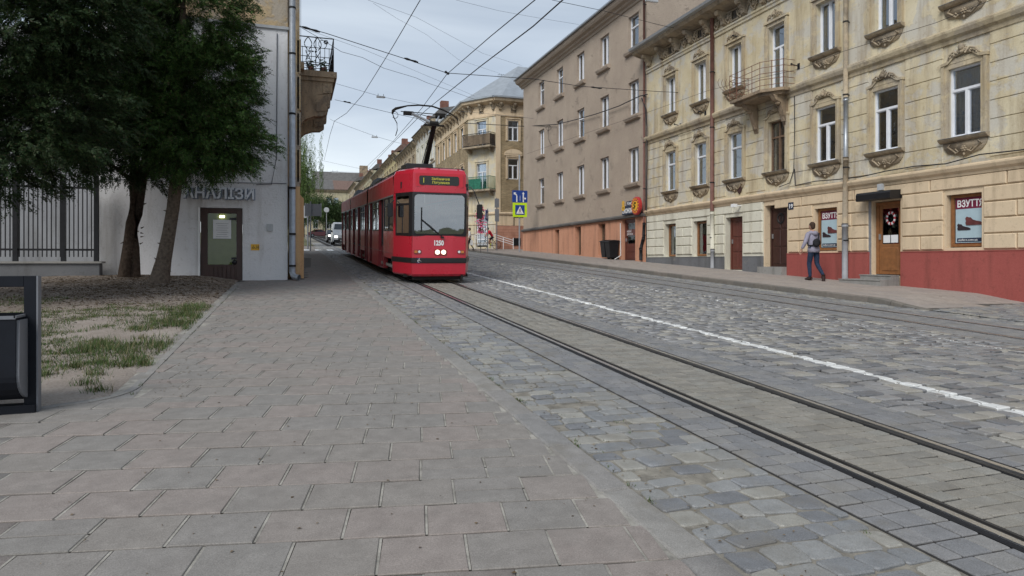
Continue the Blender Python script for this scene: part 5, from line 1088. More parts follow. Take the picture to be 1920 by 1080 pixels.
# windscreen with black surround
b = MB(); W0 = [(-C_, 2.49), (C_, 2.49), (C_, 1.31), (-C_, 1.31)]
outer = roundrect(2*C_+.02, 1.19, .06, 4, 0, 1.9); inner = roundrect(2*C_-.10, 1.07, .10, 4, 0, 1.90); n = len(outer)
b.add([(x, -.02-(.02 if abs(x) < C_*.6 else 0), z) for x, z in outer]+[(x, -.028, z) for x, z in inner], [(i, (i+1) % n, n+(i+1) % n, n+i) for i in range(n)])
b.add([(x, .03, z) for x, z in outer]+[(x, -.02, z) for x, z in outer], [(i, (i+1) % n, n+(i+1) % n, n+i) for i in range(n)])
ws = tp(b, 'windscreen_surround', 'trambLack'); b = MB(); b.add([(x, -.024-.012*(z-1.9), z) for x, z in inner], [tuple(range(n))]); b.part('windscreen', M['screen'], ws, local=True)
for sg in (-1, 1):                                      # corner pillars and cab side windows
    b = MB(); b.prism([(sg*(C_-.01), -.015), (sg*(C_+.06), .14), (sg*(C_+.02), .16), (sg*(C_-.05), .03)], 1.3, 2.5, 'z'); tp(b, 'pillar', 'trambLack')
    b = MB(); b.prism([(sg*(A_-.05), YC-.13), (sg*A_, YC), (sg*A_, YC+.12), (sg*(A_-.06), YC+.12)], 1.3, 2.5, 'z'); tp(b, 'pillar', 'tramred')
    p, q = Vector((sg*(C_+.055), .15, 0)), Vector((sg*(A_-.04), YC-.12, 0)); t = (q-p).normalized(); nn = Vector((t.y, -t.x, 0))*sg*.012
    def qd(a, c, z0, z1, o=0, th=.02):
        P, Q = p+t*a, p+t*c; o2 = nn*o; v = [P+o2, Q+o2, Q+o2-nn*2, P+o2-nn*2]; return [(w.x, w.y, z) for z in (z0, z1) for w in v]
    Lq = (q-p).length; Bq = [(0, 3, 2, 1), (4, 5, 6, 7), (0, 1, 5, 4), (1, 2, 6, 5), (2, 3, 7, 6), (3, 0, 4, 7)]
    b = MB(); b.add(qd(0, Lq, 1.30, 1.38), Bq); b.add(qd(0, Lq, 2.40, 2.50), Bq); b.add(qd(0, .05, 1.38, 2.4), Bq); b.add(qd(Lq-.05, Lq, 1.38, 2.4), Bq); b.add(qd(.05, Lq-.05, 2.14, 2.2), Bq); b.add(qd(Lq*.5, Lq*.5+.03, 1.38, 2.14), Bq)
    wf = tp(b, 'cab_window', 'trambLack'); b = MB(); b.add([(v[0], v[1], v[2]) for v in qd(.03, Lq-.03, 1.36, 2.42, -.6)], Bq); b.part('pane', M['tramglass'], wf, local=True)
# destination display
b = MB(); b.prism(roundrect(1.32, .36, .04, 3, 0, 2.83), -.022, .03, 'y'); db = tp(b, 'display_recess', 'tramred2')
b = MB(); b.prism(roundrect(1.10, .25, .05, 4, -.02, 2.82), -.035, -.02, 'y'); ds = b.part('display', M['display'], db, local=True)
for txt, sz, x, z in (('1', .19, -.50, 2.755), ('Залізнична', .095, -.24, 2.835), ('Погулянка', .095, -.22, 2.735)):
    o = text(txt, sz, TF, (0, 0, 0), 'ledamber', tram, 'lettering', .001, bold=.002); o.location = (x, -.042, z)
o = text('1250', .185, TF, (0, 0, 0), 'whitepaint', tram, 'fleet_number', .002, squash=.78, bold=.008); o.location = (-.17, -.04, 1.055)
# lights
b = MB(); b.prism(roundrect(.35, .17, .03, 3, .03, .86), -.045, -.02, 'y'); tp(b, 'headlight_plate', 'doorred')
for x in (-.055, .115): b = MB(); b.lathe([(0, -.03), (.055, -.026), (.064, -.01), (.064, .01), (0, .01)], (x, -.045, .865), 16, 'y'); tp(b, 'headlight', 'headlight')
for sg in (-1, 1):
    b = MB(); b.prism(roundrect(.21, .11, .03, 3, sg*.60, .875), -.034, .0, 'y'); pl_ = tp(b, 'marker_plate', 'doorred')
    b = MB(); b.lathe([(0, -.01), (.036, -.008), (.036, .0)], (sg*.555, -.036, .875), 10, 'y'); b.part('marker_lamp', M['clearlamp'], pl_, local=True)
    b = MB(); b.box(sg*.65-.04, sg*.65+.04, -.044, -.036, .84, .91); b.part('indicator', M['indicator'], pl_, local=True)
b = MB(); b.box(-.62, -.47, -.046, -.036, .57, .70); wc_ = tp(b, 'wheelchair_sign', 'bluesign')
b = MB(); b.path([(-.56, -.05, .685), (-.56, -.05, .635), (-.52, -.05, .63), (-.50, -.05, .595)], .007, 4); b.path([(-.575+.028*math.cos(t), -.05, .62+.028*math.sin(t)) for t in np.linspace(1.2, 5.4, 8)], .006, 4); b.ball((-.56, -.05, .69), .01, 6); b.part('pictogram', M['whitepaint'], wc_, local=True)
b = MB(); b.ball((.03, -.04, .635), .014, 6); tp(b, 'coupling_pin', 'clearlamp')
# wipers
b = MB(); b.box(.03, .11, -.09, -.03, 1.25, 1.30); b.path([(.07, -.07, 1.29), (-.2, -.085, 1.5), (-.50, -.07, 1.74)], .012, 5); b.path([(.04, -.07, 1.31), (-.22, -.085, 1.54), (-.50, -.07, 1.76)], .009, 5); b.path([(-.50, -.06, 1.42), (-.50, -.06, 2.08)], .014, 5); tp(b, 'wiper', 'black')
b = MB(); b.path([(-.02, -.0, 1.40), (.2, .08, 1.7), (.42, .02, 2.05), (.50, -.0, 2.38)], .008, 5); tp(b, 'sun_blind_cord', 'black'); b = MB(); b.box(-.52, -.42, -.0, .005, 1.44, 1.52); tp(b, 'permit', 'paper')
# mirrors on long arms
for sg, ln in ((1, 1), (-1, .3)):
    b = MB()
    if sg > 0: b.path([(C_, .02, 2.66), (C_+.12, -.02, 2.68), (C_+.2, -.12, 2.55), (C_+.32, -.2, 2.2)], .014, 6)
    else: b.path([(-A_, YC-.1, 2.3), (-A_-.1, YC-.15, 2.2)], .014, 6)
    ar = tp(b, 'mirror_arm', 'black'); c = (C_+.34, -.2, 2.0) if sg > 0 else (-A_-.12, YC-.15, 2.02)
    b = MB(); b.prism(roundrect(.15, .40, .04, 3, c[0], c[2]), c[1]-.04, c[1]+.04, 'y'); b.part('mirror', M['black'], ar, local=True, bevel=.01)
b = MB(); b.box(C_-.02, C_+.06, -.0, .1, 2.58, 2.76); tp(b, 'camera_pod', 'black')
b = MB(); b.box(-A_+.13, -A_+.19, .62, .74, 2.62, 2.80); tp(b, 'side_indicator', 'black')
for x in (-.55, 0, .55): b = MB(); b.box(x-.02, x+.02, .12, .2, 3.1, 3.17); tp(b, 'roof_lug', 'doorred')
# car bodies: list of bays on the left (street side) as (kind, y0, y1)
BAYS = [[('win', 1.22, 2.22), ('win', 2.26, 3.26), ('door', 3.36, 4.56), ('win', 4.6, 6.5), ('door', 6.56, 7.3), ('win', 7.36, 7.95)],
        [('door', 8.5, 9.22), ('win', 9.28, 10.9), ('door', 11.0, 12.3), ('win', 12.36, 13.5), ('door', 13.56, 14.9), ('win', 14.96, 16.05)],
        [('door', 16.6, 17.45), ('win', 17.5, 18.95), ('door', 19.0, 20.1), ('win', 20.15, 21.7), ('door', 21.76, 22.8)]]
WELL = [(1.25, 2.95), (9.6, 10.9), (13.6, 14.9), (20.4, 22.0)]
zB, zT, zR = 1.42, 2.47, 3.06
for si, (ya, yb) in enumerate(J):
    y0 = max(ya, 1.25)
    for sg in (-1, 1):
        bays = BAYS[si] if sg < 0 else [(('win' if k[0] == 'win' else 'win'), k[1], k[2]) for k in BAYS[si]]
        # upper cant rail and roof curve
        b = MB(); b.add([(sg*x, y, z) for y in (y0, yb) for x, z in ((A_, zT), (A_, 2.98), (A_-.05, 3.05), (A_-.22, 3.12))], [(0, 1, 5, 4), (1, 2, 6, 5), (2, 3, 7, 6)]); tp(b, 'cant_panel', 'tramred2')
        b = MB(); b.path([(sg*(A_+.005), y0, 3.03), (sg*(A_+.005), yb, 3.03)], .012, 4); b.box(sg*A_-.012, sg*A_+.012, y0, yb, zT-.04, zT); tp(b, 'rain_strip', 'sillmetal')
        for kind, a, c in bays:
            wells = [w for w in WELL if w[0] < c and w[1] > a]; zl = .24
            if kind == 'win':
                xo = sg*A_; b = MB(); lo = .62 if (wells and min(c, wells[0][1])-max(a, wells[0][0]) > .4) else zl
                b.box(min(xo, xo-sg*.04), max(xo, xo-sg*.04), a-.03, c+.03, lo, zB); tp(b, 'side_panel', 'tramred' if si == 0 and c < 3.3 else 'tramred2')
                b = MB(); 
                for u, v in ((a-.03, a+.03), (c-.03, c+.03)): b.box(min(xo, xo-sg*.05), max(xo, xo-sg*.05), u, v, zB, zT)
                b.box(min(xo, xo-sg*.05), max(xo, xo-sg*.05), a, c, zB, zB+.05); b.box(min(xo, xo-sg*.05), max(xo, xo-sg*.05), a, c, zT-.08, zT)
                if c-a > 1.3: b.box(min(xo, xo-sg*.05), max(xo, xo-sg*.05), (a+c)/2-.02, (a+c)/2+.02, zB, zT)
                if c-a > .9: b.box(min(xo, xo-sg*.05), max(xo, xo-sg*.05), a, c, 2.16, 2.19)
                w_ = tp(b, 'side_window', 'trambLack'); b = MB(); b.box(min(xo-sg*.02, xo-sg*.03), max(xo-sg*.02, xo-sg*.03), a, c, zB+.02, zT-.02); b.part('pane', M['tramglass'], w_, local=True)
                if lo > .5:
                    u, v = wells[0]; u, v = max(u, a), min(v, c)
            else:
                xi = sg*(A_-.10); b = MB()
                xa, xb = min(xi, xi-sg*.03), max(xi, xi-sg*.03)
                b.box(xa, xb, a, c, .30, .92); d_ = tp(b, 'door', 'doorred')
                b = MB(); mid = (a+c)/2
                for u, v in ((a, a+.09), (c-.09, c), (mid-.06, mid+.06)): b.box(xa-.01, xb+.01, u, v, .92, zT)
                b.box(xa-.01, xb+.01, a, c, .92, .99); b.box(xa-.01, xb+.01, a, c, zT-.1, zT); b.part('door_frame', M['trambLack'], d_, local=True)
                b = MB(); b.box(xa+.01, xb-.01, a, c, .97, zT-.05); b.part('pane', M['tramglass'], d_, local=True)
                b = MB()
                for u, v in ((a-.05, a), (c, c+.05)): b.box(min(sg*A_, xi-sg*.05), max(sg*A_, xi-sg*.05), u, v, .26, zT)
                b.box(min(sg*A_, xi-sg*.05), max(sg*A_, xi-sg*.05), a, c, .24, .30); b.part('door_jamb', M['doorred'], d_, local=True)
        b = MB(); b.path([(sg*(A_+.004), y0, .78), (sg*(A_+.004), yb, .78)], .006, 4); tp(b, 'seam', 'doorred')
    # roof, floor, ends
    b = MB(); b.add([(x, y, z) for y in (y0, yb) for x, z in ((-A_+.22, 3.12), (0, 3.18), (A_-.22, 3.12))], [(0, 1, 4, 3), (1, 2, 5, 4)]); tp(b, 'roof', 'roofgrey')
    b = MB(); b.box(-A_+.08, A_-.08, y0, yb, .34, .42); b.box(-A_+.3, A_-.3, y0, yb, .2, .34); tp(b, 'floor', 'interior')
    b = MB(); b.box(-A_+.05, A_-.05, y0, yb, 2.95, 2.98); tp(b, 'ceiling', 'interior')
    b = MB(); b.box(-A_+.02, A_-.02, yb-.06, yb, .3, .9); b.box(-A_+.02, -A_+.3, yb-.06, yb, .9, 2.95); b.box(A_-.3, A_-.02, yb-.06, yb, .9, 2.95); tp(b, 'end_wall', 'doorred' if si < 2 else 'tramred')
    for y in np.arange(y0+1.0, yb-.5, 1.3):
        for x in (-.65, .65): b = MB(); b.box(x-.38, x+.38, y, y+.42, .75, .85); b.box(x-.38, x+.38, y+.38, y+.44, .85, 1.55); b.box(x-.25, x+.25, y+.1, y+.3, .42, .75); tp(b, 'seat', 'seat')
b = MB(); b.box(-A_+.04, A_-.04, 22.95, 22.99, .3, 1.3); b.box(-A_+.04, A_-.04, 22.95, 22.99, 2.4, 3.1); tp(b, 'rear_panel', 'tramred'); b = MB(); b.box(-A_+.06, A_-.06, 22.96, 22.98, 1.3, 2.4); tp(b, 'rear_window', 'tramglass')
for (a, c) in ((8.05, 8.45), (16.15, 16.5)):            # bellows
    b = MB(); n = 9
    for k in range(n):
        y = a+(c-a)*k/(n-1); i = .05+(.05 if k % 2 else 0)
        b.v += [(-A_+i, y, .35), (-A_+i, y, 3.0), (-A_+i+.15, y, 3.08), (A_-i-.15, y, 3.08), (A_-i, y, 3.0), (A_-i, y, .35)]
    b.f = [(k*6+j, k*6+j+1, (k+1)*6+j+1, (k+1)*6+j) for k in range(n-1) for j in range(5)]; b.m = [0]*len(b.f); tp(b, 'bellows', 'rubber')
for (a, c) in WELL:                                     # bogies
    b = MB(); b.box(-.85, .85, a+.05, c-.05, .25, .6); b.box(-.95, -.88, a+.1, c-.1, .2, .5); b.box(.88, .95, a+.1, c-.1, .2, .5); bg_ = tp(b, 'bogie', 'bogie')
    for y in (a+.3, c-.3):
        for sg in (-1, 1): b = MB(); b.lathe([(0, -.05), (.18, -.05), (.3, -.04), (.31, .04), (0, .05)], (sg*.5, y, .31), 18, 'x'); b.lathe([(0, -.04), (.14, -.04), (.15, .03)], (sg*.9, y, .31), 12, 'x'); b.part('wheel', M['bogie'], bg_, local=True)
b = MB(); b.box(-.9, .9, .35, 8, .16, .24); b.box(-.7, .7, .12, .3, .1, .22); b.box(.62, .68, .0, .1, .06, .24); tp(b, 'underframe', 'bogie')
b = MB(); b.box(-.85, .85, 8.5, 22.8, .14, .24); tp(b, 'underframe', 'bogie')
# side marker and orange light
b = MB(); b.box(-A_-.02, -A_, 8.2, 8.28, 1.5, 1.7); tp(b, 'side_lamp', 'indicator')
# roof equipment
for x0, x1, y0, y1, z0, z1, m_ in ((-.78, .0, .95, 1.9, 3.16, 3.36, 'trambLack'), (-.2, .85, 1.7, 2.9, 3.16, 3.28, 'roofgrey'), (.1, .95, 1.0, 1.06, 3.22, 3.27, 'trambLack'), (-.9, -.2, 2.4, 3.8, 3.14, 3.24, 'trambLack'), (-.7, .7, 4.2, 5.6, 3.15, 3.3, 'roofgrey'), (-.95, .5, 5.8, 7.0, 3.12, 3.22, 'trambLack'), (-.7, .7, 17.4, 19.2, 3.15, 3.38, 'roofgrey'), (-.6, .6, 20, 21.6, 3.15, 3.3, 'roofgrey'), (-.7, .7, 11.6, 13.8, 3.15, 3.36, 'roofgrey')):
    tp(MB().box(x0, x1, y0, y1, z0, z1), 'roof_box', m_, bevel=.02)
for y0, y1 in ((7.1, 9.4), (15.2, 17.2)):               # sloping fairings over the joints
    b = MB(); b.add([(-.98, y0, 3.06), (.98, y0, 3.06), (.98, y1, 3.06), (-.98, y1, 3.06), (-.8, y0+.45, 3.42), (.8, y0+.45, 3.42), (.8, y1-.3, 3.42), (-.8, y1-.3, 3.42)], [(4, 5, 6, 7), (0, 1, 5, 4), (1, 2, 6, 5), (2, 3, 7, 6), (3, 0, 4, 7)]); tp(b, 'joint_fairing', 'roofgrey')
b = MB(); b.path([(-.88, 1.3, 3.22), (-.88, 7, 3.22)], .02, 5); b.path([(.88, 1.3, 3.22), (.88, 7, 3.22)], .02, 5); tp(b, 'roof_rail', 'trambLack')
# pantograph
pg = MB(); pg.box(-.45, .45, 1.7, 1.76, 3.28, 3.34); pg.box(-.45, .45, 2.4, 2.46, 3.28, 3.34); pg.box(-.3, .3, 1.7, 2.46, 3.3, 3.33)
for x in (-.4, .4):
    for y in (1.73, 2.43): pg.lathe([(.05, 0), (.03, .02), (.05, .04), (.03, .06), (.05, .08)], (x, y, 3.2), 8)
pgo = tp(pg, 'pantograph', 'bogie')
def ppart(b, n, m_='bogie'): return b.part(n, M[m_], pgo, local=True)
b = MB(); b.path([(-.02, 2.15, 3.34), (.02, .85, 4.50)], [.085, .06], 8); b.path([(-.16, 2.0, 3.34), (-.05, .85, 4.46)], .014, 5); ppart(b, 'lower_arm')
b = MB(); b.box(-.3, .28, .8, .9, 4.43, 4.47); b.lathe([(0, -.12), (.07, -.12), (.07, .12), (0, .12)], (0, .85, 4.5), 10, 'x'); ppart(b, 'knee_joint')
b = MB(); b.path([(-.05, .85, 4.50), (-.42, 2.2, 4.99)], [.045, .035], 8); b.path([(-.14, .9, 4.46), (-.44, 2.1, 4.93)], .012, 5); b.path([(.05, .85, 4.50), (.42, 2.2, 4.96)], [.03, .026], 8); ppart(b, 'upper_arm', 'galv')
b = MB(); b.path([(-.75, 2.2, 5.02), (.8, 2.2, 5.0)], .014, 5); b.path([(-.55, 2.35, 4.96), (-.1, 2.3, 4.98), (.2, 2.35, 4.93), (.5, 2.3, 4.9)], .011, 5)
for x in (-.5, .48): b.box(x-.16, x+.12, 2.12, 2.3, 4.93, 5.03); b.ball((x, 2.2, 5.0), (.06, .06, .05), 6)
ppart(b, 'head_carrier')
b = MB(); arc = [(-1.0, 2.2, 4.93), (-.98, 2.2, 5.02), (-.9, 2.2, 5.09), (-.55, 2.2, 5.20), (-.2, 2.2, 5.245), (.2, 2.2, 5.24), (.55, 2.2, 5.15), (.85, 2.2, 5.02), (1.0, 2.2, 4.9), (1.03, 2.2, 4.72)]
b.path(arc, [.03, .05, .045, .022, .026, .026, .026, .02, .014, .012], 6); b.path([(-1.0, 2.2, 4.95), (-.94, 2.2, 4.8), (-.86, 2.2, 4.66), (-.85, 2.2, 4.45), (-.90, 2.2, 4.28)], .014, 6); b.path([(-.92+.09*math.cos(t), 2.2, 4.90+.1*math.sin(t)) for t in np.linspace(-2.5, 2.4, 12)], .009, 5); ppart(b, 'collector_bow')
# ------------------------------------------------------------------ people
M['skin'] = simple('skin', (.42, .24, .17), .6, .3, var=.06); M['hair'] = simple('brown hair', (.05, .03, .02), .8, .3, var=.3, scale=60, bump=.6, bs=90)
M['jeans'] = simple('blue denim', (.022, .036, .07), .85, .2, var=.35, scale=14, bump=.5, bs=120); M['jacket'] = simple('lilac grey jacket', (.27, .26, .33), .8, .2, var=.12, scale=9, bump=.7, bs=14, bd=.02)
M['redtop'] = simple('red jersey', (.50, .02, .035), .75, .2, var=.12); M['darkcloth'] = simple('black cloth', (.018, .018, .022), .85, .2, var=.25); M['shoewear'] = simple('dark leather shoe', (.035, .02, .018), .5, .4, var=.3)
M['yellowshoe'] = simple('neon yellow shoe', (.45, .55, .05), .6, .3, var=.1); M['whitecloth'] = simple('white cloth', (.6, .6, .6), .8, .2, var=.08)
def figure(name, J, bones, mats, parent=None, sub=1):
    """one continuous skinned body; bones = (a, b, material index); J = joint: (pos, radius)"""
    keys = list(J); me = bpy.data.meshes.new(name); me.from_pydata([J[k][0] for k in keys], [(keys.index(a), keys.index(c)) for a, c, _ in bones], []); me.update()
    o = bpy.data.objects.new(name, me); S.collection.objects.link(o); sk = o.modifiers.new('skin', 'SKIN'); sk.use_smooth_shade = True; sk.branch_smoothing = .3
    for i, k in enumerate(keys): r = J[k][1]; me.skin_vertices[0].data[i].radius = r if hasattr(r, '__len__') else (r, r); me.skin_vertices[0].data[i].use_root = (i == 0)
    s_ = o.modifiers.new('sub', 'SUBSURF'); s_.levels = sub; s_.render_levels = sub
    dg = bpy.context.evaluated_depsgraph_get(); m2 = bpy.data.meshes.new_from_object(o.evaluated_get(dg)); bpy.data.objects.remove(o); m2.name = name
    m2.materials.clear(); [m2.materials.append(M[k]) for k in mats]
    segs = [(Vector(J[a][0]), Vector(J[c][0]), mi) for a, c, mi in bones]
    for p in m2.polygons:
        c = p.center; best = 1e9
        for a, d, mi in segs:
            t = max(0, min(1, (c-a).dot(d-a)/max(1e-9, (d-a).length_squared))); q = (c-(a+(d-a)*t)).length
            if q < best: best = q; p.material_index = mi
        p.use_smooth = True
    o = bpy.data.objects.new(name, m2); link(o, parent); return o
def head(parent, c, mats=('skin', 'hair'), s=1.0, face=Vector((0, 1, 0)), hat=None):
    face = face.normalized(); side = face.cross(Vector((0, 0, 1))).normalized(); R = Matrix((side, face, Vector((0, 0, 1)))).transposed().to_4x4(); A = Matrix.Translation(c) @ R @ Matrix.Scale(s, 4)
    b = MB(A); b.ball((0, -.005, .0), (.075, .095, .115), 12); b.ball((0, .03, -.06), (.05, .06, .055), 8); b.prism([(-.012, .085), (.012, .085), (.0, .115)], -.03, .01, 'z')
    for x in (-.078, .078): b.ball((x, -.005, -.01), (.014, .022, .032), 6)
    b.ball((0, .088, -.05), (.022, .008, .006), 6, 0); hd = b.part('head', M[mats[0]], parent, smooth=True, local=True)
    b = MB(A); [b.ball((x, .083, .012), (.012, .008, .007), 6) for x in (-.03, .03)]; b.part('eye', M['black'], hd, local=True)
    b = MB(A); b.ball((0, -.022, .032), (.083, .1, .1), 12); b.ball((0, -.05, -.02), (.074, .065, .085), 10); b.part('hair', M[mats[1]], hd, smooth=True, local=True)
    return hd
def hand(parent, p, d, s=1.0, mat='skin'):
    d = d.normalized(); a = d.cross(Vector((0, 1, .1))).normalized(); n_ = d.cross(a)
    b = MB(); b.path([p-d*.02, p+d*.03*s, p+d*.08*s], [.022*s, .032*s, .026*s], 8)
    for k in range(4): o = a*(k-1.5)*.017*s; L_ = (.06, .072, .068, .05)[k]*s; q = p+d*.08*s+o; b.path([q-d*.02, q+d*L_*.5+n_*.006, q+d*L_+n_*.022], [.009*s, .0085*s, .006*s], 5)
    q = p+d*.03*s+a*.03*s; b.path([q, q+(d+a*.8)*.03*s, q+(d*1.2+a*.5)*.05*s], [.011*s, .01*s, .007*s], 5)
    return b.part('hand', M[mat], parent, smooth=True, local=True)
# man walking away along the far pavement (his own axes: +y is where he walks)
def walker(label, loc, rz):
    t = thing('person', label, 'person', loc, (0, 0, rz)); V_ = Vector
    J = {'pelvis': ((0, 0, .93), (.155, .115)), 'spine': ((0, .02, 1.10), (.185, .135)), 'chest': ((0, .05, 1.30), (.205, .145)), 'collar': ((0, .07, 1.43), (.11, .085)), 'neck': ((0, .08, 1.53), (.055, .055)),
         'shl': ((-.17, .05, 1.40), .075), 'ell': ((-.31, -.04, 1.16), .062), 'wrl': ((-.38, .04, .94), .045), 'shr': ((.17, .06, 1.40), .075), 'elr': ((.24, .10, 1.15), .058), 'wrr': ((.20, .26, 1.0), .042),
         'hil': ((-.09, .0, .87), .10), 'knl': ((-.09, .10, .50), .072), 'anl': ((-.08, .06, .10), .05), 'tol': ((-.09, .2, .05), .04), 'hir': ((.09, .0, .87), .10), 'knr': ((.10, .0, .50), .072), 'anr': ((.11, -.28, .16), .05), 'tor': ((.11, -.23, .04), .04)}
    B_ = [('pelvis', 'spine', 0), ('spine', 'chest', 0), ('chest', 'collar', 0), ('collar', 'neck', 2), ('collar', 'shl', 0), ('shl', 'ell', 0), ('ell', 'wrl', 0), ('collar', 'shr', 0), ('shr', 'elr', 0), ('elr', 'wrr', 0),
          ('pelvis', 'hil', 1), ('hil', 'knl', 1), ('knl', 'anl', 1), ('anl', 'tol', 3), ('pelvis', 'hir', 1), ('hir', 'knr', 1), ('knr', 'anr', 1), ('anr', 'tor', 3)]
    figure('body', J, B_, ['jacket', 'jeans', 'skin', 'shoewear'], t, 2)
    head(t, V_((0, .10, 1.64)), face=V_((-.15, 1, 0))); hand(t, V_((-.385, .05, .92)), V_((-.25, .2, -1))); hand(t, V_((.195, .28, .99)), V_((-.1, .6, -.6)))
    b = MB(); b.path([(-.1, -.01, 1.42), (-.02, -.08, 1.40), (.1, -.01, 1.42)], [.04, .07, .04], 8); b.ball((0, -.05, 1.43), (.11, .08, .06), 8); b.part('hood', M['jacket'], t, smooth=True, local=True)
    b = MB(); b.lathe([(.0, -.02), (.17, -.02), (.175, .06), (.165, .14)], (0, .01, .86), 12); b.part('jacket_hem', M['jacket'], t, smooth=True, local=True)
    b = MB(); b.ball((-.03, -.17, 1.13), (.135, .07, .13), 10, 0, Matrix.Rotation(0, 4, 'Y')); b.ball((-.05, -.2, 1.08), (.10, .06, .09), 8); bg2 = b.part('sling_bag', M['darkcloth'], t, smooth=True, local=True)
    b = MB(); b.path([(-.12, -.13, 1.06), (.05, -.14, 1.25), (.15, -.04, 1.42), (.14, .1, 1.42), (0, .2, 1.25)], .02, 5); b.path([(-.12, -.13, 1.05), (-.2, .0, 1.05), (-.1, .17, 1.15)], .02, 5); b.part('strap', M['darkcloth'], bg2, local=True)
    for sg, a, k in ((-1, 'anl', 'tol'), (1, 'anr', 'tor')):
        p, q = V_(J[a][0]), V_(J[k][0]); d = (q-p); 
        if sg > 0: d = V_((0, .05, -1))
        else: d = V_((0, 1, -.06))
        d.normalize(); p2 = p+(V_((0, -.06, -.05)) if sg < 0 else V_((0, -.02, .02))); b = MB(); b.path([p2, p2+d*.08, p2+d*.2, p2+d*.29], [.045, .052, .05, .03], 8); b.part('shoe', M['shoewear'], t, smooth=True, local=True)
    return t
X_, Y_ = gnd(1526, 526, .12); walker('man in lilac jacket and jeans with black sling bag walking past the shoe posters', (X_, Y_, G(Y_)+.13), math.radians(-6))
# driver behind the windscreen
dr = thing('person', 'tram driver in dark clothes seated behind the windscreen of the red tram', 'person', (3.8, 18.75, G(18.75)+.42))
J = {'pelvis': ((0, .25, .45), (.15, .12)), 'chest': ((0, .2, .82), (.18, .12)), 'collar': ((0, .17, .98), (.1, .08)), 'neck': ((0, .15, 1.06), .05), 'shl': ((-.18, .17, .95), .07), 'ell': ((-.26, .0, .75), .055), 'wrl': ((-.16, -.22, .72), .04), 'shr': ((.18, .17, .95), .07), 'elr': ((.26, 0, .75), .055), 'wrr': ((.16, -.22, .72), .04), 'knl': ((-.12, -.2, .5), .08), 'knr': ((.12, -.2, .5), .08), 'anl': ((-.12, -.2, .1), .05), 'anr': ((.12, -.2, .1), .05)}
figure('body', J, [('pelvis', 'chest', 0), ('chest', 'collar', 0), ('collar', 'neck', 2), ('collar', 'shl', 0), ('shl', 'ell', 0), ('ell', 'wrl', 0), ('collar', 'shr', 0), ('shr', 'elr', 0), ('elr', 'wrr', 0), ('pelvis', 'knl', 1), ('knl', 'anl', 1), ('pelvis', 'knr', 1), ('knr', 'anr', 1)], ['darkcloth', 'jeans', 'skin'], dr)
head(dr, Vector((0, .12, 1.18)), face=Vector((0, -1, 0))); hand(dr, Vector((-.16, -.23, .72)), Vector((.3, -1, -.1))); hand(dr, Vector((.16, -.23, .72)), Vector((-.3, -1, -.1)))
b = MB(); b.box(3.2, 4.4, 18.32, 18.5, G(18.4)+1.22, G(18.4)+1.34); b.part('dashboard', M['black'], None).parent = None
bpy.data.objects['dashboard'].name = 'dashboard'; o = bpy.data.objects['dashboard']; o.parent = tram; o.matrix_parent_inverse = Matrix.LocRotScale(tram.location, tram.rotation_euler, None).inverted()
# cyclist heading left in front of the corner house
bx_, by_ = 14.35, 49.3; bz_ = G(by_)+.10
bk = thing('bicycle', 'city bicycle ridden by the cyclist in red near the corner house', 'bicycle', (bx_, by_, bz_), (0, 0, PI))
for x, nm in ((-.53, 'rear'), (.53, 'front')):
    b = MB(); b.path([(x+.33*math.cos(t), 0, .34+.33*math.sin(t)) for t in np.linspace(0, 2*PI, 25)], .016, 5); w_ = b.part('wheel', M['rubber'], bk, local=True)
    b = MB()
    for k in range(9): t = k*PI/9; b.path([(x+.32*math.cos(t), 0, .34+.32*math.sin(t)), (x-.32*math.cos(t), 0, .34-.32*math.sin(t))], .003, 3)
    b.part('spokes', M['galv'], w_, local=True)
b = MB(); 
for p, q in (((-.53, 0, .34), (-.1, 0, .3)), ((-.53, 0, .34), (-.22, 0, .8)), ((-.1, 0, .3), (-.22, 0, .85)), ((-.1, 0, .3), (.36, 0, .78)), ((-.21, 0, .78), (.34, 0, .85)), ((.33, 0, .92), (.53, 0, .34)), ((.33, 0, .9), (.28, 0, 1.02))): b.path([p, q], .018, 5)
b.part('frame', M['darkmetal'], bk, local=True); b = MB(); b.path([(.2, -.26, 1.03), (.3, -.1, 1.04), (.3, .1, 1.04), (.2, .26, 1.03)], .014, 5); b.part('handlebar', M['galv'], bk, local=True); b = MB(); b.ball((-.24, 0, .9), (.13, .07, .035), 8); b.part('saddle', M['black'], bk, local=True)
cy = thing('person', 'cyclist in red jersey and black shorts riding left past the corner house', 'person', (bx_, by_, bz_), (0, 0, PI))
J = {'pelvis': ((-.22, 0, .98), (.13, .12)), 'chest': ((.0, 0, 1.30), (.15, .14)), 'collar': ((.1, 0, 1.40), (.08, .1)), 'neck': ((.15, 0, 1.47), .05), 'shl': ((.08, .17, 1.38), .06), 'ell': ((.2, .25, 1.18), .045), 'wrl': ((.26, .24, 1.07), .035), 'shr': ((.08, -.17, 1.38), .06), 'elr': ((.2, -.25, 1.18), .045), 'wrr': ((.26, -.24, 1.07), .035),
     'hil': ((-.2, .09, .93), .09), 'knl': ((.1, .11, .78), .065), 'anl': ((-.08, .11, .42), .045), 'tol': ((.05, .11, .36), .04), 'hir': ((-.2, -.09, .93), .09), 'knr': ((.06, -.11, .6), .065), 'anr': ((-.12, -.11, .22), .045), 'tor': ((.02, -.11, .15), .04)}
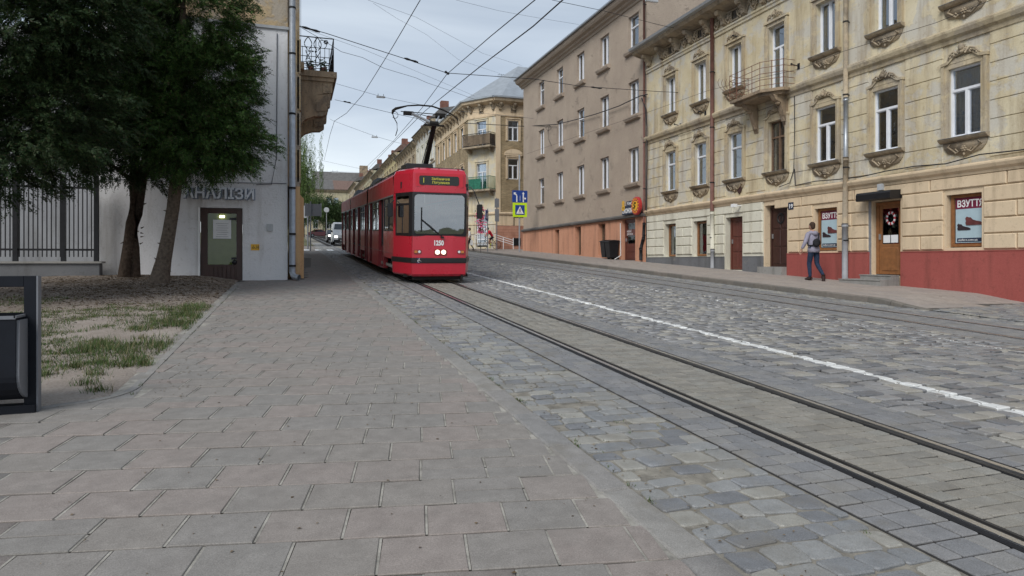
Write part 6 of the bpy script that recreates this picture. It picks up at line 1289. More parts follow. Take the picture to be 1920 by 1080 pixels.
figure('body', J, [('pelvis', 'chest', 0), ('chest', 'collar', 0), ('collar', 'neck', 2), ('collar', 'shl', 0), ('shl', 'ell', 0), ('ell', 'wrl', 2), ('collar', 'shr', 0), ('shr', 'elr', 0), ('elr', 'wrr', 2), ('pelvis', 'hil', 1), ('hil', 'knl', 1), ('knl', 'anl', 2), ('anl', 'tol', 3), ('pelvis', 'hir', 1), ('hir', 'knr', 1), ('knr', 'anr', 2), ('anr', 'tor', 3)], ['redtop', 'darkcloth', 'skin', 'yellowshoe'], cy)
head(cy, Vector((.2, 0, 1.58)), face=Vector((1, 0, -.1))); hand(cy, Vector((.25, .24, 1.07)), Vector((1, 0, -.3))); hand(cy, Vector((.25, -.24, 1.07)), Vector((1, 0, -.3)))
# woman with white bag beside the tram
pw = thing('person', 'pedestrian in black trousers carrying a white bag just right of the tram', 'person', (12.65, 48.9, G(48.9)+.02), (0, 0, 1.2))
J = {'pelvis': ((0, 0, .92), (.13, .11)), 'chest': ((0, .02, 1.27), (.15, .11)), 'collar': ((0, .02, 1.4), (.09, .07)), 'neck': ((0, .02, 1.48), .045), 'shl': ((-.15, 0, 1.37), .055), 'ell': ((-.22, -.05, 1.12), .045), 'wrl': ((-.22, .05, .9), .035), 'shr': ((.15, 0, 1.37), .055), 'elr': ((.22, -.05, 1.12), .045), 'wrr': ((.24, .05, .9), .035), 'knl': ((-.08, .12, .5), .06), 'anl': ((-.08, .1, .08), .04), 'tol': ((-.08, .22, .04), .035), 'knr': ((.08, -.03, .5), .06), 'anr': ((.08, -.28, .12), .04), 'tor': ((.08, -.18, .04), .035)}
figure('body', J, [('pelvis', 'chest', 0), ('chest', 'collar', 0), ('collar', 'neck', 2), ('collar', 'shl', 0), ('shl', 'ell', 0), ('ell', 'wrl', 2), ('collar', 'shr', 0), ('shr', 'elr', 0), ('elr', 'wrr', 2), ('pelvis', 'knl', 1), ('knl', 'anl', 1), ('anl', 'tol', 3), ('pelvis', 'knr', 1), ('knr', 'anr', 1), ('anr', 'tor', 3)], ['whitecloth', 'darkcloth', 'skin', 'shoewear'], pw)
head(pw, Vector((0, .04, 1.6))); hand(pw, Vector((-.22, .06, .88)), Vector((0, .1, -1))); hand(pw, Vector((.24, .06, .88)), Vector((0, .1, -1)))
wb = thing('shopping_bag', 'white shopping bag held by the pedestrian right of the tram', 'bag', (12.78, 48.75, G(48.9)+.5)); b = MB(); b.add([(12.62, 48.68, G(48.9)+.42), (12.86, 48.68, G(48.9)+.42), (12.86, 48.82, G(48.9)+.42), (12.62, 48.82, G(48.9)+.42), (12.66, 48.74, G(48.9)+.82), (12.82, 48.74, G(48.9)+.82), (12.82, 48.76, G(48.9)+.82), (12.66, 48.76, G(48.9)+.82)], [(0, 3, 2, 1), (4, 5, 6, 7), (0, 1, 5, 4), (1, 2, 6, 5), (2, 3, 7, 6), (3, 0, 4, 7)]); b.part('sack', M['whitecloth'], wb)

# ------------------------------------------------------------------ vehicles far up the street
def car(name, label, cat, loc, rz, L_, Wd, Hh, body, prof, glass_pts, group=None):
    t = thing(name, label, cat, loc, (0, 0, rz), group=group); w = Wd/2
    vs = []; n = len(prof)
    for s_ in (-1, 1):
        for (y, z) in prof: k = 1-.13*max(0, (z-Hh*.55)/(Hh*.45)); vs.append((s_*w*k, y, z))
    b = MB(); b.add(vs, [tuple(range(n)), tuple(range(n, 2*n))[::-1]]+[(i, n+i, n+(i+1) % n, (i+1) % n) for i in range(n)]); tb = b.part('body', body, t, local=True, bevel=.04)
    for nm, P in glass_pts:
        b = MB(); b.add([(x*(w), y, z) for x, y, z in P], [tuple(range(len(P)))]); b.part(nm, M['screenDark'], t, local=True)
    for y in (-L_/2+.75, L_/2-.75):
        for s_ in (-1, 1): b = MB(); b.lathe([(0, -.1), (.2, -.1), (.31, -.09), (.31, .1), (0, .1)], (s_*(w-.08), y, .31), 14, 'x'); wh = b.part('wheel', M['rubber'], t, local=True); b = MB(); b.lathe([(0, -.12), (.18, -.11), (.19, -.0)] if s_ < 0 else [(.19, 0), (.18, .11), (0, .12)], (s_*(w-.08), y, .31), 10, 'x'); b.part('rim', M['galv'], wh, local=True)
    for s_ in (-1, 1):
        b = MB(); b.box(s_*w*.72-.12, s_*w*.72+.12, -L_/2-.03, -L_/2+.05, .62, .78); b.part('headlight', M['carlight'], t, local=True)
        b = MB(); b.box(s_*(w+.08)-.08, s_*(w+.08)+.08, -L_/2+1.1, -L_/2+1.2, Hh*.55, Hh*.55+.18); b.part('mirror', M['black'], t, local=True)
    b = MB(); b.box(-w*.5, w*.5, -L_/2-.035, -L_/2+.02, .42, .56); b.part('grille', M['black'], t, local=True); b = MB(); b.box(-.26, .26, -L_/2-.05, -L_/2-.03, .3, .41); b.part('number_plate', M['paper'], t, local=True); b = MB(); b.box(-w*.95, w*.95, -L_/2-.04, -L_/2+.05, .2, .4); b.part('bumper', M['black'], t, local=True)
    return t
M['carlight'] = simple('lit car lamp', (1, .95, .85), .2, .5, emit=2.5); M['screenDark'] = simple('dark car glass', (.03, .04, .05), .06, .6, var=.2)
vanp = [(-2.3, .25), (-2.3, .85), (-2.1, 1.1), (-1.35, 1.35), (-.9, 2.0), (-.6, 2.12), (2.3, 2.1), (2.35, .3)]
vang = [('windscreen', [(-.86, -1.33, 1.42), (.86, -1.33, 1.42), (.74, -.96, 1.96), (-.74, -.96, 1.96)]), ('side_window', [(-.96, -1.15, 1.4), (-.96, -.1, 1.4), (-.86, -.1, 1.9), (-.88, -.8, 1.9)])]
carp = [(-2.1, .25), (-2.12, .65), (-1.9, .82), (-1.0, .95), (-.35, 1.42), (1.0, 1.42), (1.7, .98), (2.1, .9), (2.12, .3)]
carg = [('windscreen', [(-.88, -.98, 1.0), (.88, -.98, 1.0), (.78, -.38, 1.40), (-.78, -.38, 1.40)]), ('side_window', [(-1.0, -.7, 1.0), (-1.0, 1.4, 1.02), (-.86, .95, 1.36), (-.88, -.2, 1.36)])]
whitecar = paint('white car paint', (.62, .63, .64), .25); darkcar = paint('dark grey car paint', (.03, .033, .04), .25); redcar = paint('dark red car paint', (.22, .02, .03), .25)
px_, py_ = gnd(631, 464); car('van', 'white panel van with headlights on following the tram', 'van', (4.35, 66, G(66)), 0, 4.6, 1.8, 2.1, whitecar, vanp, vang)
car('parked_car', 'dark car half hidden behind the white van', 'car', (4.3, 77, G(77)), 0, 4.2, 1.75, 1.42, darkcar, carp, carg)
car('parked_car', 'dark red car standing across the far end of the street', 'car', (4.6, 128, G(128)), PI/2, 4.2, 1.75, 1.42, redcar, carp, carg)
car('parked_car', 'white car beside the red car at the far end of the street', 'car', (10.2, 135, G(135)), .25, 4.2, 1.75, 1.42, whitecar, carp, carg)

# ------------------------------------------------------------------ signs and poles
M['fluo'] = simple('fluorescent yellow green sheet', (.55, .80, .02), .5, .3, var=.03); M['signback'] = simple('grey sign back', (.16, .17, .19), .6, .4, var=.1)
def arrow(b, P, hw, y, head_): # path of a flat white arrow in the x-z plane
    P = [Vector((p[0], 0, p[1])) for p in P]
    for p, q in zip(P, P[1:]):
        d = (q-p).normalized(); n_ = Vector((-d.z, 0, d.x))*hw; b.add([(v.x, y, v.z) for v in (p-n_, q-n_, q+n_, p+n_)], [(0, 1, 2, 3)])
    d = (P[-1]-P[-2]).normalized(); n_ = Vector((-d.z, 0, d.x)); e_ = P[-1]; b.add([(v.x, y-.001, v.z) for v in (e_-n_*head_, e_+d*head_*1.3, e_+n_*head_)], [(0, 1, 2)])
px0, py0 = 14.4, 42.4; g0 = G(42.4)+.12
po = thing('sign_pole', 'tall grey steel pole carrying the blue lane sign and the pedestrian sign', 'pole', (px0, py0, g0)); b = MB(); b.path([(px0, py0, g0), (px0, py0, 8.6)], .055, 8); b.part('pole', M['galv'], po)
lsn = thing('lane_sign', 'blue lane direction sign with white arrows above the pedestrian sign', 'sign', (px0, py0-.1, 5.8)); b = MB(); b.prism(roundrect(1.08, .80, .05, 3, px0, 5.80), py0-.09, py0-.07, 'y'); b.part('plate', M['bluesign'], lsn)
b = MB(); y = py0-.095; arrow(b, [(px0-.22, 5.42), (px0-.22, 5.86), (px0-.34, 5.97)], .04, y, .11); arrow(b, [(px0+.24, 5.42), (px0+.24, 5.98)], .04, y, .1); arrow(b, [(px0+.24, 5.62), (px0+.34, 5.66)], .03, y, .09); b.box(px0, px0+.02, y, y+.002, 5.5, 5.85); b.part('arrows', M['whitepaint'], lsn)
psn = thing('crossing_sign', 'pedestrian crossing sign with a wide yellow green border on the grey pole', 'sign', (px0, py0-.1, 4.9)); b = MB(); b.box(px0-.5, px0+.5, py0-.09, py0-.07, 4.42, 5.37); b.part('border', M['fluo'], psn)
b = MB(); b.box(px0-.33, px0+.33, py0-.1, py0-.09, 4.57, 5.22); b.part('plate', M['bluesign'], psn); b = MB(); b.add([(px0-.27, py0-.105, 4.64), (px0+.27, py0-.105, 4.64), (px0, py0-.105, 5.15)], [(0, 1, 2)]); b.part('triangle', M['whitepaint'], psn)
b = MB(); y = py0-.11; b.ball((px0+.01, y, 4.98), (.03, .004, .035), 8); b.path([(px0, y, 4.94), (px0-.01, y, 4.82)], .022, 5)
for d in ((-.09, -.14), (.08, -.14), (-.09, -.02), (.09, -.04)): b.path([(px0, y, 4.83 if d[1] < -.1 else 4.92), (px0+d[0]*.6, y, 4.83+d[1]*.55 if d[1] < -.1 else 4.88), (px0+d[0], y, (4.83 if d[1] < -.1 else 4.92)+d[1]*.95)], .014, 4)
b.part('pictogram', M['black'], psn)
def spole(label, x, y, h, r=.035): t = thing('sign_pole', label, 'pole', (x, y, G(y))); b = MB(); b.path([(x, y, G(y)), (x, y, G(y)+h)], r, 8); b.part('pole', M['signback'], t); return t
spole('thin dark pole with the flower basket beside the cyclist', 12.35, 43.0, 3.0); sb = thing('crossing_sign', 'small blue crossing sign seen edge on beside the pink flowers', 'sign', (12.3, 42.9, G(43)+2.4)); b = MB(); b.box(-.3, .3, -.015, .015, -.35, .35, 0, Matrix.Translation((12.28, 42.93, G(43)+2.55)) @ Matrix.Rotation(1.0, 4, 'Z')); b.part('plate', M['bluesign'], sb); b = MB(); b.add([(-.2, -.02, -.2), (.2, -.02, -.2), (0, -.02, .22)], [(0, 1, 2)], 0, Matrix.Translation((12.28, 42.93, G(43)+2.55)) @ Matrix.Rotation(1.0, 4, 'Z')); b.part('triangle', M['whitepaint'], sb)
fl = thing('flower_basket', 'tall bunch of pink and red flowers on the thin pole by the cyclist', 'flowers', (12.1, 44, G(44)+1.6)); R_ = random.Random(4); b = MB()
for _ in range(260): x, y, z = 12.15+R_.gauss(0, .16), 44+R_.gauss(0, .12), G(44)+2.2+R_.uniform(-.85, .95); s_ = .05; b.add([(x-s_, y, z), (x, y-.03, z-s_), (x+s_, y, z), (x, y+.02, z+s_)], [(0, 1, 2, 3)], R_.choice((0, 0, 1, 2)))
M['pinkflower'] = simple('pink petals', (.60, .12, .25), .7, .2); b.part('blooms', [M['pinkflower'], M['redleaf'], M['leafgreen']], fl); b = MB(); b.path([(12.15, 44, G(44)), (12.15, 44, G(44)+2.6)], .02, 5); b.part('stand', M['darkmetal'], fl)
spole('dark pole with two small plates in front of the brick plinth', 13.9, 46.0, 3.9, .04); b = MB(); b.box(13.72, 14.05, 45.93, 45.95, G(46)+3.2, G(46)+3.85); b.box(13.74, 14.05, 45.93, 45.95, G(46)+2.2, G(46)+3.1); tn = thing('small_sign', 'pair of grey plates on the dark pole in front of the brick plinth', 'sign', (13.88, 45.94, G(46)+3)); b.part('plate', M['signback'], tn)
spole('left one of two grey poles on the left pavement beyond the gable house', .95, 50, 3.3, .05); spole('right one of two grey poles on the left pavement holding the grey sign back', 1.05, 46.2, 3.3, .04)
gb = thing('road_sign', 'large grey back of a road sign over the left pavement', 'sign', (1.2, 46.0, G(46)+2.8)); b = MB(); b.box(.72, 1.72, 46.24, 46.28, G(46)+2.35, G(46)+3.15); b.part('plate', M['signback'], gb); b = MB(); b.box(.68, .76, 46.29, 46.31, G(46)+2.3, G(46)+3.2); b.box(1.68, 1.76, 46.29, 46.31, G(46)+2.3, G(46)+3.2); b.part('edge_trim', M['sillmetal'], gb)
lb = thing('road_sign', 'pale blue white sign plate partly hidden behind the grey sign back', 'sign', (.45, 52, G(52)+2.6)); b = MB(); b.box(.1, .9, 52, 52.03, G(52)+2.3, G(52)+3.2); b.part('plate', M['lamp'], lb); b = MB(); b.path([(.1, 52.06, G(52)), (.1, 52.06, G(52)+5.0)], .05, 8); b.part('pole', M['pipegrey'], lb)
ck = thing('round_lamp', 'round white lamp disc in front of the dark tree at the street end', 'lamp', (5.3, 118, G(118)+4)); b = MB(); b.lathe([(0, -.1), (.42, -.1), (.45, .05), (0, .05)], (5.3, 118, G(118)+4.8), 14, 'y'); b.part('disc', M['lamp'], ck); b = MB(); b.path([(5.3, 118.05, G(118)), (5.3, 118.05, G(118)+4.6)], .06, 6); b.part('pole', M['pipegrey'], ck)
tl = thing('traffic_light', 'traffic light showing red beyond the white van', 'traffic light', (8.6, 110, G(110))); b = MB(); b.path([(8.6, 110, G(110)), (8.6, 110, G(110)+5)], .09, 6); b.part('pole', M['pipegrey'], tl); b = MB(); b.box(9.3, 9.7, 109.8, 110, G(110)+5.0, G(110)+6.2); b.part('head', M['black'], tl); M['redlight'] = simple('lit red lamp', (1, .08, .05), .3, .4, emit=3); b = MB(); b.ball((9.5, 109.76, G(110)+5.95), (.2, .08, .2), 8); b.part('red_lamp', M['redlight'], tl)
# litter bin in the left foreground: steel frame with a hanging bucket
lbn = thing('litter_bin', 'black steel litter bin hanging in a square frame at the left edge', 'litter bin', (-2.4, 6.1, G(6.1))); M['bindark'] = simple('dark blue black steel', (.007, .009, .014), .6, .2, var=.25, scale=5)
r0, r1 = pP(57, 766, 6.12), pP(72, 517, 6.12); xr = r1.x; zg = G(6.1)+.0; zt = r1.z; xl = xr-1.05
b = MB(); b.box(xr-.085, xr, 6.08, 6.14, zg, zt); b.box(xl, xl+.085, 6.08, 6.14, zg, zt); b.box(xl+.085, xr-.085, 6.08, 6.14, zt-.085, zt); b.box(xl-.0, xr+.0, 6.05, 6.17, zg-.01, zg+.06); b.part('frame', M['bindark'], lbn, bevel=.004)
b = MB(); b.box(xr, xr+.012, 6.075, 6.145, zg, zt); b.part('frame_edge', M['signback'], lbn)
zb0, zb1 = zg+.10, pP(40, 590, 6.1).z; bxr = pP(36, 600, 5.97).x; y0, y1 = 5.90, 6.36
prof = [(y0, zb1), (y0, zb0+.2)]+[(y0+(y1-y0)*.5*(1-math.cos(t)), zb0+.2-.2*math.sin(t)) for t in np.linspace(0.2, PI-.2, 10)]+[(y1, zb0+.2), (y1, zb1)]
b = MB(); n = len(prof); b.add([(x, y, z) for x in (xl+.14, bxr) for y, z in prof], [tuple(range(n)), tuple(range(n, 2*n))[::-1]]+[(i, i+1, n+i+1, n+i) for i in range(n-1)]); bk_ = b.part('bucket', M['bindark'], lbn)
b = MB(); b.prism([(y0-.006, zb1-.012), (y1+.006, zb1-.012), (y1+.006, zb1+.006), (y0-.006, zb1+.006)], bxr-.01, bxr+.006, 'x'); b.box(xl+.14, bxr, y0-.006, y0+.004, zb1-.02, zb1+.006); b.part('rim', M['signback'], bk_)
pr2 = [(y0+.01+(y1-y0-.02)*.5*(1-math.cos(t)), zb0+.21-.2*math.sin(t)) for t in np.linspace(0, PI, 14)]+[(y1-.02, zb1-.03), (y0+.02, zb1-.03)]
b = MB(); b.prism(pr2, bxr, bxr+.02, 'x'); b.part('end_plate', M['signback'], bk_)
b = MB(); b.path([(bxr, 6.11, zb1-.12), (xr-.08, 6.11, zb1-.12)], .012, 6); b.part('pivot', M['darkmetal'], lbn)

# ------------------------------------------------------------------ wires
def wire(label, pts, r=.012, mat='wire', cat='cable', extra=None, sag=0):
    t = thing('overhead_wire', label, cat, pts[0]); P = []
    for p, q in zip(pts, pts[1:]):
        for k in range(6): s_ = k/6; v = Vector(p).lerp(Vector(q), s_); v.z -= sag*4*s_*(1-s_); P.append(v)
    P.append(Vector(pts[-1])); b = MB(); b.path(P, r, 5); b.part('wire', M[mat], t)
    for k, (p, q, rr) in enumerate(extra or []): b = MB(); b.path([p, Vector(p).lerp(Vector(q), .2), Vector(p).lerp(Vector(q), .5), Vector(p).lerp(Vector(q), .8), q], [rr*.5, rr, rr*.6, rr, rr*.5], 6); b.part('insulator', M['black'], t)
    return t
def cross(lst, y0, y1=None, xr=16.0): m = 0 if y1 is None else (y1-y0)/xr; return [pP(px, py, y0, m) for px, py in lst]
W1 = cross([(548, 45), (562, 49), (610, 62), (762, 111), (838, 137), (1000, 148), (1090, 162), (1240, 172), (1290, 174)], 21.0, 25.5); wire('thick span wire from the downpipe corner to the cream house crossing above the tram', W1, .012, extra=[(cross([(566, 50)], 21, 25.5)[0], cross([(600, 60)], 21, 25.5)[0], .04), (cross([(758, 109)], 21, 25.5)[0], cross([(784, 117)], 21, 25.5)[0], .04), (cross([(1108, 163)], 21, 25.5)[0], cross([(1128, 166)], 21, 25.5)[0], .035), (cross([(834, 134)], 21, 25.5)[0], cross([(842, 139)], 21, 25.5)[0], .05)])
wire('thin sagging telephone cable from the downpipe corner to the corner house', cross([(562, 50), (600, 72), (640, 97), (680, 108), (720, 128), (780, 146), (800, 155), (850, 172), (895, 188)], 21.5, 44), .008)
wire('faint straight wire just above the sagging telephone cable', cross([(580, 57), (680, 92), (760, 125), (890, 180)], 22, 44), .005, 'wirelight')
wire('long diagonal wire falling from the top edge to a node over the left pavement', [pP(788, 0, 15), pP(735, 90, 19), pP(680, 178, 25), pP(650, 212, 29), pP(627, 227, 32), pP(619, 252, 38), pP(608, 300, 52)], .010)
wire('span wire carrying the nearer street lamp left of the pantograph', cross([(631, 157), (714, 181), (800, 199), (860, 208), (1000, 222)], 33, 36), .008, 'wirelight')
wire('short span wire with an insulator leaving the stone balcony', cross([(628, 187), (735, 212), (790, 224)], 29, 31), .009, extra=[(cross([(644, 190)], 29, 31)[0], cross([(658, 193)], 29, 31)[0], .035)])
wire('span wire carrying the farther street lamp behind the pantograph bow', cross([(618, 223), (626, 227), (702, 255), (740, 266), (770, 273)], 45, 50), .009, 'wirelight')
wire('contact wire over the near track running up the street', [Vector((3.85, 4, 5.1)), pP(1055, 0, 8.9, 0), pP(1000, 49, 10.4), pP(900, 125, 14.6), pP(797, 208, 25)]+[pP(740, 265, 38), pP(700, 306, 62), pP(675, 335, 95)], .011)
wire('second contact wire crossing over to the left above the tram roof', [Vector((4.6, 4, 5.9)), pP(1003, 0, 12.2), pP(920, 68, 15.5), pP(838, 139, 21.4), pP(790, 204, 27), pP(738, 264, 38), pP(690, 310, 60), pP(650, 345, 110)], .011)
wire('thin wire high above, upper one of the pair running right and down', cross([(690, 0), (780, 32), (905, 100), (978, 123)], 24, 44), .006, 'wirelight')
wire('thin wire high above, lower one of the pair running right and down', cross([(700, 6), (745, 35), (800, 65), (860, 112), (938, 138)], 24, 46), .005, 'wirelight')
wire('wire from the top edge to the cornice of the plain brown house', cross([(855, 0), (935, 20), (1000, 32), (1085, 46)], 28, 38), .007, 'wirelight')
wire('wire slung past the roof corner of the plain house to the cream house', cross([(1035, 0), (1130, 20), (1250, 50), (1330, 62)], 23.5, 24.8), .010)
wire('heavy black cable sweeping up across the plain brown house front', [pP(872, 231, 50), pP(985, 237, 46)]+[pX(px, py, 15.85) for px, py in ((1045, 233), (1085, 223), (1120, 213), (1160, 199), (1200, 180), (1214, 177))], .026)
wire('black cable dropping down the joint between the plain and cream houses', [pX(px, py, 15.85) for px, py in ((1203, 184), (1211, 205), (1213, 240), (1213, 300), (1212, 400))], .03)
wire('thin cable loop hanging from the heavy cable on the brown house front', [pX(px, py, 15.85) for px, py in ((1028, 235), (1023, 240), (1028, 246), (1034, 240), (1030, 234), (1028, 246), (1028, 260), (1034, 273))], .012)
wire('long thin wire rising from the brown house along the cream house front', [pX(px, py, 15.7) for px, py in ((987, 289), (1121, 242), (1219, 209), (1327, 170), (1400, 152), (1505, 128))], .007)
wire('thin wire stretched along the upper floor of the cream house to the right edge', [pX(px, py, 15.6) for px, py in ((1505, 128), (1579, 97), (1757, 42), (1834, 10), (1990, -55))], .007)
wire('faint wire low over the street end, upper of two', cross([(600, 300), (640, 309), (684, 318)], 70), .010, 'wirelight'); wire('faint wire low over the street end, lower of two', cross([(618, 321), (690, 324)], 80), .010, 'wirelight')
for k, x in enumerate((553, 561)): wire(('left', 'right')[k]+' one of two thin vertical cables past the stone balcony', [pP(x+3, -40, 21.3), pP(x+3, 120, 21.3), pP(x+4, 235, 21.3)], .006, 'wirelight')
def lampthing(label, p, s): t = thing('street_lamp', label, 'street lamp', p, group='street lamps hung on span wires'); b = MB(); b.prism([(-.5*s, 0), (.5*s, 0), (.46*s, .16*s), (-.46*s, .16*s)], p[1]-.12*s, p[1]+.12*s, 'y', 0, Matrix.Translation((p[0], 0, p[2]))); b.part('housing', M['lamp'], t); b = MB(); b.box(p[0]-.42*s, p[0]+.42*s, p[1]-.1*s, p[1]+.1*s, p[2]-.03*s, p[2]); b.part('lens', M['paper'], t); b = MB(); [b.path([(p[0]+x*s, p[1], p[2]+.15*s), (p[0]+x*s, p[1], p[2]+.42*s)], .012, 4) for x in (-.3, .3)]; b.part('hanger', M['wire'], t)
lampthing('nearer hanging street lamp left of the pantograph', pP(714, 183, 35.1), .46); lampthing('farther hanging street lamp over the tram rear', pP(702.5, 258, 48.9), .46); lampthing('tiny hanging street lamp over the far street end', pP(628, 324, 80), .8)
lampthing('hanging street lamp against the top of the plain brown house', pP(1222, 3, 24), .55); lampthing('round topped street lamp cut by the top edge beside the left house', pP(605, -2, 24), .3)

# ------------------------------------------------------------------ trees
def foliage_mat(name, cols, tr=.25):
    m = MT(name, .65, .25); c = m.ramp(m.rnd(), cols); c = m.mix(.6, c, m.ramp(m.noise(1.1, 4), [(.3, .22), (.7, .8)]), 'SOFT_LIGHT'); m.col(c); return m.m
M['yew'] = foliage_mat('yew needles', [(0, (.012, .032, .008)), (.35, (.026, .064, .013)), (.65, (.048, .105, .020)), (.86, (.078, .14, .03)), (.93, (.06, .05, .028)), (1, (.07, .048, .03))])
M['yewdark'] = foliage_mat('dark yew needles', [(0, (.008, .020, .006)), (.5, (.016, .036, .010)), (.8, (.028, .054, .014)), (1, (.042, .034, .018))])
M['bark'] = simple('fissured bark', (.075, .055, .042), .95, .1, var=.4, scale=16, bump=1.0, bs=30, bd=.03); M['bark2'] = simple('grey brown bark', (.13, .105, .085), .95, .1, var=.35, scale=16, bump=1.0, bs=34, bd=.03)
def sprays(centres, dirs, L0, nleaf, lw, droop, rng):
    """feathery sprays: a short drooping twig with narrow leaflets paired either side in one plane"""
    n = len(centres); t = (np.arange(nleaf)[None]+rng.uniform(0, .8, (n, nleaf)))/nleaf; sgn = np.where(np.arange(nleaf) % 2 == 0, -1, 1)[None]*np.ones((n, 1))
    d = dirs/np.linalg.norm(dirs, axis=1, keepdims=True); L_ = L0*rng.uniform(.6, 1.35, (n, 1))
    up = np.array([0, 0, 1.0]); sd_ = np.cross(d, up); sd_ /= (np.linalg.norm(sd_, axis=1, keepdims=True)+1e-6); nrm = np.cross(sd_, d)
    roll = rng.uniform(-1.3, 1.3, (n, 1)); sd2 = sd_*np.cos(roll)+nrm*np.sin(roll)
    base = centres[:, None]+d[:, None]*(t*L_)[..., None]; base[..., 2] -= droop*(t*L_)**2*2.2
    ll = .40*L_[..., None]*(1.1-.8*t[..., None])*rng.uniform(.7, 1.2, (n, nleaf, 1)); ld = d[:, None]*.95+sd2[:, None]*sgn[..., None]*.62; ld[..., 2] -= droop*.35*t; ld += rng.normal(scale=.10, size=ld.shape); ld /= np.linalg.norm(ld, axis=2, keepdims=True)
    pn = np.cross(d, sd2)[:, None]+rng.normal(scale=.25, size=ld.shape); pw_ = np.cross(ld, pn); pw_ /= np.linalg.norm(pw_, axis=2, keepdims=True)+1e-6
    w_ = lw*rng.uniform(.7, 1.4, (n, nleaf, 1)); a = base+ld*ll*.35-pw_*w_; c = base+ld*ll*.35+pw_*w_; e_ = base+ld*ll; return np.stack([base, c, e_, a], 2).reshape(-1, 3)
def crown(name, parent, blobs, nsp, L0, nleaf, lw, droop, mat, seed, wl, hollow=.35, nclump=None):
    """sprays gathered in drooping boughs spread over the crown's shell, a few deeper inside"""
    rng = np.random.RandomState(seed); B0 = np.array([b_[:6] for b_ in blobs]); vols = (B0[:, 3]*B0[:, 4]*B0[:, 5])**(2/3); pr = vols/vols.sum()
    nc = nclump or nsp//34; k = rng.choice(len(blobs), nc, p=pr); u = rng.normal(size=(nc, 3)); u /= np.linalg.norm(u, axis=1, keepdims=True)
    lump = np.array([mn.fractal(Vector(p*1.8)+Vector((seed, kk*3.1, 0)), 1, 2, 3) for p, kk in zip(u, k)]); r = (1-hollow*rng.power(1.2, nc))*(1+.30*lump)
    cc = B0[k, :3]+u*B0[k, 3:]*r[:, None]; cd = u.copy(); cd[:, 2] = cd[:, 2]*.5-.16; cd /= np.linalg.norm(cd, axis=1, keepdims=True)
    j = rng.randint(0, nc, nsp); bl = rng.uniform(.25, .75, nc)*L0*3.2; tt = rng.uniform(-.9, 1, nsp)
    c = cc[j]+cd[j]*(bl[j]*tt)[:, None]+rng.normal(scale=(.45*L0, .45*L0, .30*L0), size=(nsp, 3))*(1.15-.6*np.abs(tt))[:, None]; c[:, 2] -= droop*.22*np.maximum(tt, 0)**2*bl[j]
    d = cd[j]+rng.normal(scale=.42, size=(nsp, 3)); d[:, 2] -= .25*droop*np.maximum(tt, 0)
    V = sprays(c, d, L0, nleaf, lw, droop, rng)-np.array(wl); return bulk(name, V, np.arange(len(V)).reshape(-1, 4), mat, parent)
def trunk(parent, pts, rad, mat, seed=0, limbs=()):
    b = MB(); R_ = random.Random(seed); b.path(pts, rad, 12); o = b.part('trunk', mat, parent, smooth=True)
    for p, q in limbs: bb = MB(); m_ = Vector(p).lerp(Vector(q), .5)+Vector((0, 0, .15)); bb.path([p, m_, q], [.06, .035, .012], 6); bb.part('limb', mat, parent, smooth=True)
    kb = MB()
    for _ in range(16): i = R_.randrange(len(pts)-1); p = Vector(pts[i]).lerp(Vector(pts[i+1]), R_.random()); a = R_.uniform(0, 6.28); rr = rad[i]*.95; q = p+Vector((math.cos(a)*rr, math.sin(a)*rr, 0)); kb.path([q, q+Vector((math.cos(a)*.07, math.sin(a)*.07, R_.uniform(-.03, .05)))], [.02, .006], 5)
    kb.part('twig_stubs', mat, parent)['kind'] = 'stuff'; return o
def z_(x, y): return earthz(x, y) if x < -1.36 else G(y)
t2 = thing('yew_tree', 'right hand yew with a leaning grey trunk in front of the white gable', 'tree', (-2.95, 17.4, z_(-2.95, 17.4)), group='yew trees on the earth patch')
trunk(t2, [(-3.02, 17.4, 1.0-.25), (-2.98, 17.4, 1.06), (-2.90, 17.42, 1.5), (-2.80, 17.45, 2.1), (-2.72, 17.5, 2.7), (-2.66, 17.5, 3.3), (-2.55, 17.5, 5), (-2.5, 17.5, 8)], [.27, .21, .165, .15, .14, .14, .11, .05], M['bark2'], 2, [((-2.66, 17.5, 3.4), (-1.2, 17.2, 3.9)), ((-2.6, 17.5, 4.2), (-1.0, 17.3, 4.9)), ((-2.6, 17.5, 4.6), (-3.8, 17, 5.2))])
crown('crown', t2, [(-2.2, 17.2, 4.40, 1.5, 1.3, 1.0), (-1.55, 17.1, 4.25, 1.0, 1.0, .75), (-2.2, 17.2, 5.6, 1.35, 1.2, 1.2), (-1.6, 17.1, 5.9, .85, .9, .75), (-2.3, 17.2, 7.2, 1.35, 1.2, 1.3), (-2.3, 17.2, 8.8, 1.1, 1.1, 1.1), (-3.2, 17.2, 4.9, 1.1, 1.1, 1.2)], 50000, .165, 8, .010, .5, M['yew'], 3, (-2.95, 17.4, z_(-2.95, 17.4)))
t1 = thing('yew_tree', 'middle yew with a dark double trunk beside the low wall', 'tree', (-3.85, 18.4, z_(-3.85, 18.4)), group='yew trees on the earth patch')
trunk(t1, [(-3.95, 18.4, .8), (-3.93, 18.4, 1.1), (-3.86, 18.4, 1.7), (-3.80, 18.45, 2.4), (-3.74, 18.5, 3.2), (-3.7, 18.5, 5.5), (-3.7, 18.5, 8)], [.2, .15, .125, .11, .11, .09, .05], M['bark'], 5, [((-3.74, 18.5, 3.4), (-4.9, 18.1, 4.1))]); trunk(t1, [(-3.70, 18.48, .8), (-3.72, 18.48, 1.1), (-3.73, 18.5, 1.8), (-3.66, 18.52, 2.6), (-3.55, 18.5, 3.4), (-3.4, 18.5, 5.5)], [.16, .13, .11, .10, .09, .05], M['bark'], 6)
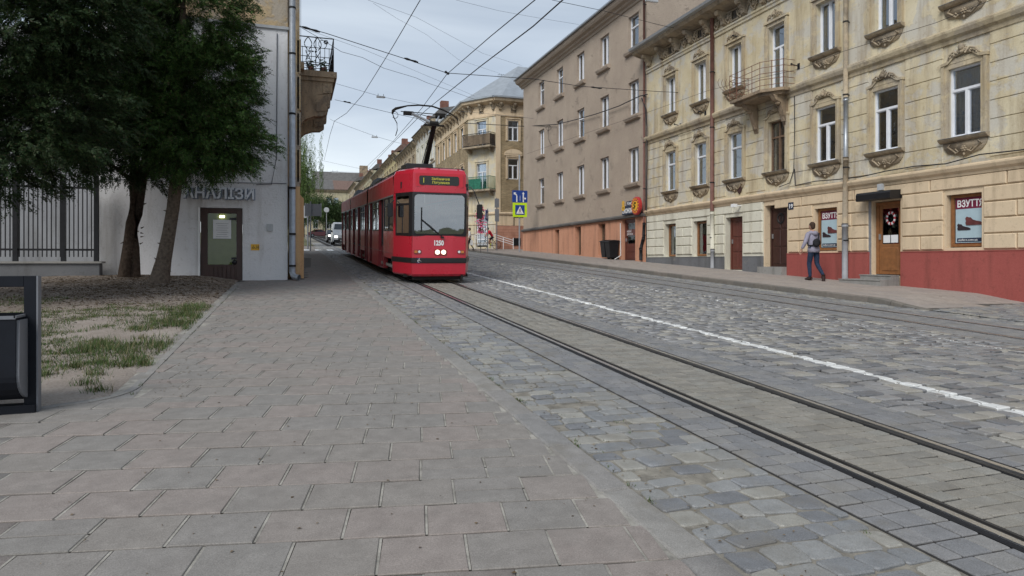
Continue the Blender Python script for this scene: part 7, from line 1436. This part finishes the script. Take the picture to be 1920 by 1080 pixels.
crown('crown', t1, [(-3.9, 18, 4.3, 1.4, 1.2, 1.05), (-4.0, 18, 5.6, 1.6, 1.4, 1.3), (-3.9, 18, 7.2, 1.5, 1.4, 1.4), (-3.8, 18, 8.9, 1.4, 1.3, 1.3), (-4.9, 17.6, 4.9, 1.2, 1.1, 1.2)], 40000, .17, 8, .0105, .5, M['yewdark'], 11, (-3.85, 18.4, z_(-3.85, 18.4)))
t3 = thing('yew_tree', 'broad dark yew overhanging the fence at the left edge', 'tree', (-7.6, 13.6, z_(-7.6, 13.6)), group='yew trees on the earth patch')
trunk(t3, [(-7.7, 13.6, .5), (-7.6, 13.6, 1.2), (-7.4, 13.6, 2.4), (-7.2, 13.6, 4), (-7.0, 13.6, 7)], [.32, .24, .2, .17, .08], M['bark'], 8, [((-7.2, 13.6, 3.4), (-5.0, 13.8, 4.3)), ((-7.1, 13.6, 4.5), (-4.6, 14, 5.6)), ((-7.1, 13.6, 4.2), (-5.6, 12.6, 5.4))])
crown('crown', t3, [(-5.3, 14.0, 3.55, 1.9, 1.5, 1.1), (-4.1, 14.2, 4.2, 1.15, 1.2, 1.25), (-6.6, 13.6, 3.5, 1.7, 1.5, 1.15), (-5.2, 14.0, 5.8, 1.9, 1.6, 1.4), (-3.9, 14.4, 6.1, 1.2, 1.2, 1.35), (-6.8, 13.6, 6.2, 1.9, 1.6, 1.4), (-5.4, 14.0, 7.6, 2.1, 1.6, 1.4), (-7.8, 13.4, 4.9, 1.5, 1.5, 1.8), (-4.2, 14.3, 7.6, 1.3, 1.3, 1.2)], 80000, .17, 8, .011, .6, M['yewdark'], 21, (-7.6, 13.6, z_(-7.6, 13.6)), .5)
# willow hanging over the left pavement farther on
M['willow'] = foliage_mat('willow leaf', [(0, (.05, .09, .022)), (.5, (.085, .14, .035)), (1, (.13, .18, .055))]); M['farleaf'] = foliage_mat('distant leaf', [(0, (.02, .042, .014)), (.5, (.035, .065, .02)), (1, (.055, .09, .028))])
wt = thing('willow_tree', 'weeping willow hanging over the pavement beyond the gable house', 'tree', (-1.6, 60, G(60))); trunk(wt, [(-1.6, 60, G(60)-.2), (-1.5, 60, 6), (-1.2, 60, 10), (-.8, 60, 12.5)], [.35, .3, .22, .08], M['bark'], 9)
rng = np.random.RandomState(31); P = []; D = []
for _ in range(620):
    x0, y0, z0 = -.6+rng.normal()*1.2, 60+rng.normal()*1.4, rng.uniform(8.6, 13.4)-max(0, 0); x0 += .5 if z0 < 11 else 0; x0 = min(x0, 2.3); ln = rng.uniform(1.8, 4.8)
    for k in range(int(ln/.09)): P.append((x0+.05*math.sin(k*.3+x0*9)+rng.normal()*.05, y0+rng.normal()*.05, z0-k*.09)); D.append((rng.normal()*.3, rng.normal()*.3, -1))
V = sprays(np.array(P), np.array(D), .24, 4, .020, .2, rng)-np.array((-1.6, 60, G(60))); bulk('crown', V, np.arange(len(V)).reshape(-1, 4), M['willow'], wt)
def fartree(label, x, y, h, r, seed, n=5200, lf=.035, g=None):
    t = thing('street_tree', label, 'tree', (x, y, G(y)), group='trees round the far end of the street'); g0 = G(y); trunk(t, [(x, y, g0-.2), (x, y, g0+h*.35), (x+.2, y, g0+h*.7)], [.25, .2, .08], M['bark'], seed)
    R_ = random.Random(seed); bl = [(x+R_.uniform(-.5, .5)*r, y+R_.uniform(-.4, .4)*r, g0+h*R_.uniform(.45, .8), r*R_.uniform(.45, .7), r*R_.uniform(.45, .7), h*R_.uniform(.16, .26)) for _ in range(8)]
    crown('crown', t, bl, n, .6, 5, lf*1.7, .3, M['farleaf'], seed, (x, y, g0), .6, 260)
fartree('round dark tree in the middle of the street end', 6.3, 142, 9.0, 3.6, 41); fartree('dark tree left of the round one at the street end', 1.6, 125, 8.5, 3.2, 42); fartree('green tree close behind the grey sign back', -.9, 82, 9.5, 2.4, 43); fartree('tall tree crown above the far roofs on the left', .2, 176, 19, 5, 44); fartree('low dark tree just left of the traffic light', 9.6, 150, 8.0, 2.6, 45)
# off to the left behind the yard wall
fartree('tree standing behind the yard wall on the far left', -16, 34, 13, 4.5, 46)
